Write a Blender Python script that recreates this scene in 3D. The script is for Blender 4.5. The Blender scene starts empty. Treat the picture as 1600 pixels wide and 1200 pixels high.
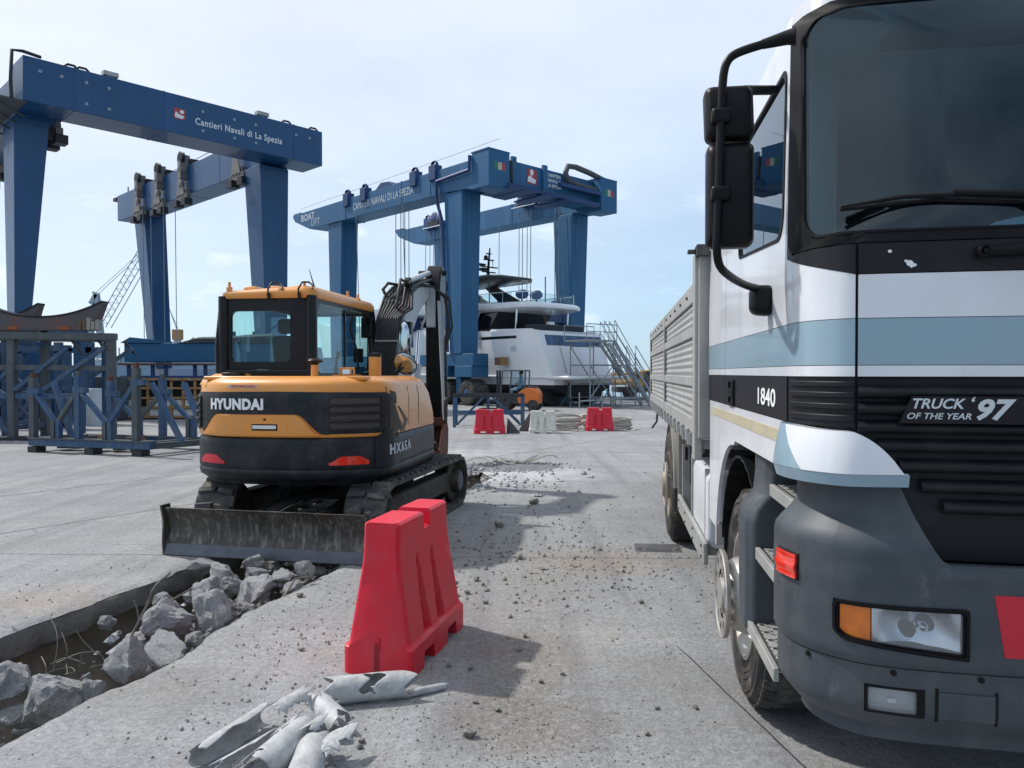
import bpy, bmesh, math, random
from mathutils import Vector, Matrix, noise
rnd = random.Random(7)
R = math.radians
sc = bpy.context.scene
col = sc.collection

# ---------------------------------------------------------------- camera, sky, sun, exposure
cd = bpy.data.cameras.new('camera'); cam = bpy.data.objects.new('camera', cd); col.objects.link(cam)
cam.location = (0, 0, 1.62); cam.rotation_euler = (R(90 - 0.81), 0, 0)
cd.lens = 27.0; cd.sensor_width = 36.0; cd.clip_start = 0.05; cd.clip_end = 20000
sc.camera = cam
sc.view_settings.view_transform = 'Standard'; sc.view_settings.look = 'None'
sc.view_settings.gamma = 1.0; sc.view_settings.use_curve_mapping = False
sc.view_settings.exposure = 0.08
SUN_EL = R(50); SUN_DIR = Vector((-0.89, 0.45, math.tan(SUN_EL) * 0.997)).normalized()   # towards the sun
SUN_AZ = math.atan2(SUN_DIR.x, SUN_DIR.y)
world = bpy.data.worlds.new('World'); sc.world = world; world.use_nodes = True
wn = world.node_tree.nodes; wl = world.node_tree.links; wn.clear()
sky = wn.new('ShaderNodeTexSky'); sky.sky_type = 'NISHITA'; sky.sun_disc = False
sky.sun_elevation = SUN_EL; sky.sun_rotation = SUN_AZ
sky.air_density = 1.0; sky.dust_density = 0.3; sky.ozone_density = 3.0
tcw = wn.new('ShaderNodeTexCoord')
# high thin cloud: noise on the sky direction projected on a flat layer, plus a thin veil that thickens upward
sepw = wn.new('ShaderNodeSeparateXYZ'); wl.new(tcw.outputs['Generated'], sepw.inputs[0])
def wmath(op, a, b=None, clamp=False):
    n = wn.new('ShaderNodeMath'); n.operation = op; n.use_clamp = clamp
    for i, v in enumerate((a, b)):
        if v is None: continue
        if isinstance(v, (int, float)): n.inputs[i].default_value = v
        else: wl.new(v, n.inputs[i])
    return n.outputs[0]
zc = wmath('ADD', wmath('MAXIMUM', sepw.outputs[2], 0.0), 0.10)
px_ = wmath('DIVIDE', sepw.outputs[0], zc); py_ = wmath('DIVIDE', sepw.outputs[1], zc)
cmb = wn.new('ShaderNodeCombineXYZ'); wl.new(px_, cmb.inputs[0]); wl.new(py_, cmb.inputs[1])
n1 = wn.new('ShaderNodeTexNoise'); n1.inputs['Scale'].default_value = 0.55; n1.inputs['Detail'].default_value = 7
n1.inputs['Roughness'].default_value = 0.55; wl.new(cmb.outputs[0], n1.inputs['Vector'])
veil = wn.new('ShaderNodeMapRange'); veil.inputs[1].default_value = 0.35; veil.inputs[2].default_value = 0.75
veil.inputs[3].default_value = 0.62; veil.inputs[4].default_value = 0.97
wl.new(n1.outputs[0], veil.inputs[0])
# the veil of high cloud lies towards the sun; the far side of the sky is clearer with broken cloud
dsn = wn.new('ShaderNodeVectorMath'); dsn.operation = 'DOT_PRODUCT'; wl.new(tcw.outputs['Generated'], dsn.inputs[0]); dsn.inputs[1].default_value = (-0.89, 0.45, 0.0)
vlo = wn.new('ShaderNodeMapRange'); vlo.inputs[1].default_value = -0.55; vlo.inputs[2].default_value = -0.12; vlo.inputs[3].default_value = 0.02; vlo.inputs[4].default_value = 0.62; wl.new(dsn.outputs['Value'], vlo.inputs[0])
wl.new(vlo.outputs[0], veil.inputs[3])
for k_, a_, b_ in ((1, 0.50, 0.35), (2, 0.64, 0.75)):
    q_ = wn.new('ShaderNodeMapRange'); q_.inputs[1].default_value = -0.55; q_.inputs[2].default_value = -0.12; q_.inputs[3].default_value = a_; q_.inputs[4].default_value = b_
    wl.new(dsn.outputs['Value'], q_.inputs[0]); wl.new(q_.outputs[0], veil.inputs[k_])
up = wn.new('ShaderNodeMapRange'); up.inputs[1].default_value = 0.0; up.inputs[2].default_value = 0.42
up.inputs[3].default_value = 0.85; up.inputs[4].default_value = 1.0
wl.new(sepw.outputs[2], up.inputs[0])
# small low cumulus puffs near the horizon
n2 = wn.new('ShaderNodeTexNoise'); n2.inputs['Scale'].default_value = 9.0; n2.inputs['Detail'].default_value = 6
mp = wn.new('ShaderNodeMapping'); mp.inputs['Scale'].default_value = (1, 1, 2.6); wl.new(tcw.outputs['Generated'], mp.inputs[0]); wl.new(mp.outputs[0], n2.inputs['Vector'])
pf = wn.new('ShaderNodeMapRange'); pf.inputs[1].default_value = 0.60; pf.inputs[2].default_value = 0.70; wl.new(n2.outputs[0], pf.inputs[0])
bnd = wn.new('ShaderNodeMapRange'); bnd.inputs[1].default_value = 0.28; bnd.inputs[2].default_value = 0.10; wl.new(sepw.outputs[2], bnd.inputs[0])
puff = wmath('MULTIPLY', wmath('MULTIPLY', pf.outputs[0], bnd.outputs[0]), 0.55)
fac = wmath('ADD', wmath('MULTIPLY', veil.outputs[0], up.outputs[0]), puff, clamp=True)
mixw = wn.new('ShaderNodeMix'); mixw.data_type = 'RGBA'
wl.new(fac, mixw.inputs[0]); wl.new(sky.outputs[0], mixw.inputs[6])
hz = wn.new('ShaderNodeMapRange'); hz.inputs[1].default_value = 0.0; hz.inputs[2].default_value = 0.38; wl.new(sepw.outputs[2], hz.inputs[0])
dsun = wn.new('ShaderNodeVectorMath'); dsun.operation = 'DOT_PRODUCT'; wl.new(tcw.outputs['Generated'], dsun.inputs[0]); dsun.inputs[1].default_value = tuple(SUN_DIR)
glow = wn.new('ShaderNodeMapRange'); glow.inputs[1].default_value = 0.15; glow.inputs[2].default_value = 1.0; glow.inputs[4].default_value = 0.9; wl.new(dsun.outputs['Value'], glow.inputs[0])
hzc = wn.new('ShaderNodeMix'); hzc.data_type = 'RGBA'; wl.new(wmath('MAXIMUM', hz.outputs[0], puff), hzc.inputs[0]); hzc.inputs[6].default_value = (4.0, 6.5, 9.0, 1); hzc.inputs[7].default_value = (7.3, 8.5, 10.1, 1)
hzg = wn.new('ShaderNodeMix'); hzg.data_type = 'RGBA'; wl.new(glow.outputs[0], hzg.inputs[0]); wl.new(hzc.outputs[2], hzg.inputs[6]); hzg.inputs[7].default_value = (10.5, 10.5, 10.7, 1)
wl.new(hzg.outputs[2], mixw.inputs[7])
bg = wn.new('ShaderNodeBackground'); bg.inputs[1].default_value = 0.108
wl.new(mixw.outputs[2], bg.inputs[0]); wo = wn.new('ShaderNodeOutputWorld'); wl.new(bg.outputs[0], wo.inputs[0])
sl = bpy.data.lights.new('sun', 'SUN'); sl.energy = 3.7; sl.angle = R(1.8); sl.color = (1.0, 0.955, 0.89)
so = bpy.data.objects.new('sun', sl); col.objects.link(so)
so.rotation_euler = (-SUN_DIR).to_track_quat('-Z', 'Y').to_euler(); so.location = (-30, 15, 40)

# ---------------------------------------------------------------- materials
def lin(h):
    h = h.lstrip('#'); v = [int(h[i:i+2], 16) / 255 for i in (0, 2, 4)]
    return tuple(x / 12.92 if x <= 0.04045 else ((x + 0.055) / 1.055) ** 2.4 for x in v)
def nn(nt, t, **kw):
    n = nt.nodes.new(t)
    for k, v in kw.items():
        if k in n.inputs: n.inputs[k].default_value = v
        else: setattr(n, k, v)
    return n
def pm(name, rgb, rough=0.5, metal=0.0, var=0.15, vs=4.0, bump=0.0, bs=60.0, dirt=None, scr=None, coat=0.0, spec=0.5, coords='Object', trans=0.0, streak=None):
    """paint, metal, rubber, concrete...: base colour with broad variation, optional dirt (rgb, amount, scale),
    scratches (rgb, amount, scale), fine relief"""
    m = bpy.data.materials.new(name); m.use_nodes = True; nt = m.node_tree; L = nt.links
    b = nt.nodes['Principled BSDF']; tc = nn(nt, 'ShaderNodeTexCoord')
    src = tc.outputs[coords]
    no = nn(nt, 'ShaderNodeTexNoise', Scale=vs, Detail=6.0, Roughness=0.62); L.new(src, no.inputs['Vector'])
    mr = nn(nt, 'ShaderNodeMapRange'); mr.inputs[1].default_value = 0.3; mr.inputs[2].default_value = 0.7
    mr.inputs[3].default_value = 1 - var; mr.inputs[4].default_value = 1 + var; L.new(no.outputs[0], mr.inputs[0])
    mx = nn(nt, 'ShaderNodeVectorMath', operation='SCALE'); mx.inputs[0].default_value = rgb[:3]; L.new(mr.outputs[0], mx.inputs['Scale'])
    out = mx.outputs[0]
    def over(out, rgb2, facsock):
        mi = nn(nt, 'ShaderNodeMix', data_type='RGBA'); L.new(facsock, mi.inputs[0]); L.new(out, mi.inputs[6])
        mi.inputs[7].default_value = (*rgb2[:3], 1); return mi.outputs[2]
    rs = None
    if dirt:
        d = nn(nt, 'ShaderNodeTexNoise', Scale=dirt[2], Detail=9.0, Roughness=0.7); L.new(src, d.inputs['Vector'])
        dm = nn(nt, 'ShaderNodeMapRange'); dm.inputs[1].default_value = 0.46; dm.inputs[2].default_value = 0.74
        dm.inputs[4].default_value = dirt[1]; L.new(d.outputs[0], dm.inputs[0])
        out = over(out, dirt[0], dm.outputs[0]); rs = dm.outputs[0]
    if streak:
        mpp = nn(nt, 'ShaderNodeMapping'); mpp.inputs['Scale'].default_value = streak[2]; L.new(src, mpp.inputs[0])
        d = nn(nt, 'ShaderNodeTexNoise', Scale=1.0, Detail=5.0, Roughness=0.6); L.new(mpp.outputs[0], d.inputs['Vector'])
        dm = nn(nt, 'ShaderNodeMapRange'); dm.inputs[1].default_value = 0.50; dm.inputs[2].default_value = 0.72
        dm.inputs[4].default_value = streak[1]; L.new(d.outputs[0], dm.inputs[0])
        out = over(out, streak[0], dm.outputs[0])
    if scr:
        mpp = nn(nt, 'ShaderNodeMapping'); mpp.inputs['Rotation'].default_value = (0.6, 0.9, 0.5); mpp.inputs['Scale'].default_value = (scr[2], scr[2] * 0.12, scr[2] * 0.5); L.new(src, mpp.inputs[0])
        d = nn(nt, 'ShaderNodeTexNoise', Scale=1.0, Detail=8.0, Roughness=0.8); L.new(mpp.outputs[0], d.inputs['Vector'])
        dm = nn(nt, 'ShaderNodeMapRange'); dm.inputs[1].default_value = 0.60; dm.inputs[2].default_value = 0.68
        dm.inputs[4].default_value = scr[1]; L.new(d.outputs[0], dm.inputs[0])
        out = over(out, scr[0], dm.outputs[0])
    L.new(out, b.inputs['Base Color'])
    rm = nn(nt, 'ShaderNodeMapRange'); rm.inputs[3].default_value = max(0.03, rough - 0.07); rm.inputs[4].default_value = min(1, rough + 0.12)
    L.new(no.outputs[0], rm.inputs[0]); L.new(rm.outputs[0], b.inputs['Roughness'])
    b.inputs['Metallic'].default_value = metal
    b.inputs['Specular IOR Level'].default_value = spec
    if coat: b.inputs['Coat Weight'].default_value = coat; b.inputs['Coat Roughness'].default_value = 0.06
    if trans: b.inputs['Transmission Weight'].default_value = trans
    if bump:
        bn = nn(nt, 'ShaderNodeTexNoise', Scale=bs, Detail=6.0, Roughness=0.65); L.new(src, bn.inputs['Vector'])
        bp = nn(nt, 'ShaderNodeBump'); bp.inputs['Strength'].default_value = min(1, bump); bp.inputs['Distance'].default_value = 0.6 / bs
        L.new(bn.outputs[0], bp.inputs['Height']); L.new(bp.outputs[0], b.inputs['Normal'])
    return m
def glassm(name, tint, refl=(0.9, 0.95, 1.0), ior=1.5, rough=0.01, body=None, bodyfac=0.0):
    """thin tinted pane: lets light through by its tint and mirrors by Fresnel"""
    m = bpy.data.materials.new(name); m.use_nodes = True; nt = m.node_tree; L = nt.links; nt.nodes.clear()
    ge = nn(nt, 'ShaderNodeNewGeometry')      # tint and mirror once per pane, at its outer face
    tm = nn(nt, 'ShaderNodeMix', data_type='RGBA'); tm.inputs[6].default_value = (*tint, 1); tm.inputs[7].default_value = (1, 1, 1, 1); L.new(ge.outputs['Backfacing'], tm.inputs[0])
    t = nn(nt, 'ShaderNodeBsdfTransparent'); L.new(tm.outputs[2], t.inputs[0])
    src = t.outputs[0]
    if body:
        df = nn(nt, 'ShaderNodeBsdfDiffuse'); df.inputs[0].default_value = (*body, 1)
        mb = nn(nt, 'ShaderNodeMixShader'); mb.inputs[0].default_value = bodyfac; L.new(src, mb.inputs[1]); L.new(df.outputs[0], mb.inputs[2]); src = mb.outputs[0]
    g = nn(nt, 'ShaderNodeBsdfGlossy'); g.inputs[0].default_value = (*refl, 1); g.inputs['Roughness'].default_value = rough
    f = nn(nt, 'ShaderNodeFresnel'); f.inputs[0].default_value = ior
    mx = nn(nt, 'ShaderNodeMixShader'); o = nn(nt, 'ShaderNodeOutputMaterial')
    ib = nn(nt, 'ShaderNodeMath', operation='SUBTRACT'); ib.inputs[0].default_value = 1.0; L.new(ge.outputs['Backfacing'], ib.inputs[1])
    fm = nn(nt, 'ShaderNodeMath', operation='MULTIPLY'); L.new(f.outputs[0], fm.inputs[0]); L.new(ib.outputs[0], fm.inputs[1])
    L.new(fm.outputs[0], mx.inputs[0]); L.new(src, mx.inputs[1]); L.new(g.outputs[0], mx.inputs[2]); L.new(mx.outputs[0], o.inputs[0])
    return m

DUST = lin('#a7a49d')
M = {}
M['white'] = pm('truck_white_paint', lin('#d9dce2'), 0.28, var=0.03, vs=1.5, coat=0.5, dirt=(lin('#8f8d88'), 0.22, 2.2), streak=(lin('#8b8985'), 0.16, (7, 7, 0.8)))
M['blue_stripe'] = pm('truck_grey_blue_paint', lin('#86a1b0'), 0.3, var=0.04, vs=1.5, coat=0.5, dirt=(lin('#8f8d88'), 0.14, 2.2))
M['panel_black'] = pm('truck_black_panel', lin('#19181e'), 0.42, var=0.1, vs=3, dirt=(lin('#5d5a58'), 0.08, 3), spec=0.25)
M['grille_black'] = pm('truck_black_grille', lin('#111519'), 0.5, spec=0.3, var=0.12, vs=3, dirt=(lin('#5b5a58'), 0.16, 3), bump=0.1, bs=150)
M['bumper'] = pm('truck_grey_plastic', lin('#373f47'), 0.5, var=0.10, vs=2.5, scr=(lin('#7b8086'), 0.22, 9), dirt=(lin('#8a8680'), 0.2, 3.5), bump=0.12, bs=220, streak=(lin('#7b7a76'), 0.12, (6, 6, 1)))
M['rubber'] = pm('black_rubber', lin('#151518'), 0.55, var=0.15, vs=6, dirt=(lin('#5b5753'), 0.10, 9), spec=0.15)
M['trim'] = pm('black_trim', lin('#101114'), 0.38, var=0.1, dirt=(lin('#45433f'), 0.08, 6), spec=0.18)
M['tyre'] = pm('tyre_rubber', lin('#2c2b2b'), 0.8, var=0.2, vs=8, dirt=(lin('#857f76'), 0.6, 7), bump=0.25, bs=90)
M['alu'] = pm('worn_aluminium', lin('#a9aaa8'), 0.45, metal=0.35, var=0.1, vs=4, dirt=(lin('#6b6862'), 0.3, 5), streak=(lin('#6b675f'), 0.3, (5, 5, 0.8)))
M['bed_alu'] = pm('truck_bed_grey', lin('#a3a4a3'), 0.5, metal=0.1, var=0.08, vs=2, dirt=(lin('#7b766d'), 0.45, 4), streak=(lin('#6c675f'), 0.35, (5, 5, 0.6)), bump=0.1)
M['steel_rim'] = pm('silver_rim', lin('#b5b3ae'), 0.35, metal=0.6, var=0.1, dirt=(lin('#6e675e'), 0.5, 9))
M['rim_beige'] = pm('dusty_rim', lin('#9a9082'), 0.6, metal=0.1, var=0.12, dirt=(lin('#5d564d'), 0.5, 7))
M['frame_dark'] = pm('chassis_dark', lin('#37383a'), 0.6, var=0.2, dirt=(lin('#7b756c'), 0.4, 6))
M['plastic_grey'] = pm('mudguard_grey', lin('#8d8a84'), 0.6, var=0.1, dirt=(lin('#5f5a53'), 0.4, 4))
M['beige_tape'] = pm('beige_tape', lin('#b3ab92'), 0.5, var=0.08, dirt=(lin('#7f7867'), 0.3, 6))
M['silver_txt'] = pm('silver_lettering', lin('#c4ccd0'), 0.35, metal=0.3, var=0.05)
M['white_txt'] = pm('white_lettering', lin('#e6e8ea'), 0.5, var=0.04)
M['grey_txt'] = pm('grey_lettering', lin('#b9c3cc'), 0.6, var=0.05)
M['amber'] = pm('amber_lens', lin('#e0761a'), 0.18, var=0.25, vs=14, coat=0.8)
M['redlens'] = pm('red_orange_lens', lin('#d8301a'), 0.15, var=0.2, vs=30, coat=0.8)
M['red_paint'] = pm('red_paint', lin('#c01f33'), 0.4, var=0.08)
M['reflector'] = pm('lamp_reflector', lin('#dfe6ee'), 0.22, bump=0.25, bs=160, metal=1.0, var=0.1)
M['dashboard'] = pm('dashboard_grey', lin('#3a4247'), 0.7, spec=.2)
M['seat_cloth'] = pm('seat_cloth', lin('#2f3338'), 0.9, bump=0.2, bs=200)
M['curtain'] = pm('curtain_cloth', lin('#d6d2c6'), 0.9, var=0.1)
M['paper'] = pm('white_cloth', lin('#dfe8ea'), 0.8, var=0.03)
M['windscreen'] = glassm('windscreen_glass', (0.28, 0.42, 0.50), refl=(0.8, 0.95, 1.0), ior=1.66, rough=0.008, body=(0.2, 0.26, 0.3), bodyfac=0.004)
M['sideglass'] = glassm('side_window_glass', (0.62, 0.76, 0.80), ior=1.5)
M['cabglass'] = glassm('green_cab_glass', (0.70, 0.90, 0.89), ior=1.45)
M['lensglass'] = glassm('lamp_glass', (0.86, 0.88, 0.9), ior=1.5, rough=0.03, body=(.7, .72, .74), bodyfac=0.14)
# excavator
M['ex_orange'] = pm('excavator_orange_paint', lin('#dd9138'), 0.33, var=0.05, vs=2, coat=0.3, dirt=(lin('#a89a80'), 0.22, 3), streak=(lin('#a5977c'), 0.18, (5, 5, 1)))
M['ex_dark'] = pm('excavator_dark_grey', lin('#141b22'), 0.42, spec=0.3, var=0.1, vs=3, dirt=(lin('#6c6a66'), 0.22, 4), bump=0.1, bs=180)
M['ex_black'] = pm('excavator_black', lin('#0d0f12'), 0.3, spec=0.3, var=0.1, dirt=(lin('#4e4b47'), 0.12, 6))
M['ex_white'] = pm('boom_pale_grey', lin('#adb3b7'), 0.35, var=0.06, dirt=(lin('#77736c'), 0.3, 7))
M['hose'] = pm('hydraulic_hose', lin('#1e1f22'), 0.55, var=0.1, dirt=(lin('#5b5853'), 0.2, 12))
M['mesh'] = pm('grille_mesh', lin('#4a4541'), 0.8, var=0.2, vs=40, bump=0.6, bs=400)
M['track'] = pm('track_rubber', lin('#3a3a3a'), 0.75, var=0.2, vs=7, dirt=(lin('#8f8b83'), 0.65, 6), bump=0.3, bs=80)
M['blade'] = pm('worn_blade_steel', lin('#45423e'), 0.5, metal=0.45, var=0.25, vs=5, dirt=(lin('#77736c'), 0.5, 9), scr=(lin('#b4b1ab'), 0.9, 30), bump=0.3, bs=60, streak=(lin('#8f8c86'), 0.75, (28, 28, 5)))
M['blade_edge'] = pm('blade_edge_steel', lin('#60626a'), 0.4, metal=0.6, var=0.2, vs=9, scr=(lin('#b4b1ab'), 0.5, 22))
M['grease_dark'] = pm('greasy_steel', lin('#2c2a28'), 0.6, metal=0.3, var=0.3, vs=8, dirt=(lin('#6f675c'), 0.5, 8))
M['mirror'] = pm('mirror_silver', lin('#cfd6da'), 0.06, metal=1.0, var=0.02)
M['chrome'] = pm('chrome', lin('#d9dcdf'), 0.12, metal=1.0, var=0.03)
M['rust'] = pm('rusty_steel', lin('#643b2e'), 0.8, var=0.3, vs=9, dirt=(lin('#3c2c25'), 0.6, 8), bump=0.3)
# lifts
M['lift_blue'] = pm('gantry_blue_paint', lin('#004674'), 0.42, var=0.06, vs=0.5, dirt=(lin('#063654'), 0.4, 0.9), streak=(lin('#2c5f92'), 0.25, (1.6, 1.6, 0.14)), coat=0.2)
M['lift_blue_b'] = pm('boat_lift_blue_paint', lin('#1b5a84'), 0.5, var=0.08, vs=0.5, dirt=(lin('#2a4f6a'), 0.35, 0.8), streak=(lin('#5f86ab'), 0.22, (1.6, 1.6, 0.14)))
M['lift_sat'] = pm('bright_blue_steel', lin('#16547c'), 0.5, var=0.1, vs=1, dirt=(lin('#26384e'), 0.3, 2))
M['sheave'] = pm('galvanised_sheave', lin('#7d7a76'), 0.55, metal=0.4, var=0.12, vs=4, dirt=(lin('#3a3a3c'), 0.4, 3))
M['dark_steel'] = pm('dark_steel', lin('#2c3036'), 0.55, metal=0.3, var=0.2, dirt=(lin('#6b6661'), 0.2, 4))
M['cable'] = pm('wire_rope', lin('#6f7f8c'), 0.6, metal=0.2, var=0.1)
M['navy'] = pm('navy_block', lin('#22406f'), 0.55, var=0.15, vs=2)
M['trestle'] = pm('worn_blue_trestle', lin('#244c70'), 0.6, var=0.18, vs=3, dirt=(lin('#5b5d5e'), 0.7, 3.0), streak=(lin('#7b7a74'), 0.35, (9, 9, 1.2)), bump=0.15)
M['trestle_grey'] = pm('weathered_grey_steel', lin('#4c5459'), 0.7, metal=0.1, var=0.2, vs=4, dirt=(lin('#59402f'), 0.35, 5), streak=(lin('#8b8a80'), 0.25, (8, 8, 1)), bump=0.2)
M['cradle'] = pm('dark_grey_cradle', lin('#4f4d51'), 0.75, var=0.12, vs=2, dirt=(lin('#8a4a30'), 0.5, 1.4), bump=0.1)
M['wood'] = pm('weathered_wood', lin('#a07d55'), 0.8, var=0.25, vs=5, dirt=(lin('#5b4630'), 0.4, 6), bump=0.3)
M['wood_dark'] = pm('old_timber', lin('#6d5444'), 0.85, var=0.3, vs=6, bump=0.3)
M['barrier_red'] = pm('red_barrier_plastic', lin('#cf1430'), 0.42, var=0.05, vs=4, dirt=(lin('#9c5a60'), 0.32, 6), scr=(lin('#d8909a'), 0.4, 8), streak=(lin('#8e4a50'), 0.25, (10, 10, 2)), bump=0.08, bs=140)
M['barrier_white'] = pm('white_barrier_plastic', lin('#cfcec2'), 0.5, var=0.06, vs=4, dirt=(lin('#8c8a80'), 0.4, 5))
M['concrete_bit'] = pm('broken_concrete', lin('#b4b5b7'), 0.92, var=0.25, vs=9, dirt=(lin('#4f4e4e'), 0.75, 26), bump=1.0, bs=22, scr=(lin('#c8c8c6'), 0.5, 9))
M['soil'] = pm('trench_soil', lin('#7d766b'), 0.95, var=0.35, vs=5, dirt=(lin('#8d877c'), 0.4, 9), bump=0.9, bs=24)
M['slab_edge'] = pm('slab_broken_edge', lin('#6a6864'), 0.95, var=0.3, vs=6, dirt=(lin('#4d4a46'), 0.6, 11), bump=1.0, bs=30)
M['pvc'] = pm('grey_pvc', lin('#adb0b2'), 0.5, var=0.15, vs=9, dirt=(lin('#6c6a66'), 0.7, 12), scr=(lin('#d5d7d7'), 0.6, 14), bump=0.3, bs=40)
M['rebar'] = pm('rebar_wire', lin('#77736e'), 0.6, metal=0.4, var=0.2, vs=20)
M['gel_white'] = pm('yacht_gelcoat', lin('#e6e9ec'), 0.28, var=0.03, vs=0.5, coat=0.3, streak=(lin('#9da2a7'), 0.12, (1.5, 1.5, 0.2)))
M['antifoul'] = pm('black_antifouling', lin('#20242a'), 0.7, var=0.15, vs=1)
M['ywindow'] = pm('dark_yacht_glass', lin('#12161c'), 0.08, var=0.05, spec=0.6)
M['teak'] = pm('teak', lin('#7a4c33'), 0.7, var=0.15)
M['ycarbon'] = pm('dark_hardtop', lin('#2f3336'), 0.35, var=0.08)
M['scaffold'] = pm('galvanised_tube', lin('#8f979e'), 0.45, metal=0.5, var=0.1)
M['yellow'] = pm('yellow_machine_paint', lin('#d99b1f'), 0.45, var=0.1, dirt=(lin('#6b4a1c'), 0.3, 3))
M['forklift'] = pm('orange_forklift_paint', lin('#e0762c'), 0.4, var=0.08)
M['navy_ship'] = pm('ship_grey', lin('#8797a6'), 0.7, var=0.1, vs=0.3, dirt=(lin('#6b7a8a'), 0.5, 0.8))
M['hill'] = pm('breakwater_stone', lin('#7d6750'), 0.95, var=0.25, vs=0.4)
M['rope'] = pm('coiled_hose', lin('#b0aca2'), 0.8, var=0.2, vs=15, dirt=(lin('#5c574e'), 0.5, 20))
M['tarp'] = pm('dark_tarp', lin('#303439'), 0.7, var=0.2, vs=2, bump=0.2)
M['bag'] = pm('white_bulk_bag', lin('#c9cac7'), 0.8, var=0.08, vs=3, bump=0.3, bs=12)
M['pebble'] = pm('pebble_stone', lin('#807d77'), 0.95, var=0.35, vs=3, bump=0.5, bs=60)
M['grey_cover'] = pm('pale_film', lin('#b8bfc4'), 0.5, var=0.1)
M['iron'] = pm('cast_iron', lin('#56565a'), 0.6, metal=0.4, var=0.2, vs=10, dirt=(lin('#8a877f'), 0.4, 9))
M['flag_green'] = pm('flag_green', lin('#35795a'), 0.6); M['flag_white'] = pm('flag_pale', lin('#b9b6a6'), 0.6); M['flag_red'] = pm('flag_red', lin('#a8434c'), 0.6)
M['stern_glass_reflection'] = pm('stern_glazing_reflection', lin('#5c7088'), 0.15, metal=0.4, var=0.5, vs=1.5); M['fogwhite'] = pm('fog_lamp_glass_backing', lin('#a9adb0'), 0.35, metal=.3); M['powder'] = pm('grey_powdered_concrete', lin('#74767b'), 0.95, var=0.3, vs=9, dirt=(lin('#4c4d50'), 0.6, 18), bump=0.9, bs=30); M['skin'] = pm('skin', lin('#b98868'), 0.6); M['cloth_b'] = pm('pale_blue_shirt', lin('#8fa9bd'), 0.9); M['orange_stain'] = pm('orange_rust_patch', lin('#a4562c'), 0.85, var=0.25)

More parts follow.
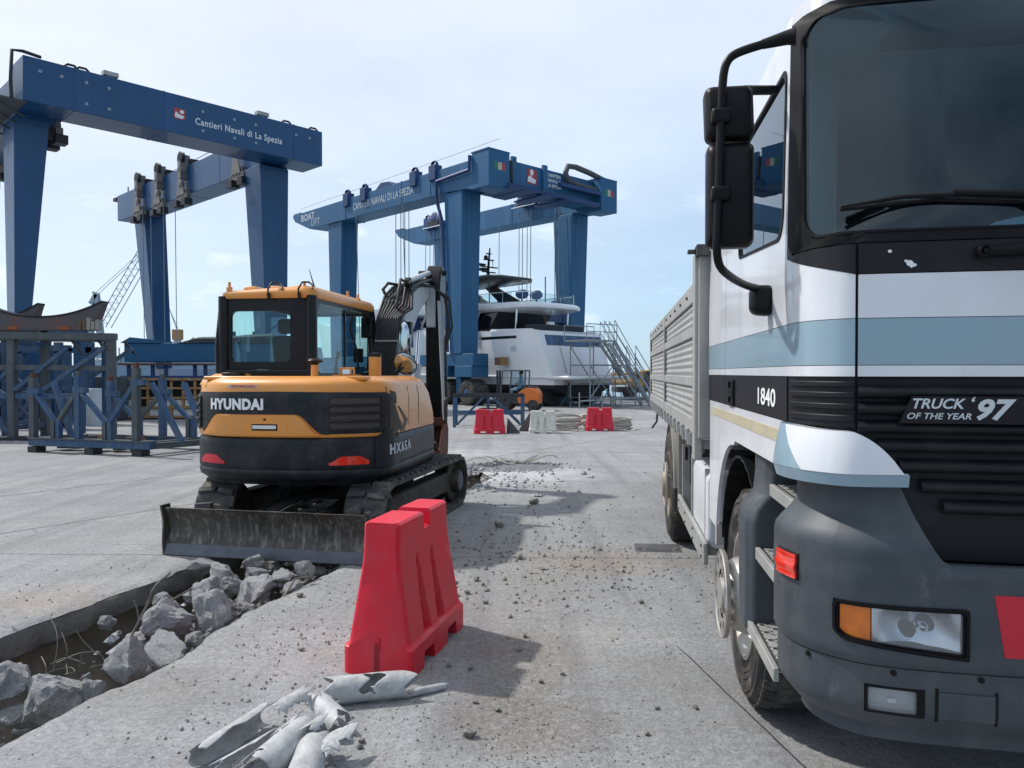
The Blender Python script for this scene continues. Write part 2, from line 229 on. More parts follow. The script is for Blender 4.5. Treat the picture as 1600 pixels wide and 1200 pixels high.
# ---------------------------------------------------------------- mesh builder
class MB:
    def __init__(s): s.v = []; s.f = []; s.m = []; s.ms = []
    def mi(s, mat):
        if mat not in s.ms: s.ms.append(mat)
        return s.ms.index(mat)
    def add(s, vs, fs, mat):
        o = len(s.v); s.v += [tuple(v) for v in vs]; k = s.mi(mat)
        for f in fs: s.f.append(tuple(i + o for i in f)); s.m.append(k)
        return s
    def hexa(s, p, mat):        # 8 corners: bottom 4 ccw, top 4 ccw
        return s.add(p, [(3, 2, 1, 0), (4, 5, 6, 7), (0, 1, 5, 4), (1, 2, 6, 5), (2, 3, 7, 6), (3, 0, 4, 7)], mat)
    def box(s, x0, x1, y0, y1, z0, z1, mat):
        return s.hexa([(x0, y0, z0), (x1, y0, z0), (x1, y1, z0), (x0, y1, z0), (x0, y0, z1), (x1, y0, z1), (x1, y1, z1), (x0, y1, z1)], mat)
    def taper(s, c0, w0, d0, c1, w1, d1, mat):   # from rectangle centre c0 (w x d) to c1
        p = []
        for c, w, d in ((c0, w0, d0), (c1, w1, d1)):
            p += [(c[0] - w/2, c[1] - d/2, c[2]), (c[0] + w/2, c[1] - d/2, c[2]), (c[0] + w/2, c[1] + d/2, c[2]), (c[0] - w/2, c[1] + d/2, c[2])]
        return s.hexa(p, mat)
    def bar(s, a, b, w, h, mat, upv=(0, 0, 1)):  # rectangular bar a->b
        a = Vector(a); b = Vector(b); d = (b - a).normalized(); u = Vector(upv)
        if abs(d.dot(u)) > 0.98: u = Vector((0, 1, 0))
        r = d.cross(u).normalized(); u = r.cross(d).normalized(); r *= w / 2; u *= h / 2
        return s.hexa([a - r - u, a + r - u, b + r - u, b - r - u, a - r + u, a + r + u, b + r + u, b - r + u], mat)
    def tube(s, pts, r, mat, n=10, caps=True):
        pts = [Vector(p) for p in pts]; rs = r if isinstance(r, (list, tuple)) else [r] * len(pts)
        rings = []; prev = None
        for i, p in enumerate(pts):
            d = (pts[min(i + 1, len(pts) - 1)] - pts[max(i - 1, 0)]).normalized()
            if prev is None:
                u = Vector((0, 0, 1)) if abs(d.z) < 0.9 else Vector((1, 0, 0)); u = (u - d * u.dot(d)).normalized()
            else: u = (prev - d * prev.dot(d)).normalized()
            prev = u; w = d.cross(u)
            rings.append([p + (u * math.cos(2 * math.pi * k / n) + w * math.sin(2 * math.pi * k / n)) * rs[i] for k in range(n)])
        return s.loft(rings, mat, closed=True, caps=caps)
    def loft(s, rings, mat, closed=True, caps=True):
        n = len(rings[0]); vs = [p for r in rings for p in r]; fs = []
        for i in range(len(rings) - 1):
            for k in range(n if closed else n - 1):
                fs.append((i * n + k, i * n + (k + 1) % n, (i + 1) * n + (k + 1) % n, (i + 1) * n + k))
        if caps and closed:
            fs.append(tuple(range(n - 1, -1, -1))); b = (len(rings) - 1) * n; fs.append(tuple(b + k for k in range(n)))
        return s.add(vs, fs, mat)
    def lathe(s, prof, axis_o, axis_d, mat, n=32):   # prof: (dist along axis, radius)
        o = Vector(axis_o); d = Vector(axis_d).normalized()
        u = Vector((0, 0, 1)) if abs(d.z) < 0.9 else Vector((1, 0, 0)); u = (u - d * u.dot(d)).normalized(); w = d.cross(u)
        rings = [[o + d * a + (u * math.cos(2*math.pi*k/n) + w * math.sin(2*math.pi*k/n)) * max(r, 1e-4) for k in range(n)] for a, r in prof]
        return s.loft(rings, mat, caps=False)
    def prism(s, poly, a, b, mat):     # poly: list of 3d points; extruded by vector (b-a)
        d = Vector(b) - Vector(a); n = len(poly); P = [Vector(p) for p in poly]
        fs = [tuple(range(n - 1, -1, -1)), tuple(n + k for k in range(n))] + [(k, (k + 1) % n, n + (k + 1) % n, n + k) for k in range(n)]
        return s.add(P + [p + d for p in P], fs, mat)
    def blob(s, c, r, mat, sub=2, amp=0.35, seed=0, fs=1.2):
        bm = bmesh.new(); bmesh.ops.create_icosphere(bm, subdivisions=sub, radius=1)
        c = Vector(c); r = Vector(r) if not isinstance(r, (int, float)) else Vector((r, r, r)); off = Vector((seed * 3.7, seed * 1.3, seed * 2.1))
        vs = []
        for v in bm.verts:
            k = 1 + amp * noise.noise(v.co * fs + off) + amp * 0.4 * noise.noise(v.co * fs * 3 + off)
            vs.append((c.x + v.co.x * r.x * k, c.y + v.co.y * r.y * k, c.z + v.co.z * r.z * k))
        s.add(vs, [tuple(v.index for v in f.verts) for f in bm.faces], mat); bm.free(); return s
    def build(s, name, parent=None, smooth=None, bevel=0, seg=2, kind=None, solid=0, label=None):
        me = bpy.data.meshes.new(name); me.from_pydata(s.v, [], s.f); me.validate(); 
        for m in s.ms: me.materials.append(m)
        if len(me.polygons) == len(s.m): me.polygons.foreach_set('material_index', s.m)
        bm = bmesh.new(); bm.from_mesh(me); bmesh.ops.recalc_face_normals(bm, faces=bm.faces); bm.to_mesh(me); bm.free()
        if smooth is not None:
            me.polygons.foreach_set('use_smooth', [True] * len(me.polygons)); me.set_sharp_from_angle(angle=R(smooth))
        o = bpy.data.objects.new(name, me); col.objects.link(o)
        if parent is not None: o.parent = parent
        if solid:
            md = o.modifiers.new('solid', 'SOLIDIFY'); md.thickness = solid; md.offset = 0
        if bevel:
            md = o.modifiers.new('bevel', 'BEVEL'); md.width = bevel; md.segments = seg; md.limit_method = 'ANGLE'; md.angle_limit = R(40)
        if kind: o['kind'] = kind
        if label: o['label'] = label
        return o
def tag(o, label, cat=None, group=None, kind=None):
    if label: o['label'] = label
    if cat: o['category'] = cat
    if group: o['group'] = group
    if kind: o['kind'] = kind
    return o
def thing(name, label, cat, loc=(0, 0, 0), rz=0.0, group=None):
    o = bpy.data.objects.new(name, None); col.objects.link(o); o.empty_display_size = 0.2
    o.location = loc; o.rotation_euler = (0, 0, rz); return tag(o, label, cat, group)
def copy_tree(o, parent=None, **kw):
    kids = [c for c in col.objects if c.parent == o]
    c = o.copy(); col.objects.link(c); c.parent = parent
    for ch in kids: copy_tree(ch, c)
    return c
def at(px, py, Y): return Vector(((px - 800) / 1200 * Y, Y, 1.62 + (583 - py) / 1200 * Y))   # photo pixel + distance -> place
def gnd(px, py): return at(px, py, 1944 / (py - 583)) * Vector((1, 1, 0))  if False else Vector(((px - 800) / 1200 * (1944 / (py - 583)), 1944 / (py - 583), 0))

# ---- surfaces S(p, z, off) -> point; patches, rings and lettering laid on them
def patch(mb, S, p0, p1, zlo, zhi, n, k, off, th, mat):
    """closed slab on surface S between heights zlo(p), zhi(p)"""
    fl = zlo if callable(zlo) else (lambda p: zlo); fh = zhi if callable(zhi) else (lambda p: zhi)
    G = []
    for i in range(n + 1):
        p = p0 + (p1 - p0) * i / n; a, b = fl(p), fh(p)
        G.append([(p, a + (b - a) * j / k) for j in range(k + 1)])
    vs = [S(p, z, off) for r in G for p, z in r] + [S(p, z, off - th) for r in G for p, z in r]
    N = (n + 1) * (k + 1); W = k + 1; fs = []
    for i in range(n):
        for j in range(k):
            a = i * W + j; fs.append((a, a + W, a + W + 1, a + 1)); fs.append((N + a, N + a + 1, N + a + W + 1, N + a + W))
    for i in range(n):
        a = i * W; fs.append((a, N + a, N + a + W, a + W)); a += k; fs.append((a, a + W, N + a + W, N + a))
    for j in range(k):
        fs.append((j, j + 1, N + j + 1, N + j)); a = n * W + j; fs.append((a, N + a, N + a + 1, a + 1))
    return mb.add(vs, fs, mat)
def rrect(p0, p1, z0, z1, r, n=6):
    """rounded rectangle loop in (p, z); r may be 4 radii: (p0,z0),(p1,z0),(p1,z1),(p0,z1)"""
    rr = r if isinstance(r, (list, tuple)) else [r] * 4; out = []
    for (cx, cz, a0, q) in ((p0 + rr[0], z0 + rr[0], 180, rr[0]), (p1 - rr[1], z0 + rr[1], 270, rr[1]), (p1 - rr[2], z1 - rr[2], 0, rr[2]), (p0 + rr[3], z1 - rr[3], 90, rr[3])):
        for i in range(n + 1):
            a = R(a0 + 90 * i / n); out.append((cx + q * math.cos(a), cz + q * math.sin(a)))
    return out
def sub_loop(loop, maxlen):
    out = []
    for i, a in enumerate(loop):
        b = loop[(i + 1) % len(loop)]; d = math.dist(a, b); k = max(1, int(d / maxlen))
        for j in range(k): out.append((a[0] + (b[0] - a[0]) * j / k, a[1] + (b[1] - a[1]) * j / k))
    return out
def ring(mb, S, inner, outer, off, th, mat):
    """frame between two loops with the same number of points"""
    n = len(inner); assert n == len(outer)
    L = [[S(p, z, off) for p, z in outer], [S(p, z, off) for p, z in inner], [S(p, z, off - th) for p, z in inner], [S(p, z, off - th) for p, z in outer]]
    vs = [v for l in L for v in l]; fs = []
    for r in range(4):
        for k in range(n): fs.append((r * n + k, r * n + (k + 1) % n, ((r + 1) % 4) * n + (k + 1) % n, ((r + 1) % 4) * n + k))
    return mb.add(vs, fs, mat)
def disc(mb, S, loop, off, th, mat, nr=3):
    """filled rounded shape on S (rings shrinking to the middle line)"""
    ps = [p for p, z in loop]; zs = [z for p, z in loop]; cp = (min(ps) + max(ps)) / 2; cz = (min(zs) + max(zs)) / 2; n = len(loop)
    vs = []; fs = []
    for s_ in (0, 1):
        o = off - th * s_; b = len(vs)
        for r in range(nr + 1):
            t = 1 - r / (nr + 0.6)
            vs += [S(cp + (p - cp) * t, cz + (z - cz) * t, o) for p, z in loop]
        for r in range(nr):
            for k in range(n): fs.append((b + r*n + k, b + r*n + (k+1) % n, b + (r+1)*n + (k+1) % n, b + (r+1)*n + k))
        fs.append(tuple(b + nr * n + k for k in range(n)))
    B = (nr + 1) * n
    for k in range(n): fs.append((k, (k + 1) % n, B + (k + 1) % n, B + k))
    return mb.add(vs, fs, mat)
def planeS(o, ux, uz, nrm):
    o = Vector(o); ux = Vector(ux).normalized(); uz = Vector(uz).normalized(); nrm = Vector(nrm).normalized()
    return lambda p, z, off=0: o + ux * p + uz * z + nrm * off
def lettering(mb, S, text, p, z, size, mat, bold=0.0, shear=0.0, spacing=1.0, align='CENTER', off=0.002, depth=0.0015, sx=1.0):
    cu = bpy.data.curves.new('txt', 'FONT'); cu.body = text; cu.size = 1.0; cu.offset = bold; cu.shear = shear; cu.space_character = spacing
    cu.align_x = align; cu.align_y = 'CENTER'; cu.resolution_u = 3; cu.extrude = 0.5
    ob = bpy.data.objects.new('txt', cu); col.objects.link(ob); bpy.context.view_layer.update()
    me = bpy.data.meshes.new_from_object(ob.evaluated_get(bpy.context.evaluated_depsgraph_get()))
    vs = [S(p + v.co.x * size * sx, z + v.co.y * size, off + (v.co.z - 0.5) * depth) for v in me.vertices]
    fs = [tuple(f.vertices) for f in me.polygons]
    mb.add(vs, fs, mat); bpy.data.objects.remove(ob); bpy.data.curves.remove(cu); bpy.data.meshes.remove(me); return mb
# ---------------------------------------------------------------- ground material: worn concrete quay
def ground_material():
    m = bpy.data.materials.new('quay_concrete'); m.use_nodes = True; nt = m.node_tree; L = nt.links
    b = nt.nodes['Principled BSDF']; tc = nn(nt, 'ShaderNodeTexCoord'); src = tc.outputs['Object']
    def noi(scale, det=6, rough=0.6, vec=src):
        n = nn(nt, 'ShaderNodeTexNoise', Scale=scale, Detail=float(det), Roughness=rough); L.new(vec, n.inputs['Vector']); return n.outputs[0]
    def mr(s, a, b_, c=0.0, d=1.0):
        n = nn(nt, 'ShaderNodeMapRange'); n.inputs[1].default_value = a; n.inputs[2].default_value = b_; n.inputs[3].default_value = c; n.inputs[4].default_value = d
        L.new(s, n.inputs[0]); return n.outputs[0]
    def mix(f, a, c2):
        n = nn(nt, 'ShaderNodeMix', data_type='RGBA')
        if isinstance(f, float): n.inputs[0].default_value = f
        else: L.new(f, n.inputs[0])
        if isinstance(a, tuple): n.inputs[6].default_value = (*a, 1)
        else: L.new(a, n.inputs[6])
        n.inputs[7].default_value = (*c2, 1); return n.outputs[2]
    def ma(op, a, b_=None, clamp=False):
        n = nn(nt, 'ShaderNodeMath', operation=op); n.use_clamp = clamp
        for i, v in enumerate((a, b_)):
            if v is None: continue
            if isinstance(v, (int, float)): n.inputs[i].default_value = v
            else: L.new(v, n.inputs[i])
        return n.outputs[0]
    sp = nn(nt, 'ShaderNodeSeparateXYZ'); L.new(src, sp.inputs[0]); X, Y = sp.outputs[0], sp.outputs[1]
    c = mix(mr(noi(0.25), 0.35, 0.65), lin('#989a9d'), lin('#85878b'))
    c = mix(mr(noi(1.3, 8, 0.7), 0.45, 0.75, 0, 0.6), c, lin('#76746f'))
    c = mix(mr(noi(0.6, 9, 0.75), 0.50, 0.62, 0, 0.35), c, lin('#adaba6'))
    c = mix(mr(noi(7.0, 9, 0.8), 0.52, 0.70, 0, 0.35), c, lin('#6f6c68'))
    # long trowel and tyre sweeps
    mp = nn(nt, 'ShaderNodeMapping'); mp.inputs['Rotation'].default_value = (0, 0, 0.12); mp.inputs['Scale'].default_value = (0.5, 7.0, 1); L.new(src, mp.inputs[0])
    c = mix(mr(noi(1.0, 5, 0.6, mp.outputs[0]), 0.5, 0.8, 0, 0.5), c, lin('#77777a'))
    mp2 = nn(nt, 'ShaderNodeMapping'); mp2.inputs['Rotation'].default_value = (0, 0, -0.2); mp2.inputs['Scale'].default_value = (6.0, 0.25, 1); L.new(src, mp2.inputs[0])
    c = mix(mr(noi(1.0, 5, 0.6, mp2.outputs[0]), 0.52, 0.75, 0, 0.35), c, lin('#6f6f71'))
    # pale dust by the trench; brown earth patches
    def spot(x, y, rx, ry, wob=0.6):
        dx = ma('DIVIDE', ma('SUBTRACT', X, x), rx); dy = ma('DIVIDE', ma('SUBTRACT', Y, y), ry)
        d = ma('ADD', ma('MULTIPLY', dx, dx), ma('MULTIPLY', dy, dy))
        d = ma('ADD', d, ma('MULTIPLY', ma('SUBTRACT', noi(2.2, 7, 0.7), 0.5), wob * 4)); return mr(d, 1.3, 0.1)
    c = mix(ma('MULTIPLY', spot(-0.2, 12.3, 1.6, 1.2), 0.7), c, lin('#c3c4c5'))
    c = mix(ma('MULTIPLY', spot(-2.2, 15.4, 2.4, 1.3), 0.55), c, lin('#bfc0c0'))
    c = mix(ma('MULTIPLY', spot(0.75, 6.6, 0.75, 0.5), 0.55), c, lin('#85796a'))
    c = mix(ma('MULTIPLY', spot(0.05, 4.35, 0.35, 0.5), 0.6), c, lin('#6f6559'))
    c = mix(ma('MULTIPLY', spot(0.05, 3.55, 0.45, 0.4), 0.6), c, lin('#655d54'))
    c = mix(ma('MULTIPLY', spot(-0.3, 5.8, 1.2, 1.6), 0.35), c, lin('#7e7a74'))
    c = mix(ma('MULTIPLY', spot(-3.3, 5.5, 0.5, 0.4), 0.3), c, lin('#9b8468'))
    # grit: small dark and light specks, denser close to the works
    g = noi(85.0, 3, 0.6); near = mr(noi(0.9, 5), 0.35, 0.65, 0.15, 1)
    c = mix(ma('MULTIPLY', mr(g, 0.60, 0.68), ma('MULTIPLY', near, 0.6)), c, lin('#55524e'))
    c = mix(ma('MULTIPLY', mr(noi(120.0, 2), 0.64, 0.70), 0.35), c, lin('#c3c0ba'))
    f1 = noi(26.0, 6, 0.75); f2 = noi(62.0, 4, 0.75)
    c = mix(mr(f1, 0.50, 0.68, 0, 0.42), c, lin('#5e5d5c')); c = mix(mr(f1, 0.50, 0.34, 0, 0.32), c, lin('#bdbdbb'))
    c = mix(mr(f2, 0.54, 0.66, 0, 0.42), c, lin('#504e4c')); c = mix(mr(f2, 0.44, 0.34, 0, 0.32), c, lin('#c8c7c4'))
    mpt = nn(nt, 'ShaderNodeMapping'); mpt.inputs['Rotation'].default_value = (0, 0, 0.22); mpt.inputs['Scale'].default_value = (3.2, 0.12, 1); L.new(src, mpt.inputs[0])
    c = mix(mr(noi(1.0, 4, 0.5, mpt.outputs[0]), 0.50, 0.64, 0, 0.30), c, lin('#66666a'))
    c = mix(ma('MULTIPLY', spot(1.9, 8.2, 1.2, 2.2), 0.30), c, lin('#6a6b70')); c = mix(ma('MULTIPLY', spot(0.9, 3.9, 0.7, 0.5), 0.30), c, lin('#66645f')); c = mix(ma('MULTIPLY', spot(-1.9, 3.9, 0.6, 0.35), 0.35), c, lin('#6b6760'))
    # chalk smears
    mp3 = nn(nt, 'ShaderNodeMapping'); mp3.inputs['Rotation'].default_value = (0, 0, 0.5); mp3.inputs['Scale'].default_value = (1.2, 9, 1); L.new(src, mp3.inputs[0])
    c = mix(mr(noi(2.0, 8, 0.75, mp3.outputs[0]), 0.66, 0.72, 0, 0.45), c, lin('#c6c7c8'))
    # cast joints and cracks (recessed by the bump, filled with dirt)
    wob = ma('MULTIPLY', ma('SUBTRACT', noi(1.1, 5), 0.5), 0.035)
    def line(a, bb, cc, w):   # a*x + b*y = c
        d = ma('ABSOLUTE', ma('ADD', ma('SUBTRACT', ma('ADD', ma('MULTIPLY', X, a), ma('MULTIPLY', Y, bb)), cc), wob)); return mr(d, w, w * 0.3)
    j = line(0.03, 1.0, 6.73, 0.012)
    for l in ((0.0, 1.0, 15.6, 0.03), (-0.83, 0.56, 11.2, 0.03), (-0.83, 0.56, 8.6, 0.025), (0.05, 1.0, 27.0, 0.05), (0.0, 1.0, 38.0, 0.07)): j = ma('MAXIMUM', j, line(*l))
    jr = line(0.99, 0.16, 1.70, 0.008); jr = ma('MULTIPLY', jr, mr(Y, 4.6, 4.4)); j = ma('MAXIMUM', j, jr)
    vo = nn(nt, 'ShaderNodeTexVoronoi', Scale=0.33, feature='DISTANCE_TO_EDGE')
    wv = nn(nt, 'ShaderNodeVectorMath', operation='ADD'); nc = nn(nt, 'ShaderNodeTexNoise', Scale=1.6, Detail=6.0); L.new(src, nc.inputs['Vector']); 
    sc_ = nn(nt, 'ShaderNodeVectorMath', operation='SCALE'); sc_.inputs['Scale'].default_value = 0.55; L.new(nc.outputs['Color'], sc_.inputs[0]); L.new(src, wv.inputs[0]); L.new(sc_.outputs[0], wv.inputs[1]); L.new(wv.outputs[0], vo.inputs['Vector'])
    crack = ma('MULTIPLY', mr(vo.outputs['Distance'], 0.0016, 0.0005), mr(noi(0.5, 3), 0.48, 0.56)); 
    jc = ma('MAXIMUM', ma('MULTIPLY', j, 0.75), ma('MULTIPLY', crack, 0.5))
    c = mix(jc, c, lin('#4b4947'))
    L.new(c, b.inputs['Base Color']); b.inputs['Roughness'].default_value = 0.88; b.inputs['Specular IOR Level'].default_value = 0.3
    h = ma('ADD', ma('MULTIPLY', noi(38.0, 8, 0.7), 0.012), ma('ADD', ma('MULTIPLY', noi(3.0, 8, 0.65), 0.03), ma('MULTIPLY', jc, -0.02)))
    h = ma('ADD', h, ma('MULTIPLY', g, 0.006))
    bp = nn(nt, 'ShaderNodeBump'); bp.inputs['Strength'].default_value = 0.75; bp.inputs['Distance'].default_value = 1.0; L.new(h, bp.inputs['Height']); L.new(bp.outputs[0], b.inputs['Normal'])
    return m
M['ground'] = ground_material()
def water_material():
    m = pm('sea_water', lin('#4f7f96'), 0.12, var=0.05); nt = m.node_tree; b = nt.nodes['Principled BSDF']
    tc = nn(nt, 'ShaderNodeTexCoord'); n = nn(nt, 'ShaderNodeTexNoise', Scale=0.8, Detail=6.0); nt.links.new(tc.outputs['Object'], n.inputs['Vector'])
    bp = nn(nt, 'ShaderNodeBump'); bp.inputs['Strength'].default_value = 0.5; bp.inputs['Distance'].default_value = 0.4; nt.links.new(n.outputs[0], bp.inputs['Height']); nt.links.new(bp.outputs[0], b.inputs['Normal']); return m
M['water'] = water_material()

TA = R(14.0); TS = Vector((math.sin(TA), math.cos(TA), 0)); TT = Vector((math.cos(TA), -math.sin(TA), 0))
def st(s, t, z=0): return TS * s + TT * t + Vector((0, 0, z))
def ease(a, b, x): x = min(1, max(0, (x - a) / (b - a))); return x * x * (3 - 2 * x)
def wnz(s, k, f): return noise.noise(Vector((s * f, k, 0.3)))
def Ledge(s):
    k = ease(12.4, 11.4, s) * ease(-3.2, -2.4, s)
    w = (-4.20 + 0.10 * wnz(s, 1, 1.1) + 0.035 * wnz(s, 2, 6) + 0.22 * ease(6.2, 7.2, s))
    return -3.6 + (w + 3.6) * k - 0.0005
def Redge(s):
    k = ease(12.4, 11.4, s) * ease(-3.2, -2.4, s)
    w = (-2.96 + 0.10 * wnz(s, 5, 1.2) + 0.04 * wnz(s, 6, 5) + 0.015 * wnz(s, 7, 17) - 0.22 * ease(6.2, 7.2, s))
    return -3.6 + (w + 3.6) * k + 0.0005
srow = [-80, -30, -12, -6, -4] + [-3.4 + 0.06 * i for i in range(int(17.4 / 0.06))] + [14.5, 15.5, 17, 19, 22, 26, 31, 38, 46, 56, 70, 90, 120, 160, 220]
offs = [0, .02, .05, .1, .18, .3, .45, .7, 1.0, 1.5, 2.2, 3.2, 5, 8, 12, 18, 28, 45, 80, 140, 240]
bm = bmesh.new()
for side in (-1, 1):
    G = []
    for s in srow:
        e = Ledge(s) if side < 0 else Redge(s)
        row = []
        for o_ in offs:
            z = 0.0
            if -3 < s < 14.3 and o_ < 3:
                z = 0.006 * wnz(s * 1.0 + o_ * 3, 9 + side, 2.0) * ease(3, 1.5, o_) - (0.012 + 0.012 * abs(wnz(s, 11 + side, 9))) * ease(0.06, 0.0, o_)
            row.append(bm.verts.new(st(s, e + side * o_, z)))
        G.append(row)
    for i in range(len(G) - 1):
        for j in range(len(offs) - 1): bm.faces.new((G[i][j], G[i + 1][j], G[i + 1][j + 1], G[i][j + 1]))
QN = Vector((0.603, 0.797, 0)); QP = Vector((9.5, 51.5, 0))
bmesh.ops.bisect_plane(bm, geom=list(bm.verts) + list(bm.edges) + list(bm.faces), plane_co=QP, plane_no=QN, clear_outer=True)
bmesh.ops.remove_doubles(bm, verts=bm.verts, dist=0.0001)
bmesh.ops.recalc_face_normals(bm, faces=bm.faces)
for f in bm.faces:
    if f.normal.z < 0: f.normal_flip()
    f.smooth = True
me = bpy.data.meshes.new('quay_ground'); bm.to_mesh(me); bm.free(); me.materials.append(M['ground'])
g_o = bpy.data.objects.new('quay_ground', me); col.objects.link(g_o); g_o['kind'] = 'structure'
# trench: broken slab edges, undercut soil walls and floor
def trench():
    ss = [-3.3 + 0.05 * i for i in range(int(15.8 / 0.05))]; rows = []
    for s in ss:
        l, r = Ledge(s), Redge(s); w = r - l; dk = min(1, w / 0.5); row = []
        def q(t, z, a=0.02, f=7):
            n = noise.noise_vector(Vector((s * f, t * f, z * f))) * a * dk
            row.append(st(s, t, z) + Vector((n.x, n.y, n.z * 0.7)))
        z0 = -0.014 - 0.012 * abs(wnz(s, 10, 9)); z1 = -0.014 - 0.012 * abs(wnz(s, 12, 9))
        row.append(st(s, l, z0 - 0.001))
        for t, z, a in ((0.02, -0.04, .03), (0.04, -0.09, .04), (0.03, -0.15, .045), (-0.03, -0.19, .035), (-0.10, -0.21, .03), (-0.12, -0.28, .04), (-0.05, -0.42, .05), (0.03, -0.56, .05), (0.12, -0.68, .06), (0.28, -0.75, .06)): q(l + t * dk, z * dk + z0 * (1 - dk), a)
        for k in range(1, 5): q(l + 0.28 * dk + (w - 0.5 * dk) * k / 5, -0.76 * dk, .09, 3)
        for t, z, a in ((0.22, -0.74, .06), (0.1, -0.6, .06), (0.04, -0.45, .05), (0.06, -0.28, .04), (0.05, -0.17, .02), (0.0, -0.14, .02), (-0.02, -0.09, .02), (-0.012, -0.04, .012)): q(r - t * dk, z * dk + z1 * (1 - dk), a)
        row.append(st(s, r, z1 - 0.001)); rows.append(row)
    n = len(rows[0]); mb = MB(); vs = [p for r in rows for p in r]
    fe, fsoil = [], []
    for i in range(len(rows) - 1):
        for k in range(n - 1):
            f = (i * n + k, i * n + k + 1, (i + 1) * n + k + 1, (i + 1) * n + k)
            (fe if (k < 4 or k > n - 6) else fsoil).append(f)
    mb.add(vs, fsoil, M['soil']); mb2 = MB(); mb2.add(vs, fe, M['slab_edge'])
    mb.build('trench', smooth=40, kind='structure'); mb2.build('broken_slab_edge', smooth=50, kind='structure')
trench()
# quay wall face, sea
mb = MB(); d = Vector((0.797, -0.603, 0)); a = QP - d * 260; b_ = QP + d * 120
mb.hexa([a + QN * 0.002 + Vector((0, 0, -3)), b_ + QN * 0.002 + Vector((0, 0, -3)), b_ + QN * 0.35 + Vector((0, 0, -3)), a + QN * 0.35 + Vector((0, 0, -3)), a + QN * 0.002 + Vector((0, 0, 0.02)), b_ + QN * 0.002 + Vector((0, 0, 0.02)), b_ + QN * 0.35 + Vector((0, 0, 0.02)), a + QN * 0.35 + Vector((0, 0, 0.02))], M['slab_edge'])
mb.build('quay_edge', kind='structure')
mb = MB(); mb.add([(-6000, -300, -1.7), (6000, -300, -1.7), (6000, 9000, -1.7), (-6000, 9000, -1.7)], [(0, 1, 2, 3)], M['water']); mb.build('sea', kind='structure')
# stone breakwater far to the right and low town shore on the left
def ridge(name, x0, x1, Y, zf, mat, dep=12, n=60):
    mb = MB(); rings = []
    for i in range(n + 1):
        x = x0 + (x1 - x0) * i / n; h = zf(i / n)
        rings.append([(x, Y - dep, -2), (x, Y - dep * .35, h * .8), (x, Y, h), (x, Y + dep * .5, h * .9), (x, Y + dep, -2)])
    mb.loft(rings, mat, closed=False, caps=False); return mb.build(name, smooth=30, kind='structure')
ridge('breakwater', 20, 90, 260, lambda t: 1.9 + 0.25 * wnz(t * 40, 3, 1), M['hill'])
M['shore'] = pm('far_shore', lin('#6f8292'), 0.95, var=0.1, vs=0.02)
ridge('far_shore', -900, -150, 900, lambda t: 9 + 9 * wnz(t * 9, 3, 1) + 4 * wnz(t * 30, 3, 1), M['shore'], dep=60)

# ---------------------------------------------------------------- rubble in the trench
def chunk_mesh(seed, mat, rough=0.05, cuts=2):
    r = random.Random(seed); bm = bmesh.new(); pts = []
    for i in range(16):
        v = Vector((r.gauss(0, 1), r.gauss(0, 1), r.gauss(0, 1))).normalized() * r.uniform(0.8, 1.05); bm.verts.new(v)
    res = bmesh.ops.convex_hull(bm, input=bm.verts); 
    bmesh.ops.delete(bm, geom=[g for g in res['geom_interior'] if isinstance(g, bmesh.types.BMVert)], context='VERTS')
    bmesh.ops.subdivide_edges(bm, edges=bm.edges, cuts=cuts, use_grid_fill=True); bmesh.ops.triangulate(bm, faces=bm.faces)
    for _ in range(2 if cuts > 2 else 0): bmesh.ops.smooth_vert(bm, verts=bm.verts, factor=.35, use_axis_x=True, use_axis_y=True, use_axis_z=True)
    off = Vector((seed * 1.7, seed * 0.6, 0))
    for v in bm.verts: v.co += v.co.normalized() * (noise.noise(v.co * 2.2 + off) * rough * 2.0 + noise.noise(v.co * 6 + off) * rough + noise.noise(v.co * 14 + off) * rough * .6)
    bmesh.ops.recalc_face_normals(bm, faces=bm.faces); me = bpy.data.meshes.new('concrete_chunk'); bm.to_mesh(me); bm.free(); me.materials.append(mat)
    me.polygons.foreach_set('use_smooth', [True] * len(me.polygons)); me.set_sharp_from_angle(angle=R(32)); return me
CH = [chunk_mesh(i, M['concrete_bit'], 0.10, 5) for i in range(9)]
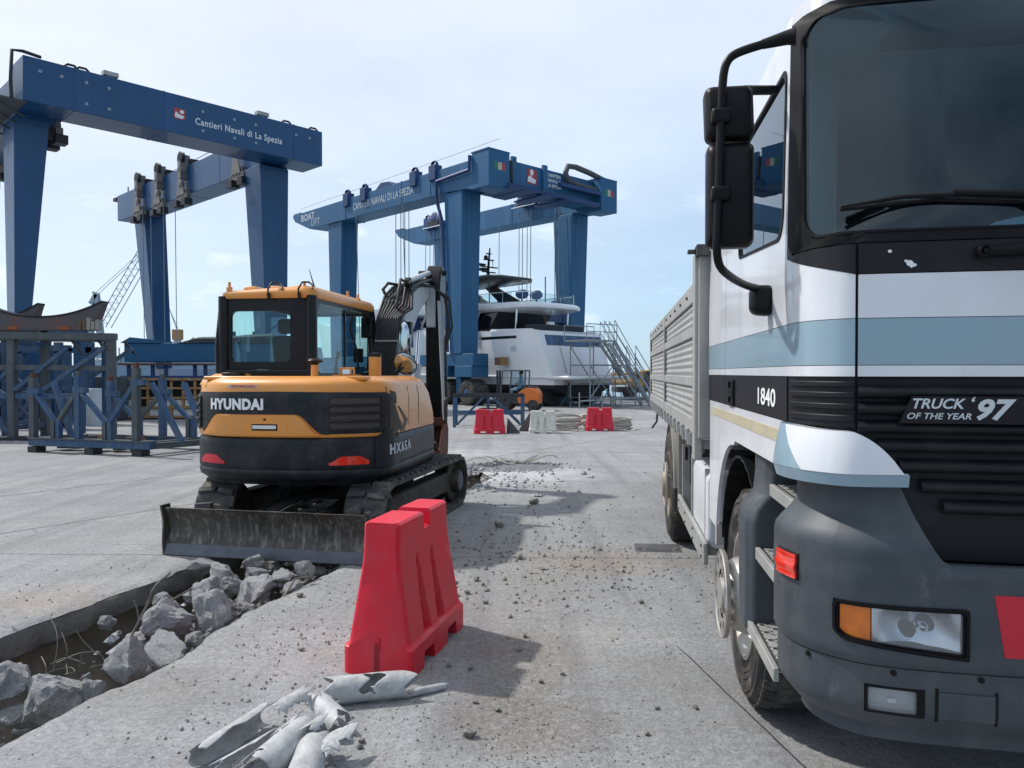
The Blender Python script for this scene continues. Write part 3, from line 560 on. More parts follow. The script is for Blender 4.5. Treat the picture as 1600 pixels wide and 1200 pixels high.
# (px, py of the chunk centre in the photo, height of its centre, radii x y z, spin, label)
CK = [(93, 1090, -.12, .20, .17, .17, .3, 'large pale broken concrete lump at the near end of the trench, wires on top'),
 (192, 1040, -.03, .13, .10, .17, 1.2, 'upright wedge of broken concrete standing in the middle of the trench'),
 (255, 1018, -.08, .19, .13, .10, 2.0, 'flat bright concrete slab piece beside the upright wedge'),
 (258, 970, -.02, .18, .15, .14, .6, 'big rounded concrete lump leaning at the trench middle, under the long bent rod'),
 (330, 955, .00, .14, .18, .17, .9, 'tall leaning concrete lump next to the big rounded one'),
 (398, 928, .0, .20, .15, .13, 1.6, 'large smooth grey concrete block near the digger blade, right side of the trench'),
 (318, 925, .0, .17, .15, .12, 2.7, 'angular grey concrete lump behind the tall leaning one'),
 (382, 953, -.03, .07, .08, .07, .3, 'small round concrete piece wedged between larger lumps'),
 (345, 898, .03, .14, .11, .08, 2.2, 'pale concrete piece second from the left just below the blade'),
 (402, 896, .04, .11, .09, .07, .5, 'pointed pale concrete piece centred below the blade'),
 (440, 903, .03, .14, .10, .08, 1.5, 'flat concrete piece right of centre below the blade'),
 (474, 893, .06, .09, .07, .11, 2.9, 'upright bluish concrete shard at the right end below the blade'),
 (318, 885, .04, .16, .10, .06, .3, 'long tilted concrete slab at the left below the blade'),
 (140, 1092, -.12, .09, .08, .12, 1.1, 'narrow dark concrete wedge lying on the right wall of the trench'),
 (6, 1075, -.16, .15, .14, .15, 1.8, 'concrete lump at the left picture edge inside the trench'),
 (30, 1120, -.30, .13, .14, .10, 2.6, 'shaded rubble lump deep down in the near trench'),
 (285, 985, -.14, .10, .10, .08, .1, 'small rubble lump in shadow under the tall leaning one'),
 (215, 1010, -.17, .12, .12, .09, 2.3, 'grey rubble lump behind the upright wedge'),
 (372, 975, -.05, .08, .06, .05, 1.3, 'thin concrete flake at the right rim of the trench'),
 (300, 1000, -.10, .07, .07, .06, .3, 'fist sized concrete bit by the flat bright slab piece'),
 (455, 918, .0, .09, .07, .05, .9, 'slim concrete bit on the right rim close to the blade'),
 (360, 915, .0, .10, .09, .07, 2.1, 'mid grey concrete bit between the smooth block and the pieces below the blade'),
 (395, 880, .02, .18, .10, .07, 2.5, 'broad concrete slab half hidden behind the blade edge')]
for i, (px, py, z, rx, ry, rz_, sp, lab) in enumerate(CK):
    Y = (1.62 - z) * 1200 / (py - 583); p = at(px, py, Y)
    o = bpy.data.objects.new('concrete_chunk', CH[i % len(CH)]); col.objects.link(o); o.location = (p.x, p.y, z)
    o.scale = (rx * 1.1, ry * 1.1, rz_ * 1.08); o.rotation_euler = (0.3 * math.sin(i), 0.3 * math.cos(i * 2), sp); tag(o, lab, 'concrete rubble', 'broken concrete lumps in the trench')
r12 = random.Random(77)
for i in range(46):
    s = r12.uniform(4.3, 6.3) if i < 34 else r12.uniform(2.6, 4.3); l, r_ = Ledge(s), Redge(s); t = l + (r_ - l) * r12.uniform(.18, .93); k = r12.uniform(.045, .10)
    o = bpy.data.objects.new('concrete_piece', CH[i % len(CH)]); col.objects.link(o); p = st(s, t, -.24 + .18 * r12.random() - (.16 if s < 4.3 else 0)); o.location = p; o.scale = (k, k * r12.uniform(.7, 1.1), k * r12.uniform(.5, .9)); o.rotation_euler = (r12.uniform(0, 3), r12.uniform(0, 3), r12.uniform(0, 6))
    tag(o, 'small piece of broken concrete packed between the larger trench lumps', 'concrete rubble', 'small pieces between the trench lumps')
# loose rubble fill below them and the powdery heap beyond the digger: uncountable
mb = MB(); r5 = random.Random(11)
def octa(mb, p, r, mat, rr=rnd):
    a = [rr.uniform(.55, 1.25) * r for _ in range(6)]; q = rr.uniform(0, 6.28); cx, sx = math.cos(q), math.sin(q)
    vs = [(a[0]*cx, a[0]*sx, 0), (-a[1]*sx, a[1]*cx, r*.1), (-a[2]*cx, -a[2]*sx, 0), (a[3]*sx, -a[3]*cx, -r*.1), (r*.15, 0, a[4]*.75), (0, r*.1, -a[5]*.7)]
    mb.add([(p[0]+v[0], p[1]+v[1], p[2]+v[2]) for v in vs], [(0,1,4),(1,2,4),(2,3,4),(3,0,4),(1,0,5),(2,1,5),(3,2,5),(0,3,5)], mat)
for i in range(1700):
    s = r5.uniform(1.5, 11.5); l, r_ = Ledge(s), Redge(s); t = r5.uniform(l + 0.12, r_ - 0.08); 
    if r_ - l < 0.4: continue
    z = -0.70 + (0.58 if s > 4.2 else 0.30) * r5.random() ** .8 ; octa(mb, st(s, t, z), (0.012 + 0.07 * r5.random() ** 2.5), M['concrete_bit'], r5)
mb.build('trench_rubble', kind='stuff', label='loose broken concrete filling the bottom of the trench')['category'] = 'rubble'
mb = MB()
for i in range(800):
    q = r5.gauss(0, 1); w = r5.gauss(0, 1); p = Vector((-0.15, 13.2, 0)) + Vector((1, 0.25, 0)) * q * 0.50 + Vector((0, 1, 0)) * w * 0.30
    h = 0.11 * math.exp(-(q * q + w * w) * 0.8); octa(mb, (p.x, p.y, h * r5.uniform(.5, 1)), r5.uniform(0.010, 0.040), M['powder'], r5)
rings = []
for k in range(6):
    rr_ = 1.1 * (1 - k / 5.2); rings.append([(-0.15 + rr_ * .95 * math.cos(a * .3927) * (1 + .25 * wnz(a, k, .9)), 13.2 + rr_ * .6 * math.sin(a * .3927), -.01 + 0.095 * (k / 5) ** .8) for a in range(16)])
mb.loft(rings, M['powder'])
mb.build('rubble_heap', kind='stuff', label='low grey heap of powdered concrete beyond the digger')['category'] = 'rubble'
mb = MB()
for i in range(150):
    s = r5.uniform(9.8, 12.5); t = -3.0 + r5.gauss(0, .5); octa(mb, st(s, t, 0.02 * r5.random()), r5.uniform(0.012, 0.06), M['concrete_bit'], r5)
for i in range(160):
    octa(mb, Vector((-2.9 + r5.gauss(0, .5), 14.8 + r5.gauss(0, .35), 0.05 * r5.random())), r5.uniform(0.02, 0.07), M['concrete_bit'], r5)
mb.build('scattered_rubble', kind='stuff', label='scattered concrete crumbs by the far end of the trench')['category'] = 'rubble'
# thin bent rods on the heap
for i in range(7):
    mb = MB(); x = -0.75 + 0.18 * i; mb.tube([(x + .06 * k * (1 + .3 * (i % 2)), 13.05 + .07 * i + .10 * math.sin(k * .5 + i) , 0.13 + .05 * math.sin(k * .55 + i * .8)) for k in range(9)], 0.010, M['rope'], n=5)
    tag(mb.build('bent_rod'), 'thin pale bent rod lying on the powdered concrete heap', 'rod', 'rods on the concrete heap')
# gravel and grit
mb = MB(); r6 = random.Random(21)
def grit(n, cx, cy, sx_, sy_, r0, r1):
    for i in range(n):
        x, y = cx + r6.gauss(0, sx_), cy + r6.gauss(0, sy_); t = Vector((x, y, 0)).dot(TT); s = Vector((x, y, 0)).dot(TS)
        if y < 0.6 or (Ledge(s) - .02 < t < Redge(s) + .02): continue
        r_ = r0 + (r1 - r0) * r6.random() ** 3; octa(mb, (x, y, r_ * .35), r_, M['pebble'], r6)
grit(750, 0.0, 4.8, 0.75, 1.6, .002, .010); grit(900, 0.75, 6.5, 0.5, 0.6, .003, .016); grit(1100, -0.4, 3.4, 0.6, 0.6, .002, .009)
grit(900, -1.2, 4.5, 0.35, 1.2, .003, .012); grit(350, -0.2, 8.5, 0.8, 1.4, .004, .025); grit(1200, 0.05, 2.9, 0.35, 0.25, .002, .008)
grit(500, -3.4, 5.2, 0.9, 1.6, .003, .012); grit(300, 0.9, 3.6, 0.8, 1.3, .0015, .006); grit(500, 1.0, 10, 1.5, 3, .004, .018); grit(350, -0.1, 6.4, .5, .8, .004, .028)
for i in range(5200):
    x, y = r6.uniform(-2.2, 1.7), 2.6 + 6.5 * r6.random() ** 1.6; t = Vector((x, y, 0)).dot(TT); s = Vector((x, y, 0)).dot(TS)
    if Ledge(s) - .02 < t < Redge(s) + .02 or noise.noise(Vector((x * 1.3, y * 1.3, 4))) < -.05: continue
    octa(mb, (x, y, .001), .0012 + .0045 * r6.random() ** 2 * (y / 4), M['pebble'], r6)
mb.build('gravel', kind='stuff', label='fine grit and crumbs scattered over the concrete')['category'] = 'gravel'
ST = [(733, 1151, .036), (563, 1162, .022), (777, 1110, .022), (880, 1054, .018), (1003, 940, .024), (820, 993, .026), (742, 1098, .018), (560, 1170, .02), (812, 870, .045), (780, 821, .06), (835, 784, .075), (745, 905, .035), (730, 925, .03), (1028, 1108, .016), (1012, 1148, .018), (1088, 1107, .02), (921, 731, .03), (957, 916, .022), (758, 940, .028), (700, 1040, .02), (468, 930, .03), (232, 955, .02), (470, 1015, .02), (735, 1045, .02), (845, 1065, .02)]
PB = [chunk_mesh(50 + i, M['pebble'], 0.10, 1) for i in range(4)]
for i, (px, py, r_) in enumerate(ST):
    p = gnd(px, py + 4); o = bpy.data.objects.new('stone', PB[i % 4]); col.objects.link(o); o.location = (p.x, p.y, r_ * .5); o.scale = (r_, r_ * .85, r_ * .7); o.rotation_euler = (0, 0, i)
    tag(o, 'small rough stone lying loose on the dusty concrete', 'stone', 'loose stones on the concrete')
# bent rebar and wires sticking out of the trench
def crv(pts, k=5):
    o = []
    for i in range(len(pts) - 1):
        p0, p1, p2, p3 = pts[max(0, i-1)], pts[i], pts[i+1], pts[min(len(pts)-1, i+2)]
        for q in range(k): t = q / k; o.append(0.5 * ((2*p1) + (-p0+p2)*t + (2*p0-5*p1+4*p2-p3)*t*t + (-p0+3*p1-3*p2+p3)*t**3))
    return o + [pts[-1]]
def rod(pts, r, lab, cat='rebar', mat='rebar', grp='bent rods and wires in the trench'):
    mb = MB(); mb.tube(crv(pts), r, M[mat], n=6); return tag(mb.build('bent_rebar' if cat == 'rebar' else cat.replace(' ', '_'), smooth=60), lab, cat, grp)
def rp(px, py, z): Y = (1.62 - z) * 1200 / (py - 583); return at(px, py, Y)
def chain(*ps): return [at(px, py, Y) for px, py, Y in ps]
rod(chain((196, 1008, 4.9), (213, 975, 4.95), (228, 945, 5.0), (240, 918, 5.0), (264, 896, 5.0)), .009, 'long bent steel rod leaning up out of the trench over the left rim')
rod(chain((262, 942, 5.2), (285, 928, 5.5), (305, 916, 5.7)), .009, 'straight pale rod lying flat behind the big rounded concrete lump')
rod(chain((207, 940, 5.0), (212, 955, 5.0), (214, 968, 5.0)), .006, 'short vertical rod stub under the left slab rim')
rod(chain((474, 913, 5.9), (480, 905, 5.9), (478, 893, 5.9)), .012, 'short hooked rod standing at the right rim by the blade')
rod(chain((440, 935, 5.6), (452, 918, 5.7), (463, 905, 5.8), (492, 903, 5.9)), .008, 'forked pale rod draped over the right rim by the blade')
for i, pts in enumerate([((80, 1048, 4.3), (86, 1010, 4.35), (84, 985, 4.4), (74, 965, 4.45)), ((98, 1045, 4.4), (101, 1015, 4.4), (93, 990, 4.45)), ((65, 1062, 4.2), (68, 1045, 4.2), (61, 1028, 4.25)),
    ((40, 1075, 4.1), (55, 1062, 4.2), (80, 1050, 4.3), (105, 1045, 4.35), (113, 1052, 4.3), (98, 1056, 4.3)), ((85, 1038, 4.4), (120, 1023, 4.45), (148, 1022, 4.5), (160, 1035, 4.5), (155, 1050, 4.4)),
    ((115, 985, 4.6), (128, 1005, 4.6), (150, 1025, 4.6)), ((100, 1040, 4.3), (102, 1056, 4.25)), ((120, 1045, 4.4), (124, 1025, 4.4)), ((138, 1045, 4.5), (165, 1038, 4.55), (180, 1030, 4.6)), ((75, 1040, 4.35), (100, 1030, 4.4), (130, 1040, 4.4))]):
    rod(chain(*pts), .0026, 'thin curled wire springing from the near concrete lump', 'wire')
# broken grey pipes in the foreground
def kn(seed, t, n, amp):     # sharp broken edge: straight runs between random knots
    r = random.Random(seed); k = [r.uniform(-1, 1) * amp for _ in range(n + 2)]; x = max(0, min(.9999, t)) * n; i = int(x); return k[i] + (k[i + 1] - k[i]) * (x - i)
def pipe_piece(pts, r, a0, a1, lab, seed, n=40, k=36, th=0.0035, hole=None, tip=0.0):
    """broken piece of pipe wall between angles a0..a1 with sharp ragged edges"""
    A, B = Vector(pts[0]), Vector(pts[1]); d = (B - A).normalized(); u = d.cross(Vector((0, 0, 1))).normalized(); w = u.cross(d); Ln = (B - A).length
    mb = MB(); vs = []
    for i in range(n + 1):
        for j in range(k + 1):
            f = j / k; g = i / n
            e0 = kn(seed * 7 + 1, f, 7, .05); e1 = kn(seed * 7 + 2, f, 7, .05) - tip * abs(f - .5)
            l = e0 + g * (Ln + e1 - e0)
            an = a0 + kn(seed * 7 + 3, g, 7, .30) + (a1 + kn(seed * 7 + 4, g, 7, .30) - a0 - kn(seed * 7 + 3, g, 7, .30)) * f
            vs.append(A + d * l + (u * math.cos(an) + w * math.sin(an)) * r * (1 + .04 * wnz(g * 3, seed, 1)))
    def keep(i, j):
        if not hole: return True
        g, f = (i + .5) / n, (j + .5) / k
        if isinstance(hole[0], tuple): return all(not (h[0] < g < h[1] and h[2] + kn(seed + 9, (g - h[0]) / (h[1] - h[0]), 5, .09) < f < h[3] + kn(seed + 10, (g - h[0]) / (h[1] - h[0]), 5, .09)) for h in hole)
        return not (hole[0] < g < hole[1] and hole[2] + kn(seed + 9, (g - hole[0]) / (hole[1] - hole[0]), 5, .09) < f < hole[3] + kn(seed + 10, (g - hole[0]) / (hole[1] - hole[0]), 5, .09))
    fs = [(i * (k+1) + j, (i+1) * (k+1) + j, (i+1) * (k+1) + j + 1, i * (k+1) + j + 1) for i in range(n) for j in range(k) if keep(i, j)]
    mb.add(vs, fs, M['pvc']); o = mb.build('broken_pipe', smooth=35, solid=th); return tag(o, lab, 'broken pipe', 'pieces of broken grey plastic pipe')
pipe_piece((rp(515, 1082, .062), rp(642, 1070, .062)), .064, -1.2, 4.2, 'long half crushed grey pipe length lying under the near red barrier', 1, hole=(.42, .62, .22, .50), tip=.03)
pipe_piece((rp(640, 1086, .02), rp(698, 1074, .015)), .018, -2.0, 2.4, 'narrow curled pipe splinter sticking out right of the red barrier foot', 2, tip=.05)
pipe_piece((rp(497, 1106, .06), rp(528, 1135, .05)), .058, .1, 3.3, 'short rounded pipe shell lying at the end of the long piece', 3)
pipe_piece((rp(310, 1190, .05), rp(428, 1112, .07)), .055, 1.3, 4.6, 'long pipe trough at the left of the heap with a torn top edge', 4, tip=.1)
pipe_piece((rp(385, 1222, .06), rp(468, 1152, .07)), .068, -.2, 3.0, 'wide bright pipe shell in the middle of the heap', 5, hole=(.0, .2, .6, .9))
pipe_piece((rp(466, 1235, .06), rp(490, 1168, .06)), .066, -.2, 3.3, 'pale rounded pipe end at the bottom picture edge', 6)
pipe_piece((rp(428, 1122, .09), rp(482, 1092, .10)), .055, .5, 2.2, 'torn pipe strip bridging the upper part of the heap', 7, tip=.1)
pipe_piece((rp(503, 1200, .02), rp(548, 1168, .03)), .09, 1.0, 2.1, 'flat pointed pipe shard right of the heap', 8, tip=.12)
pipe_piece((rp(478, 1150, .11), rp(505, 1132, .12)), .034, .4, 3.0, 'small curled white pipe flake on top of the heap', 9, tip=.05)
pipe_piece((rp(345, 1212, .03), rp(430, 1162, .05)), .05, 1.6, 3.2, 'thin long pipe splinter between the trough and the bright shell', 10, tip=.15)
pipe_piece((rp(440, 1165, .05), rp(482, 1128, .08)), .055, 1.8, 3.9, 'dark shaded pipe shard leaning inside the heap', 12, tip=.1)
pipe_piece((rp(470, 1172, .04), rp(500, 1150, .06)), .04, 2.0, 4.0, 'small dark pipe flake between the rounded end and the flat shard', 14, tip=.08)
# drain grate by the truck's rear wheel
t_ = thing('drain_grate', 'small cast iron drain grate set in the concrete near the truck rear wheel', 'drain grate', gnd(1028, 857), R(-6))
mb = MB(); mb.box(-.21, .21, -.16, .16, -.002, .004, M['iron']); mb.build('frame', t_)
for i in range(9):
    mb = MB(); mb.box(-.105 + i * .026, -.093 + i * .026, -.11, .11, .005, .011, M['iron']); o = mb.build('bar', t_)
for sx_ in (-.17, .17):
    mb = MB(); mb.box(sx_ - .02, sx_ + .02, -.08, .08, .005, .010, M['iron']); mb.build('hinge_plate', t_)
# ---------------------------------------------------------------- truck. local frame: X across (0..2.5 left to right in view), Y from the nose back, Z up
TRK = thing('flatbed_truck', 'white and pale blue dropside truck with black mirrors and grey bumper, parked at the right', 'truck', (.845, 2.35, 0), -R(7.69))
def pathfn(tab, mirror=True):
    pts = [Vector((a, b)) for a, b in tab]
    if mirror:
        base = pts[:]; mid = base[-1]
        pts = base + [Vector((2.5 - q.x, q.y)) for q in reversed(base[:-1] if abs(mid.x - 1.25) < 1e-6 else base)]
    # smooth by Catmull resampling
    S_ = []
    for i in range(len(pts) - 1):
        p0, p1, p2, p3 = pts[max(0, i - 1)], pts[i], pts[i + 1], pts[min(len(pts) - 1, i + 2)]
        for k in range(8):
            t = k / 8; S_.append(0.5 * ((2 * p1) + (-p0 + p2) * t + (2 * p0 - 5 * p1 + 4 * p2 - p3) * t * t + (-p0 + 3 * p1 - 3 * p2 + p3) * t ** 3))
    S_.append(pts[-1]); L_ = [0]
    for i in range(1, len(S_)): L_.append(L_[-1] + (S_[i] - S_[i - 1]).length)
    T = L_[-1]
    import bisect
    def f(p):
        if p <= 0: return Vector((S_[0].x, S_[0].y - p)), Vector((-1, 0))
        if p >= T: return Vector((S_[-1].x, S_[-1].y + (p - T))), Vector((1, 0))
        i = min(len(L_) - 2, bisect.bisect_right(L_, p) - 1); t = (p - L_[i]) / max(1e-9, L_[i + 1] - L_[i])
        a = S_[i].lerp(S_[i + 1], t)
        d = (S_[min(i + 2, len(S_) - 1)] - S_[max(i - 1, 0)]).normalized(); return a, Vector((d.y, -d.x))
    return f, T
cabpath, CT = pathfn([(.06, .30), (.062, .25), (.068, .19), (.085, .13), (.112, .08), (.150, .038), (.205, .008), (.42, -.012), (.8, -.035), (1.25, -.045)])
def cabS(p, z, off=0):
    a, n = cabpath(p); w = max(0, z - 1.98); fr = max(0, min(1, (p + 0.02) / 0.12)) * max(0, min(1, (CT - p + .02) / .12))
    y = a.y + fr * 0.12 * w; x = a.x + (0.02 * w if a.x < 1.25 else -0.02 * w)
    return Vector((x + n.x * off, y + n.y * off, z))
bumpath, BT = pathfn([(.018, .27), (.020, .22), (.030, .165), (.052, .105), (.09, .045), (.15, -.010), (.24, -.055), (.42, -.085), (.8, -.105), (1.25, -.115)])
def bumS(p, z, off=0):
    a, n = bumpath(p); sh = ease(1.10, 1.21, z) * 0.075 + ease(0.62, 0.54, z) * 0.05 + ease(.77, .745, z) * 0.012
    lip = 0.006 * math.exp(-((z - 1.0 - .03 * ease(.3, .6, p)) / .012) ** 2)
    return Vector((a.x + n.x * (off - sh + lip), a.y + n.y * (off - sh + lip), z))
def tp(name, fn, smooth=35, bevel=0, seg=2, parent=TRK, **k):
    mb = MB(); fn(mb); return mb.build(name, parent, smooth=smooth, bevel=bevel, seg=seg, **k)
G_ = 0.004
SEAM = next(p * .001 for p in range(2000) if cabpath(p * .001)[0].x > .2)     # corner panel | grille panel
Wz = [1.61, 1.645, 1.785]
# --- inner body shell (dark) behind the panels
def shell(mb):
    rings = []
    for z in (1.31, 1.6, 2.0):
        rings.append([cabS(p, z, -.03) for p in [-2.2, -1.4, -.7, 0, .06, .12, .18, .24, .3, .5, .9, CT/2, CT-.9, CT-.5, CT-.3, CT-.24, CT-.18, CT-.12, CT-.06, CT, CT+.7, CT+1.4, CT+2.2]])
    mb.loft(rings, M['frame_dark'])
tp('cab_shell', shell)
# --- side door, right rear quarter, mirrored on the far side
def sidepanels(p_a, p_b, name, far):
    P = (lambda p: p) if not far else (lambda p: CT - p)
    def f(mb):
        for z0, z1, m in ((1.455, 1.608, 'panel_black'), (1.61, 1.643, 'white'), (1.645, 1.785, 'blue_stripe'), (1.787, 1.98, 'white')):
            patch(mb, cabS, P(p_a), P(p_b), z0, z1, 10, 2, 0.0 if m != 'blue_stripe' else 0.0, .022, M[m])
    return tp(name, f)
def window_part(parent, p0, p1, z0, z1, holes, P):
    pass
for far in (False, True):
    P = (lambda p: p) if not far else (lambda p: CT - p)
    d_ = sidepanels(-1.50 + G_, -.002, 'door', far)
    q_ = sidepanels(-2.22, -1.50 - G_, 'cab_rear_quarter', far)
    # upper door frame with window opening (front edge upright, low sill that drops forward)
    inner = sub_loop(rrect(-1.08, -.075, 2.09, 2.70, [.05, .10, .06, .08], 5), .1)
    inner = [(p, z + (.075 * (-p - .075)) * (1 if z < 2.3 else 0)) for p, z in inner]
    cx, cz = -.72, 2.38
    outer = []
    for p, z in inner:
        # push each point to the door outline rectangle
        dx, dz = p - cx, z - cz; t = min(((-.002 if dx > 0 else -1.496) - cx) / dx if abs(dx) > 1e-6 else 9e9, ((2.80 if dz > 0 else 1.98) - cz) / dz if abs(dz) > 1e-6 else 9e9)
        outer.append((cx + dx * t, cz + dz * t))
    outer2 = outer[:]
    for tgt in ((-.002, 2.80), (-1.496, 2.80), (-.002, 1.98), (-1.496, 1.98)):
        k = min(range(len(outer2)), key=lambda i: math.dist(outer2[i], tgt)); outer2[k] = tgt
    FP = (lambda l: [(P(p), z) for p, z in l])
    mb = MB(); ring(mb, cabS, FP(inner), FP(outer2), 0, .03, M['white']); mb.build('door_frame', d_, smooth=35)
    rub = [(cx + (p - cx) * .965, cz + (z - cz) * .95) for p, z in inner]
    mb = MB(); ring(mb, cabS, FP(rub), FP(inner), .004, .02, M['rubber']); mb.build('window_seal', d_, smooth=35)
    mb = MB(); disc(mb, cabS, FP([(cx + (p - cx) * .975, cz + (z - cz) * .965) for p, z in inner]), -.006, .004, M['sideglass']); mb.build('window_pane', d_, smooth=35)
    mb = MB(); patch(mb, cabS, P(-2.22), P(-1.504), 1.98, 2.80, 6, 5, 0, .03, M['white']); mb.build('upper_quarter', q_, smooth=35)
    # door handle recess
    mb = MB(); ring(mb, cabS, FP(rrect(-1.32, -1.19, 1.47, 1.575, .012, 3)), FP(rrect(-1.35, -1.165, 1.455, 1.59, .015, 3)), .010, .02, M['trim']); patch(mb, cabS, P(-1.32), P(-1.19), 1.50, 1.545, 2, 2, .012, .008, M['trim']); mb.build('door_handle', d_, smooth=35)
    # lower white side panel with wheel arch cut, beige tape
    def lower(mb):
        def zl(p):
            w = .30 - p
            c = 1.50; r_ = .66
            arch = 0.60 + math.sqrt(max(0, r_ * r_ - (w - c) ** 2)) if abs(w - c) < r_ else 0
            base = 1.285 + 0.0 * w if w < c else .72
            return max(base, arch) if w < c else max(arch, .72)
        patch(mb, cabS, P(-.0), P(-1.2), zl, 1.452, 24, 3, .0, .02, M['white'])
        patch(mb, cabS, P(-1.2), P(-1.93), zl, 1.452, 30, 3, .0, .02, M['white'])
        patch(mb, cabS, P(-1.93), P(-2.16), .72, 1.452, 3, 4, .0, .02, M['white'])
    tp('side_skirt', lower)
    mb = MB(); patch(mb, cabS, P(-.02), P(-2.10), 1.372, 1.418, 12, 1, .0025, .002, M['beige_tape']); mb.build('tape_strip', TRK)
    # corner panel: louvred black band, white, stripe, white and black wedge
    def corner(mb):
        for z0, z1, m in ((1.61, 1.643, 'white'), (1.645, 1.785, 'blue_stripe')):
            patch(mb, cabS, P(G_), P(SEAM - G_), z0, z1, 10, 2, .002, .022, M[m])
        wedge = lambda p: 2.008 - .090 * max(0, min(1, ((p if not far else CT - p) - .005) / (SEAM - .005)))
        patch(mb, cabS, P(G_), P(SEAM - G_), 1.787, wedge, 12, 3, .002, .022, M['white'])
        patch(mb, cabS, P(G_), P(SEAM - G_), lambda p: wedge(p) + .001, 2.012, 12, 1, .0035, .022, M['panel_black'])
        patch(mb, cabS, P(G_), P(SEAM - G_), 1.455, 1.608, 10, 2, -.004, .018, M['panel_black'])
    c_ = tp('corner_panel', corner)
    for z in (1.485, 1.520, 1.555, 1.588):
        mb = MB(); patch(mb, cabS, P(.045), P(SEAM - G_), z - .011, z + .007, 8, 1, .003, .010, M['grille_black']); mb.build('louvre', c_, smooth=35, bevel=.003)
    # fairing below: pale blue side, white front, pointed tip
    fp, FT = None, None
    def fairing(mb):
        pe = SEAM + .138; N_ = (lambda p: p if not far else CT - p)
        def zt(p): p = N_(p); return 1.452 - .008 * ease(.1, .3, p) - 0.150 * max(0, (p - SEAM + .02) / (pe - SEAM + .02)) ** 1.5
        def zb(p): return 1.280
        def S3(p, z, off=0):
            pp = N_(p); hh = (z - 1.28) / .17
            return cabS(p, z, off + .052 * (1 - .55 * hh ** 2) * ease(-.07, .05, pp) * (1 - .45 * ease(.3, .5, pp)))
        def warp(k0, k1):
            def W(p, z, off=0):
                pp = N_(p); d = .12 * max(0, 1 - (z - 1.318) / .134)
                t = (pp + .055) / .145 if k0 == 0 else max(0, 1 - (pp - .092) / (pe - .092))
                return S3(P(pp + d * t), z, off)
            return W
        patch(mb, warp(0, 1), P(-.055), P(.09), 1.318, zt, 12, 8, .005, .05, M['blue_stripe'])
        patch(mb, warp(1, 0), P(.092), P(pe), 1.318, lambda p: max(zt(p), 1.320), 24, 8, .006, .05, M['white'])
        def U(p, z, off=0): return S3(p, z, off - .012 * ((1.318 - z) / .038))
        patch(mb, U, P(-.055), P(pe + .004), zb, 1.317, 26, 2, .005, .06, M['blue_stripe'])
    tp('corner_fairing', fairing, smooth=40)
# --- nose panels
def nose(mb):
    for z0, z1, m in ((1.61, 1.643, 'white'), (1.645, 1.785, 'blue_stripe'), (1.787, 1.918, 'white')):
        patch(mb, cabS, SEAM + G_, CT - SEAM - G_, z0, z1, 24, 3, .004, .024, M[m])
hood = tp('nose_panel', nose, smooth=35)
mb = MB(); patch(mb, cabS, SEAM + G_, CT - SEAM - G_, 1.921, 2.012, 24, 2, .0035, .024, M['panel_black']); mb.build('scuttle_panel', TRK, smooth=35)
# paint chips on the scuttle panel and small nicks
for k, (p, z, r_) in enumerate(((SEAM + .145, 1.948, .011), (SEAM + .158, 1.942, .006), (SEAM + .135, 1.955, .005), (SEAM + .150, 1.938, .005), (SEAM + .09, 1.985, .006), (.03, 1.985, .004))):
    mb = MB(); disc(mb, cabS, [(p + r_ * (1 + .5 * wnz(a, k, 1.3)) * math.cos(a), z + r_ * .8 * math.sin(a)) for a in [i * .7 for i in range(9)]], .0050, .001, M['white_txt'], nr=1); mb.build('paint_chip', TRK)
mb = MB(); mb.lathe([(0, .018), (.03, .02), (.04, .012)], cabS(SEAM + .335, 1.975), (0, -1, 0), M['rubber'], n=14); mb.tube([cabS(SEAM + .335, 1.975, .02), cabS(SEAM + .5, 1.98, .035), cabS(SEAM + .75, 1.985, .04)], .016, M['rubber']); mb.build('wiper_spindle', TRK, smooth=50)
# --- grille
def grille(mb):
    patch(mb, cabS, SEAM + G_, CT - SEAM - G_, 1.30, 1.603, 20, 4, -.015, .02, M['grille_black']); patch(mb, cabS, SEAM + .12, CT - SEAM - .12, 1.06, 1.299, 20, 4, -.015, .02, M['grille_black'])
gr_ = tp('grille', grille)
gz = [1.565, 1.515, 1.46, 1.405, 1.345, 1.285, 1.225]
for i, z in enumerate(gz):
    a = SEAM + G_ + (0 if z > 1.44 else .02 + (1.44 - z) * 1.0)
    mb = MB(); S4 = lambda p, zz, off=0, z=z: cabS(p, zz, off + .028 * max(0, 1 - ((zz - z + .004) / .022) ** 2))
    patch(mb, S4, a, CT - a, z - .022, z + .018, 24, 6, -.004, .012, M['grille_black']); mb.build('louvre', gr_, smooth=50)
# badge plate and lettering
mb = MB(); Sb = cabS
p0 = next(p * .001 for p in range(3000) if (lambda q: 800 + 1200 * (.845 + .991*q.x + .134*q.y) / (2.35 - .134*q.x + .991*q.y) > 1405)(cabS(p * .001, 1.5, .035)))
bl = [(p0, 1.472), (p0 + .48, 1.472), (p0 + .50, 1.552), (p0 + .035, 1.552)]
disc(mb, Sb, sub_loop(bl, .02), .034, .006, M['panel_black'], nr=2); bd = mb.build('badge_plate', TRK)
mb = MB(); out = sub_loop([(p0 - .002, 1.470), (p0 + .482, 1.470), (p0 + .502, 1.554), (p0 + .034, 1.554)], .02); inn = sub_loop(bl, .02)
if len(out) == len(inn): ring(mb, Sb, inn, out, .036, .006, M['grey_txt'])
mb.build('badge_border', bd)
mb = MB(); lettering(mb, Sb, 'TRUCK', p0 + .030, 1.529, .041, M['silver_txt'], bold=.02, shear=.28, align='LEFT', off=.036, sx=1.05); lettering(mb, Sb, '\u2018', p0 + .185, 1.530, .05, M['silver_txt'], bold=.02, shear=.28, align='LEFT', off=.036)
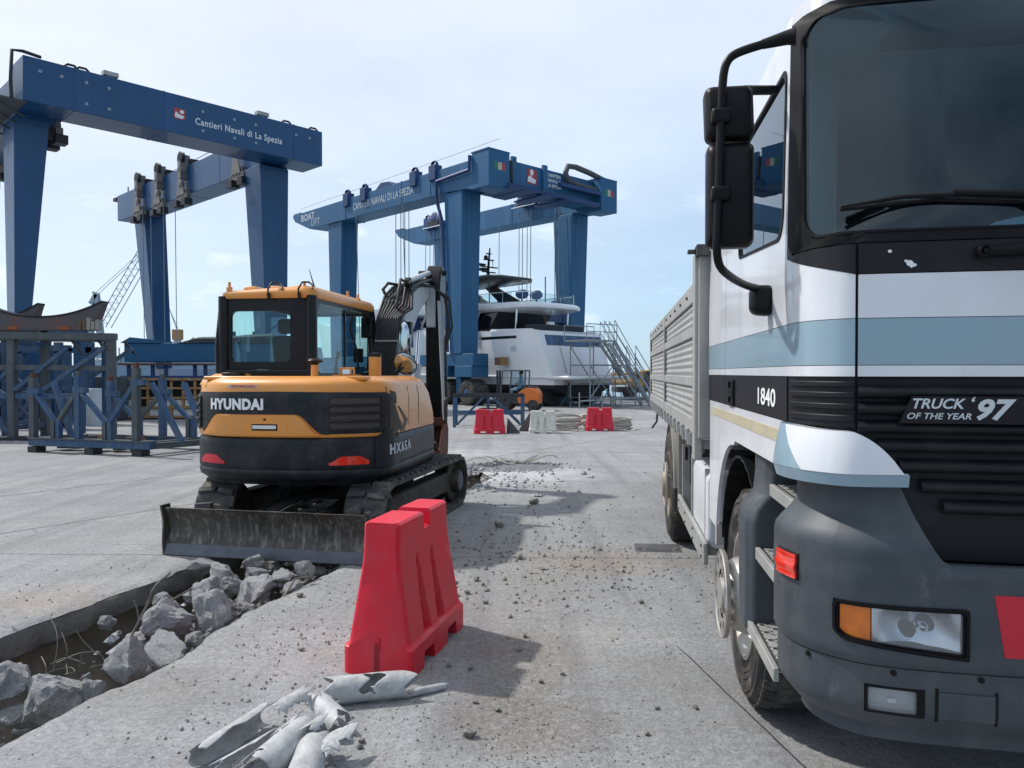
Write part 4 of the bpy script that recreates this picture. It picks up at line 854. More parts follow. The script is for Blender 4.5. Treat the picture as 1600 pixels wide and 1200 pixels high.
lettering(mb, Sb, 'OF THE YEAR', p0 + .018, 1.493, .0255, M['silver_txt'], bold=.012, shear=.28, align='LEFT', off=.036, sx=1.13)
lettering(mb, Sb, '97', p0 + .198, 1.511, .080, M['silver_txt'], bold=.035, shear=.3, align='LEFT', off=.036, sx=1.12); mb.build('lettering', bd)
mb = MB(); lettering(mb, lambda p, z, off=0: cabS(p, z, off), '1840', -.37, 1.524, .095, M['white_txt'], bold=.012, align='CENTER', off=.003, sx=2.05); mb.build('door_number', TRK)
# --- windscreen frame, glass, roof
x125 = CT / 2
inner = sub_loop(rrect(.165, CT - .165, 2.045, 2.775, .075, 6), .07)
outer_ = [(cxp, cz_) for cxp, cz_ in [((x125 + (p - x125) * (1 + .145 / (x125 - .165))), 2.41 + (z - 2.41) * (1 + .03 / .365)) for p, z in inner]]
mb = MB(); ring(mb, cabS, inner, outer_, .007, .02, M['rubber']); mb.build('windscreen_surround', TRK, smooth=40)
mb = MB(); ring(mb, cabS, [(x125 + (p - x125) * .994, 2.41 + (z - 2.41) * .98) for p, z in inner], inner, .010, .014, M['trim']); mb.build('windscreen_seal', TRK, smooth=50)
mb = MB(); disc(mb, cabS, [(x125 + (p - x125) * .995, 2.41 + (z - 2.41) * .983) for p, z in inner], .002, .004, M['windscreen'], nr=5); mb.build('windscreen', TRK, smooth=40)
for far in (False, True):
    P = (lambda p: p) if not far else (lambda p: CT - p)
    mb = MB(); patch(mb, cabS, P(-.002), P(.058), 2.012, 2.82, 5, 8, .002, .03, M['panel_black']); mb.build('pillar_trim', TRK, smooth=40)
def roof(mb):
    ps = [-2.2, -1.5, -.7, -.2, 0, .04, .08, .12, .16, .2, .25, .35, .5, .9, CT/2, CT-.9, CT-.5, CT-.35, CT-.25, CT-.2, CT-.16, CT-.12, CT-.08, CT-.04, CT, CT+.2, CT+.7, CT+1.5, CT+2.2]
    rings = [[cabS(p, 2.80, 0.0) for p in ps]]
    c = Vector((1.25, 1.25, 0))
    for z, k in ((2.85, .0), (2.92, .05), (2.99, .12), (3.05, .24), (3.08, .5), (3.09, .97)):
        rings.append([Vector((q.x + (c.x - q.x) * k, q.y + (c.y - q.y) * k, z)) for q in [cabS(p, min(z, 2.9), 0.0) for p in ps]])
    mb.loft(rings, M['white'])
tp('roof', roof, smooth=50)
mb = MB(); patch(mb, cabS, .05, CT - .05, 2.808, 2.86, 24, 1, .005, .02, M['white']); mb.build('header_panel', TRK, smooth=40)
mb = MB(); mb.tube([cabS(-.35, 2.93, -.08), cabS(-.36, 3.02, -.10)], .02, M['trim']); mb.build('roof_marker', TRK)
# cab back wall, floor, dash, seats, wheel, curtain
mb = MB(); mb.box(.10, 2.40, 2.44, 2.48, 1.2, 2.86, M['dashboard']); mb.build('cab_back_wall', TRK, bevel=.01)
mb = MB(); mb.box(.12, 2.38, .35, 2.44, 1.45, 1.52, M['dashboard']); mb.build('cab_floor', TRK)
mb = MB(); mb.loft([[(x, .10, 1.95), (x, .12, 2.03), (x, .30, 2.06), (x, .48, 2.0), (x, .55, 1.8), (x, .5, 1.5), (x, .12, 1.5)] for x in (.16, .6, 1.2, 1.8, 2.34)], M['dashboard']); mb.build('dashboard', TRK, smooth=30)
mb = MB()
for i in range(9): mb.box(.17 + i * .006, .19 + i * .02, .50 + .035 * i, .53 + .035 * i, 2.0, 2.8, M['curtain'])
mb.build('curtain', TRK, smooth=60)
for k, x in enumerate((.62, 1.85)):
    mb = MB(); mb.loft([[(x - .25, y, z), (x + .25, y, z), (x + .25, y + .12, z + .02), (x - .25, y + .12, z + .02)] for y, z in ((1.05, 1.75), (1.12, 2.0), (1.2, 2.3))], M['seat_cloth']); mb.loft([[(x - .13, y, z), (x + .13, y, z), (x + .13, y + .1, z), (x - .13, y + .1, z)] for y, z in ((1.20, 2.33), (1.24, 2.55))], M['seat_cloth'])
    mb.box(x - .25, x + .25, .62, 1.1, 1.62, 1.78, M['seat_cloth']); mb.build('seat', TRK, smooth=30, bevel=.04, seg=3)
mb = MB(); c0 = Vector((1.86, .52, 2.05)); mb.tube([c0 + Vector((.23 * math.cos(a * .3142), .12 * math.sin(a * .3142), .2 * math.sin(a * .3142))) for a in range(21)], .014, M['trim'], n=8, caps=False); mb.tube([c0 + Vector((0, .1, -.25)), c0], .03, M['trim']); mb.bar(c0 - Vector((.22, 0, 0)), c0 + Vector((.22, 0, 0)), .03, .02, M['trim']); mb.build('steering_wheel', TRK, smooth=60)
mb = MB(); mb.blob((.80, .22, 2.08), (.13, .08, .05), M['paper'], sub=3, amp=.3, seed=4); mb.build('white_cloth', TRK, smooth=60)
mb = MB(); mb.tube([cabS(.95, 2.03, -.06), cabS(.93, 2.2, -.07), cabS(.90, 2.42, -.08)], .006, M['trim'], n=6); mb.build('dash_antenna', TRK)
mb = MB(); mb.box(.35, 2.15, .16, .30, 2.70, 2.72, M['dashboard']); mb.build('sun_visor', TRK)
# wiper
pw = lambda px: next(p * .002 for p in range(1400) if (lambda q: 800 + 1200 * (.845 + .991*q.x + .134*q.y) / (2.35 - .134*q.x + .991*q.y) > px)(cabS(p * .002, 2.13, .02)))
pa, pb_ = pw(1312), pw(1598)
mb = MB(); mb.tube([cabS(pa, 2.127, .022), cabS((pa * 2 + pb_) / 3, 2.146, .026), cabS((pa + 2 * pb_) / 3, 2.143, .030), cabS(pb_ + .1, 2.118, .03)], [.004, .007, .008, .006], M['rubber'], n=8); mb.tube([cabS(pa - .005, 2.121, .012), cabS((pa + pb_) / 2, 2.135, .014), cabS(pb_ + .1, 2.11, .014)], .006, M['rubber'], n=8); mb.build('wiper_blade', TRK, smooth=50)
mb = MB(); mb.tube([cabS((pa + 2 * pb_) / 3 - .03, 2.150, .035), cabS(pb_, 2.135, .045), cabS(pb_ + .12, 2.08, .05), cabS(pb_ + .25, 2.0, .04)], [.009, .011, .014, .018], M['trim'], n=8); mb.build('wiper_arm', TRK, smooth=50)
# --- bumper
pf = lambda px, z=.9: next(p * .001 for p in range(3000) if (lambda q: 800 + 1200 * (.845 + .991*q.x + .134*q.y) / (2.35 - .134*q.x + .991*q.y) > px)(bumS(p * .001, z)))
q415, q480, q303, q518 = pf(1415), pf(1482), pf(1303), pf(1518)
def bump_top(p):
    p = min(p, BT - p); return 1.300 - .235 * ease(q415 - .02, q480 + .01, p) ** .8
LZ = 0.752
def lamp_lo(t):
    u_ = min(1, max(0, t / .05)); return .820 - .028 * t / (q518 - q303) + .035 * (1 - math.sqrt(max(0, 1 - (1 - u_) ** 2)))
lampo = [(q303, .92), (q303 + .008, .936), (q518 - .01, .940), (q518, .93), (q518, .80), (q518 - .008, .79)] + [(q303 + t, lamp_lo(t)) for t in (.28, .2, .12, .05, .03, .015, .006, .001)]
def bump_main(mb):
    # panel around the lamp opening built from strips
    for far in (False, True):
        P = (lambda p: p) if not far else (lambda p: BT - p)
        patch(mb, bumS, P(-.02), P(q303), .936, lambda p: bump_top(p), 16, 14, 0, .03, M['bumper']); patch(mb, bumS, P(-.02), P(q303), LZ, .936, 16, 8, 0, .03, M['bumper'])
        lo = lambda p, far=far: max(LZ + .002, lamp_lo((p if not far else BT - p) - q303) - .004)
        patch(mb, bumS, P(q303), P(q518), LZ, lo, 16, 4, 0, .03, M['bumper'])
        patch(mb, bumS, P(q303), P(q518), .936, lambda p: bump_top(p), 20, 14, 0, .03, M['bumper'])
        patch(mb, bumS, P(q518), P(BT / 2), LZ, lambda p: bump_top(p), 24, 18, 0, .03, M['bumper'])
bm_ = tp('bumper', bump_main, smooth=50)
def spoiler(mb):
    a, b_ = pf(1355, .65) - .004, pf(1447, .65) + .004
    for far in (False, True):
        P = (lambda p: p) if not far else (lambda p: BT - p)
        patch(mb, bumS, P(-.02), P(a), .555, LZ - .004, 12, 8, -.002, .03, M['bumper'])
        patch(mb, bumS, P(a), P(b_), .555, .606, 6, 3, -.002, .03, M['bumper']); patch(mb, bumS, P(a), P(b_), .692, LZ - .004, 6, 3, -.002, .03, M['bumper'])
        patch(mb, bumS, P(b_), P(BT / 2), .555, LZ - .004, 16, 8, -.002, .03, M['bumper'])
sp_ = tp('lower_spoiler', spoiler, smooth=50)
mb = MB(); patch(mb, bumS, -.02, BT + .02, .50, .558, 40, 2, -.03, .02, M['bumper']); mb.build('spoiler_lip', TRK, smooth=50)
mb = MB(); patch(mb, bumS, 0.05, BT - .05, .56, 1.05, 40, 2, -.16, .02, M['frame_dark']); mb.build('bumper_backing', TRK, smooth=50)
for far in (False, True):
    P = (lambda p: p) if not far else (lambda p: BT - p)
    # headlamp
    hl = [(P(p), z) for p, z in lampo]; hs = sub_loop(hl, .02); cxp = P((q303 + q518) / 2); czp = .865
    sc_l = lambda k, kz: [(cxp + (p - cxp) * k, czp + (z - czp) * kz) for p, z in hs]
    hb = MB(); disc(hb, bumS, sc_l(.99, .98), -.07, .01, M['trim'], nr=2); H = hb.build('headlamp', TRK)
    mb = MB(); ring(mb, bumS, sc_l(.955, .88), sc_l(1.0, 1.0), .006, .075, M['trim']); mb.build('lamp_bezel', H, smooth=40)
    mb = MB(); ring(mb, bumS, sc_l(.925, .80), sc_l(.955, .88), -.002, .06, M['rubber']); mb.build('lamp_seal', H, smooth=40)
    pm_ = q303 + (q518 - q303) * .29
    t_split = lambda l, keep: [(p, z) for p, z in l]
    zlo_ = lambda p, far=far: czp + (max(.79, lamp_lo((p if not far else BT - p) - q303)) - czp) * .80
    mb = MB()
    Sr = lambda p, z, off=0: bumS(p, z, off + .0006 * math.sin(p * 900))
    patch(mb, Sr, P(q303 + .016), P(pm_), zlo_, .925, 60, 3, -.012, .01, M['amber']); mb.build('indicator_lens', H, smooth=40)
    mb = MB()
    Sg = lambda p, z, off=0: bumS(p, z, off + .00035 * math.sin(p * 1300))
    patch(mb, Sg, P(pm_ + .003), P(q518 - .016), zlo_, .925, 150, 3, -.008, .003, M['lensglass']); mb.build('headlamp_lens', H, smooth=40)
    def Sb2(p, z, off=0):
        t = ((p if not far else BT - p) - (pm_ + .02)) / (q518 - .03 - pm_); zz = (z - .865) / .06
        return bumS(p, z, off - .055 * (1 - min(1, (abs(2 * t - 1) ** 2 * .9 + zz * zz * .35))) - .012 * abs(math.sin(t * 6.3 + zz)))
    mb = MB(); patch(mb, Sb2, P(pm_ + .003), P(q518 - .016), zlo_, .925, 24, 8, -.014, .003, M['reflector']); mb.build('reflector_bowl', H, smooth=60)
    mb = MB(); cc = bumS(P(pm_ + .15), .872, -.03); nrm = (bumS(P(pm_ + .15), .865, 0) - bumS(P(pm_ + .15), .865, -.1)).normalized(); mb.lathe([(-.03, .013), (0, .013), (.008, .001)], cc, nrm, M['chrome'], n=14); mb.build('bulb_shield', H, smooth=60)
    # fog lamp
    a, b_ = pf(1355, .65), pf(1447, .65)
    mb = MB(); ring(mb, bumS, [(P(p), z) for p, z in rrect(a + .006, b_ - .018, .614, .684, .006, 3)], [(P(p), z) for p, z in rrect(a, b_ + .003, .607, .691, .008, 3)], .001, .07, M['trim']); F = mb.build('fog_lamp', TRK, smooth=40)
    mb = MB(); patch(mb, Sg, P(a + .006), P(b_ - .018), .614, .684, 70, 4, -.006, .003, M['lensglass']); mb.build('fog_lens', F, smooth=40)
    mb = MB(); patch(mb, bumS, P(a + .004), P(b_ - .016), .612, .686, 8, 4, -.035, .003, M['fogwhite']); mb.build('fog_reflector', F, smooth=40)
    mb = MB(); pmid = (a + b_) / 2 - .005; patch(mb, bumS, P(pmid - .012), P(pmid + .012), .640, .652, 2, 2, -.012, .02, M['chrome']); mb.build('fog_bulb_shield', F)
    # side marker
    m0, m1 = pf(1213.5, 1.0) if False else .06, .175
    mb = MB(); patch(mb, bumS, P(m0 - .006), P(m1 + .006), .958, 1.046, 6, 3, .004, .02, M['rubber']); MK = mb.build('side_marker', TRK, smooth=40, bevel=.003)
    mb = MB(); patch(mb, lambda p, z, off=0: bumS(p, z, off + .001 * math.sin(z * 1200)), P(m0), P(m1), .965, 1.040, 6, 26, .012, .01, M['redlens']); mb.build('marker_lens', MK, smooth=40)
    # steps between bumper and wheel
    X = (lambda x: x) if not far else (lambda x: 2.5 - x)
    for k, z in enumerate((1.165, .905, .595)):
        x0 = (.10, .045, .02)[k]; mb = MB(); y0, y1 = .30, (.80, .80, .84)[k]
        def bx(mb, a, b, c, d, e, f, m): mb.box(min(X(a), X(b)), max(X(a), X(b)), c, d, e, f, m)
        bx(mb, x0, x0 + .02, y0, y1, z - .045, z + .003, M['alu']); bx(mb, x0, x0 + .26, y0, y1, z - .012, z - .006, M['alu']); s_ = mb.build('step', TRK, bevel=.006, smooth=40)
        # tread: a grid plate with raised ringed holes
        mb = MB(); nx, ny = 5, 12; cw = .22 / nx; cl = (y1 - y0) / ny
        for i in range(nx):
            for j in range(ny):
                cx_, cy_ = x0 + .03 + cw * (i + .5), y0 + cl * (j + .5); hx, hy = cw / 2, cl / 2; nh = 8
                if (i + j) % 2: hole = 0.0
                else: hole = .36
                zt_ = z
                if hole:
                    sq = []; ci = []
                    for a_ in range(nh):
                        an = 2 * math.pi * (a_ + .5) / nh; c1, s1 = math.cos(an), math.sin(an); m_ = max(abs(c1), abs(s1))
                        sq.append((X(cx_ + hx * c1 / m_), cy_ + hy * s1 / m_, zt_)); ci.append((X(cx_ + cw * hole * c1), cy_ + cl * hole * s1, zt_ + .002))
                    vs = sq + ci + [(v[0], v[1], zt_ - .006) for v in ci]
                    mb.add(vs, [(q_, (q_ + 1) % nh, nh + (q_ + 1) % nh, nh + q_) for q_ in range(nh)] + [(nh + q_, nh + (q_ + 1) % nh, 2 * nh + (q_ + 1) % nh, 2 * nh + q_) for q_ in range(nh)], M['alu'])
                else: mb.add([(X(cx_ - hx), cy_ - hy, zt_), (X(cx_ + hx), cy_ - hy, zt_), (X(cx_ + hx), cy_ + hy, zt_), (X(cx_ - hx), cy_ + hy, zt_)], [(0, 1, 2, 3)], M['alu'])
        mb.build('step_tread', s_)
        mb = MB(); mb.add([(X(x0 + .02), y0, z - .0055), (X(x0 + .26), y0, z - .0055), (X(x0 + .26), y1, z - .0055), (X(x0 + .02), y1, z - .0055)], [(0, 1, 2, 3)], M['frame_dark']); mb.build('step_hole_shade', s_)  # dark sheet over the plate, colours the shade inside the tread holes
    # arch column and step back wall
    mb = MB()
    def colx(z): return .085 - .075 * ease(1.15, 1.02, z)
    rings = []
    for z in (.56, .62, .80, .9, 1.0, 1.06, 1.12, 1.2, 1.28):
        x0 = colx(z); y0 = .80 + .0 * z; y1 = .98 + .25 * abs((z - .55)) ** 1.0 * .4
        rings.append([(X(x0 + .03), y0, z), (X(x0), y0 + .035, z), (X(x0), y1, z), (X(x0 + .05), y1 + .02, z), (X(.35), y1 + .02, z), (X(.35), y0, z)])
    mb.loft(rings, M['bumper']); mb.build('arch_column', TRK, smooth=40, bevel=.008)
    mb = MB(); bx(mb, .30, .34, .25, .82, .56, 1.28, M['bumper']); mb.build('step_back_wall', TRK)
    # wheel arch liner: ribbed
    mb = MB(); rings = []
    for i in range(29):
        a_ = R(20 + 150 * i / 28); rr_ = .63 + (.008 if i % 2 else 0)
        rings.append([(X(.09), 1.50 - rr_ * math.cos(a_), .56 + rr_ * math.sin(a_)), (X(.5), 1.50 - rr_ * math.cos(a_), .56 + rr_ * math.sin(a_)), (X(.5), 1.50 - (rr_ + .012) * math.cos(a_), .56 + (rr_ + .012) * math.sin(a_)), (X(.09), 1.50 - (rr_ + .012) * math.cos(a_), .56 + (rr_ + .012) * math.sin(a_))])
    mb.loft(rings, M['trim']); mb.build('arch_liner', TRK)
    mb = MB(); bx(mb, .10, .50, 2.10, 2.12, .42, .85, M['rubber']); mb.build('mud_flap', TRK)
    mb = MB(); bx(mb, .06, .10, 2.13, 2.20, .62, .74, M['alu']); mb.build('arch_bracket', TRK)
# red slanted decal on the bumper
mb = MB(); r0, r1 = pf(1557, .95), pf(1600, .95) + .16
patch(mb, lambda p, z, off=0: bumS(p + (.985 - z) * .16, z, off), r0, r1, .808, .985, 8, 8, .0015, .001, M['red_paint']); mb.build('red_decal', TRK)
for p in (pf(1260), pf(1400), pf(1540)):
    mb = MB(); cc = bumS(p, .735, .0); nrm = (bumS(p, .735, 0) - bumS(p, .735, -.1)).normalized(); mb.lathe([(0, .009), (.003, .009), (.004, .0)], cc, nrm, M['trim'], n=8); mb.build('bumper_screw', TRK)
mb = MB(); patch(mb, bumS, pf(1465, .65), pf(1470, .65), .60, .70, 1, 3, .0015, .002, M['trim']); mb.build('spoiler_seam', TRK); mb = MB(); patch(mb, bumS, pf(1560, .65), pf(1564, .65), .60, .70, 1, 3, .0015, .002, M['trim']); mb.build('spoiler_seam', TRK)
mb = MB(); patch(mb, bumS, pf(1470, .65), pf(1560, .65), .61, .69, 4, 3, .004, .006, M['bumper']); mb.build('spoiler_blank', TRK, bevel=.004)
# radiator details behind the opening
mb = MB()
for i in range(14): mb.box(.45 + i * .12, .55 + i * .12, .10, .14, .98, 1.07, M['frame_dark'])
mb.tube([(.4, .08, 1.07), (.8, .06, 1.04), (2.1, .06, 1.05)], .022, M['hose']); mb.build('intercooler_piping', TRK, smooth=40)
# --- mirrors and their tube arm (both sides)
for far in (False, True):
    X = (lambda x: x) if not far else (lambda x: 2.5 - x)
    def V(u, w, z): return (X(u), w, z)
    # pixel to local helper is done once for the near side: arm runs from the roof edge out and down to the door base
    arm = [V(.065, .22, 2.735), V(.035, .23, 2.737), V(-.11, .26, 2.712), V(-.147, .265, 2.69), V(-.165, .268, 2.635), V(-.175, .27, 2.2), V(-.182, .27, 2.04), V(-.17, .29, 1.99), V(-.135, .34, 1.965), V(-.05, .50, 1.945), V(.03, .60, 1.94)]
    mb = MB(); pts = [Vector(a) for a in arm]; dense = []
    for i in range(len(pts) - 1):
        for k in range(4): dense.append(pts[i].lerp(pts[i + 1], k / 4))
    dense.append(pts[-1])
    for _ in range(3): dense = [dense[0]] + [(dense[i - 1] + dense[i] * 2 + dense[i + 1]) / 4 for i in range(1, len(dense) - 1)] + [dense[-1]]
    mb.tube(dense, .0145, M['trim'], n=12); mb.tube([dense[0], dense[3], dense[6]], [.03, .024, .016], M['trim'], n=10); A = mb.build('mirror_arm', TRK, smooth=50)
    mb = MB(); ca = Vector(V(.03, .60, 1.905)); mb.loft([[ca + Vector(((1 if not far else -1) * x, y, z)) for x, y, z in ((-.045 * k, -.05 * k, -.06 * k), (.04, -.05 * k, -.07 * k), (.04, .05 * k, -.07 * k), (-.045 * k, .05 * k, -.06 * k), (-.05 * k, .05 * k, .035), (.04, .05 * k, .04), (.04, -.05 * k, .04), (-.05 * k, -.05 * k, .035))][:4] + [] for k in (1,)] + [[ca + Vector(((1 if not far else -1) * x, y, z)) for x, y, z in ((-.045, -.045, .05), (.045, -.045, .05), (.045, .045, .05), (-.045, .045, .05))]], M['trim']); mb.build('arm_base', A, smooth=60, bevel=.028, seg=4)
    for nm, z0, z1, u0, u1, ry in (('wide_angle_mirror', 2.430, 2.618, -.215, -.050, -.10), ('main_mirror', 2.060, 2.422, -.208, -.048, 0.0)):
        mb = MB(); cz = (z0 + z1) / 2; cu = (u0 + u1) / 2; hw, hz = (u1 - u0) / 2, (z1 - z0) / 2
        rings = []
        for yy, k in ((.0, .80), (.012, .93), (.035, 1.0), (.085, 1.0), (.092, .97)):
            rings.append([V(cu + (p) * k + (ry * q_ * .4), .27 + .02 + yy, cz + q_ * k) for p, q_ in rrect(-hw, hw, -hz, hz, .025, 4)])
        mb.loft(rings, M['trim']); H = mb.build(nm, A, smooth=45)
        H['label'] = 'black mirror housing seen from its back' 
    for z in (2.50, 2.235):
        mb = MB(); mb.box(min(X(-.200), X(-.135)), max(X(-.200), X(-.135)), .25, .30, z - .025, z + .025, M['trim']); mb.build('mirror_clamp', A, bevel=.01, seg=2, smooth=40)
    mb = MB(); mb.bar(V(.06, .50, 2.66), V(-.09, .33, 2.605), .03, .03, M['trim']); mb.build('mirror_bracket', A, bevel=.006)
# --- wheels
def wheel(name, x, y, r, w, out, rimm, dual=False, ringed=True, lab=None):
    """out: -1 outer face towards -X, +1 towards +X"""
    W = MB(); pr = [(-.0, .60), (-.012, .66), (-.018, .80), (-.012, .92), (.012, .965), (.03, .985), (.05, 1.0), (w / 2, 1.004), (w - .05, 1.0), (w - .02, .96), (w, .85), (w + .01, .7), (w, .58)]
    ax = Vector((-out, 0, 0)); o0 = Vector((x, y, r))
    W.lathe([(a, q * r) for a, q in pr], o0, ax, M['tyre'], n=64)
    for a_, q_ in ((-.0165, .70), (-.0185, .76), (-.016, .87)):
        W.lathe([(a_ - .003, (q_ - .008) * r), (a_ - .006, q_ * r), (a_ - .003, (q_ + .008) * r)], o0, ax, M['tyre'], n=64)
    T = W.build(name, TRK, smooth=40, label=lab)
    mb = MB()
    nb = 44
    for i in range(nb):
        an = 2 * math.pi * i / nb
        for k, (a0, a1) in enumerate(((.012, .07), (.085, w / 2 - .01), (w / 2 + .01, w - .085), (w - .07, w - .012))):
            sh = (.5 if k % 2 else 0) * 2 * math.pi / nb; P8 = []
            for rr_ in (r * .985, r * 1.012):
                for aa, bb in ((a0, -.055), (a1, -.05), (a1, .05), (a0, .055)):
                    t = an + sh + bb; P8.append(o0 + ax * aa + Vector((0, math.cos(t) * rr_ * (1 if aa > .02 else .985), math.sin(t) * rr_ * (1 if aa > .02 else .985))))
            mb.hexa(P8, M['tyre'])
    mb.build('tread', T)
    mb = MB(); rr = .60 * r
    if not dual: mb.lathe([(.0, rr), (-.012, rr * 1.0), (-.012, rr * .95), (.02, rr * .92), (.05, rr * .86), (.05, rr * .7), (.01, rr * .62), (-.05, rr * .56), (-.085, rr * .50), (-.09, rr * .2), (-.10, .08), (-.12, .075), (-.125, .02), (-.125, 0)], o0, ax, M[rimm], n=48)
    else: mb.lathe([(.0, rr), (-.01, rr), (-.01, rr * .95), (.05, rr * .92), (.14, rr * .86), (.15, rr * .6), (.13, rr * .45), (-.04, rr * .42), (-.07, rr * .36), (-.075, 0)], o0, ax, M[rimm], n=48)
    mb.build('rim', T, smooth=35)
    if ringed:
        mb = MB(); ro, ri = .215, .120; a0 = -.115 if not dual else -.045; n = 10; K = 8
        for i in range(n):    # ring with round holes, cell by cell
            t0, t1 = 2 * math.pi * i / n, 2 * math.pi * (i + 1) / n; rm = (ro + ri) / 2; hr = .026
            outer_c = []; inner_c = []
            tm = (t0 + t1) / 2; c_ = (rm * math.cos(tm), rm * math.sin(tm))
            bnd_ = [(ro, t0), (ro, tm), (ro, t1), (rm, t1), (ri, t1), (ri, tm), (ri, t0), (rm, t0)]
            for q, t in bnd_:
                bp_ = (q * math.cos(t), q * math.sin(t)); d = Vector((bp_[0] - c_[0], bp_[1] - c_[1])).normalized(); outer_c.append(bp_); inner_c.append((c_[0] + d.x * hr, c_[1] + d.y * hr))
            def L3(l, a): return [o0 + ax * a + Vector((0, p[0], p[1])) for p in l]
            vs = L3(outer_c, a0 + .004) + L3(inner_c, a0) + L3(inner_c, a0 + .02) + L3(outer_c, a0 + .02)
            mb.add(vs, [(s_ * K + k, s_ * K + (k + 1) % K, (s_ + 1) * K + (k + 1) % K, (s_ + 1) * K + k) for s_ in range(3) for k in range(K)], M['steel_rim'])
        mb.lathe([(a0 + .02, ro), (a0 + .002, ro + .002), (a0 - .004, ro - .004), (a0 + .004, ro - .012)], o0, ax, M['steel_rim'], n=48); mb.build('nut_ring', T, smooth=40)
        for i in range(10):
            mb = MB(); t = 2 * math.pi * i / 10; c = o0 + Vector((0, .105 * math.cos(t), .105 * math.sin(t))); mb.lathe([(-.075 if not dual else -.02, .016), (a0 + .01, .015), (a0 + .005, .0)], c, ax, M['steel_rim'], n=8)
            mb.build('wheel_nut', T, smooth=30)
    return T
wheel('front_wheel', .115, 1.49, .52, .31, -1, 'steel_rim', lab='dusty front tyre with silver rim and holed nut ring')
wheel('front_wheel', 2.385, 1.49, .52, .31, 1, 'steel_rim', ringed=False)
for o_, x in ((-1, .0), (1, 2.5)):
    wheel('rear_wheel', x, 5.20, .535, .31, o_, 'rim_beige', dual=True, lab='dusty rear tyre with beige rim')
    wheel('inner_rear_wheel', x - o_ * .33, 5.20, .535, .30, o_, 'rim_beige', dual=True, ringed=False)
# --- chassis, bed
for x in (.82, 1.60):
    mb = MB(); mb.box(x, x + .08, .3, 8.9, .82, 1.08, M['frame_dark']); mb.build('chassis_rail', TRK)
mb = MB(); mb.lathe([(0, .06), (1.6, .06)], (.45, 5.2, .53), (1, 0, 0), M['frame_dark'], n=14); mb.blob((1.25, 5.2, .53), (.25, .22, .22), M['frame_dark'], amp=.05); mb.build('rear_axle', TRK, smooth=50)
mb = MB(); mb.lathe([(0, .05), (1.8, .05)], (.35, 1.49, .50), (1, 0, 0), M['frame_dark'], n=14); mb.build('front_axle', TRK, smooth=50)
mb = MB(); mb.box(.6, 1.9, .5, 2.3, .75, 1.3, M['frame_dark']); mb.build('engine_block', TRK, bevel=.05)
Z0, Z1 = 1.22, 2.215
mb = MB(); mb.box(.0, 2.5, 2.62, 9.15, 1.13, 1.19, M['bed_alu']); mb.build('bed_floor', TRK, bevel=.006)
posts = [2.60, 5.75, 8.98]
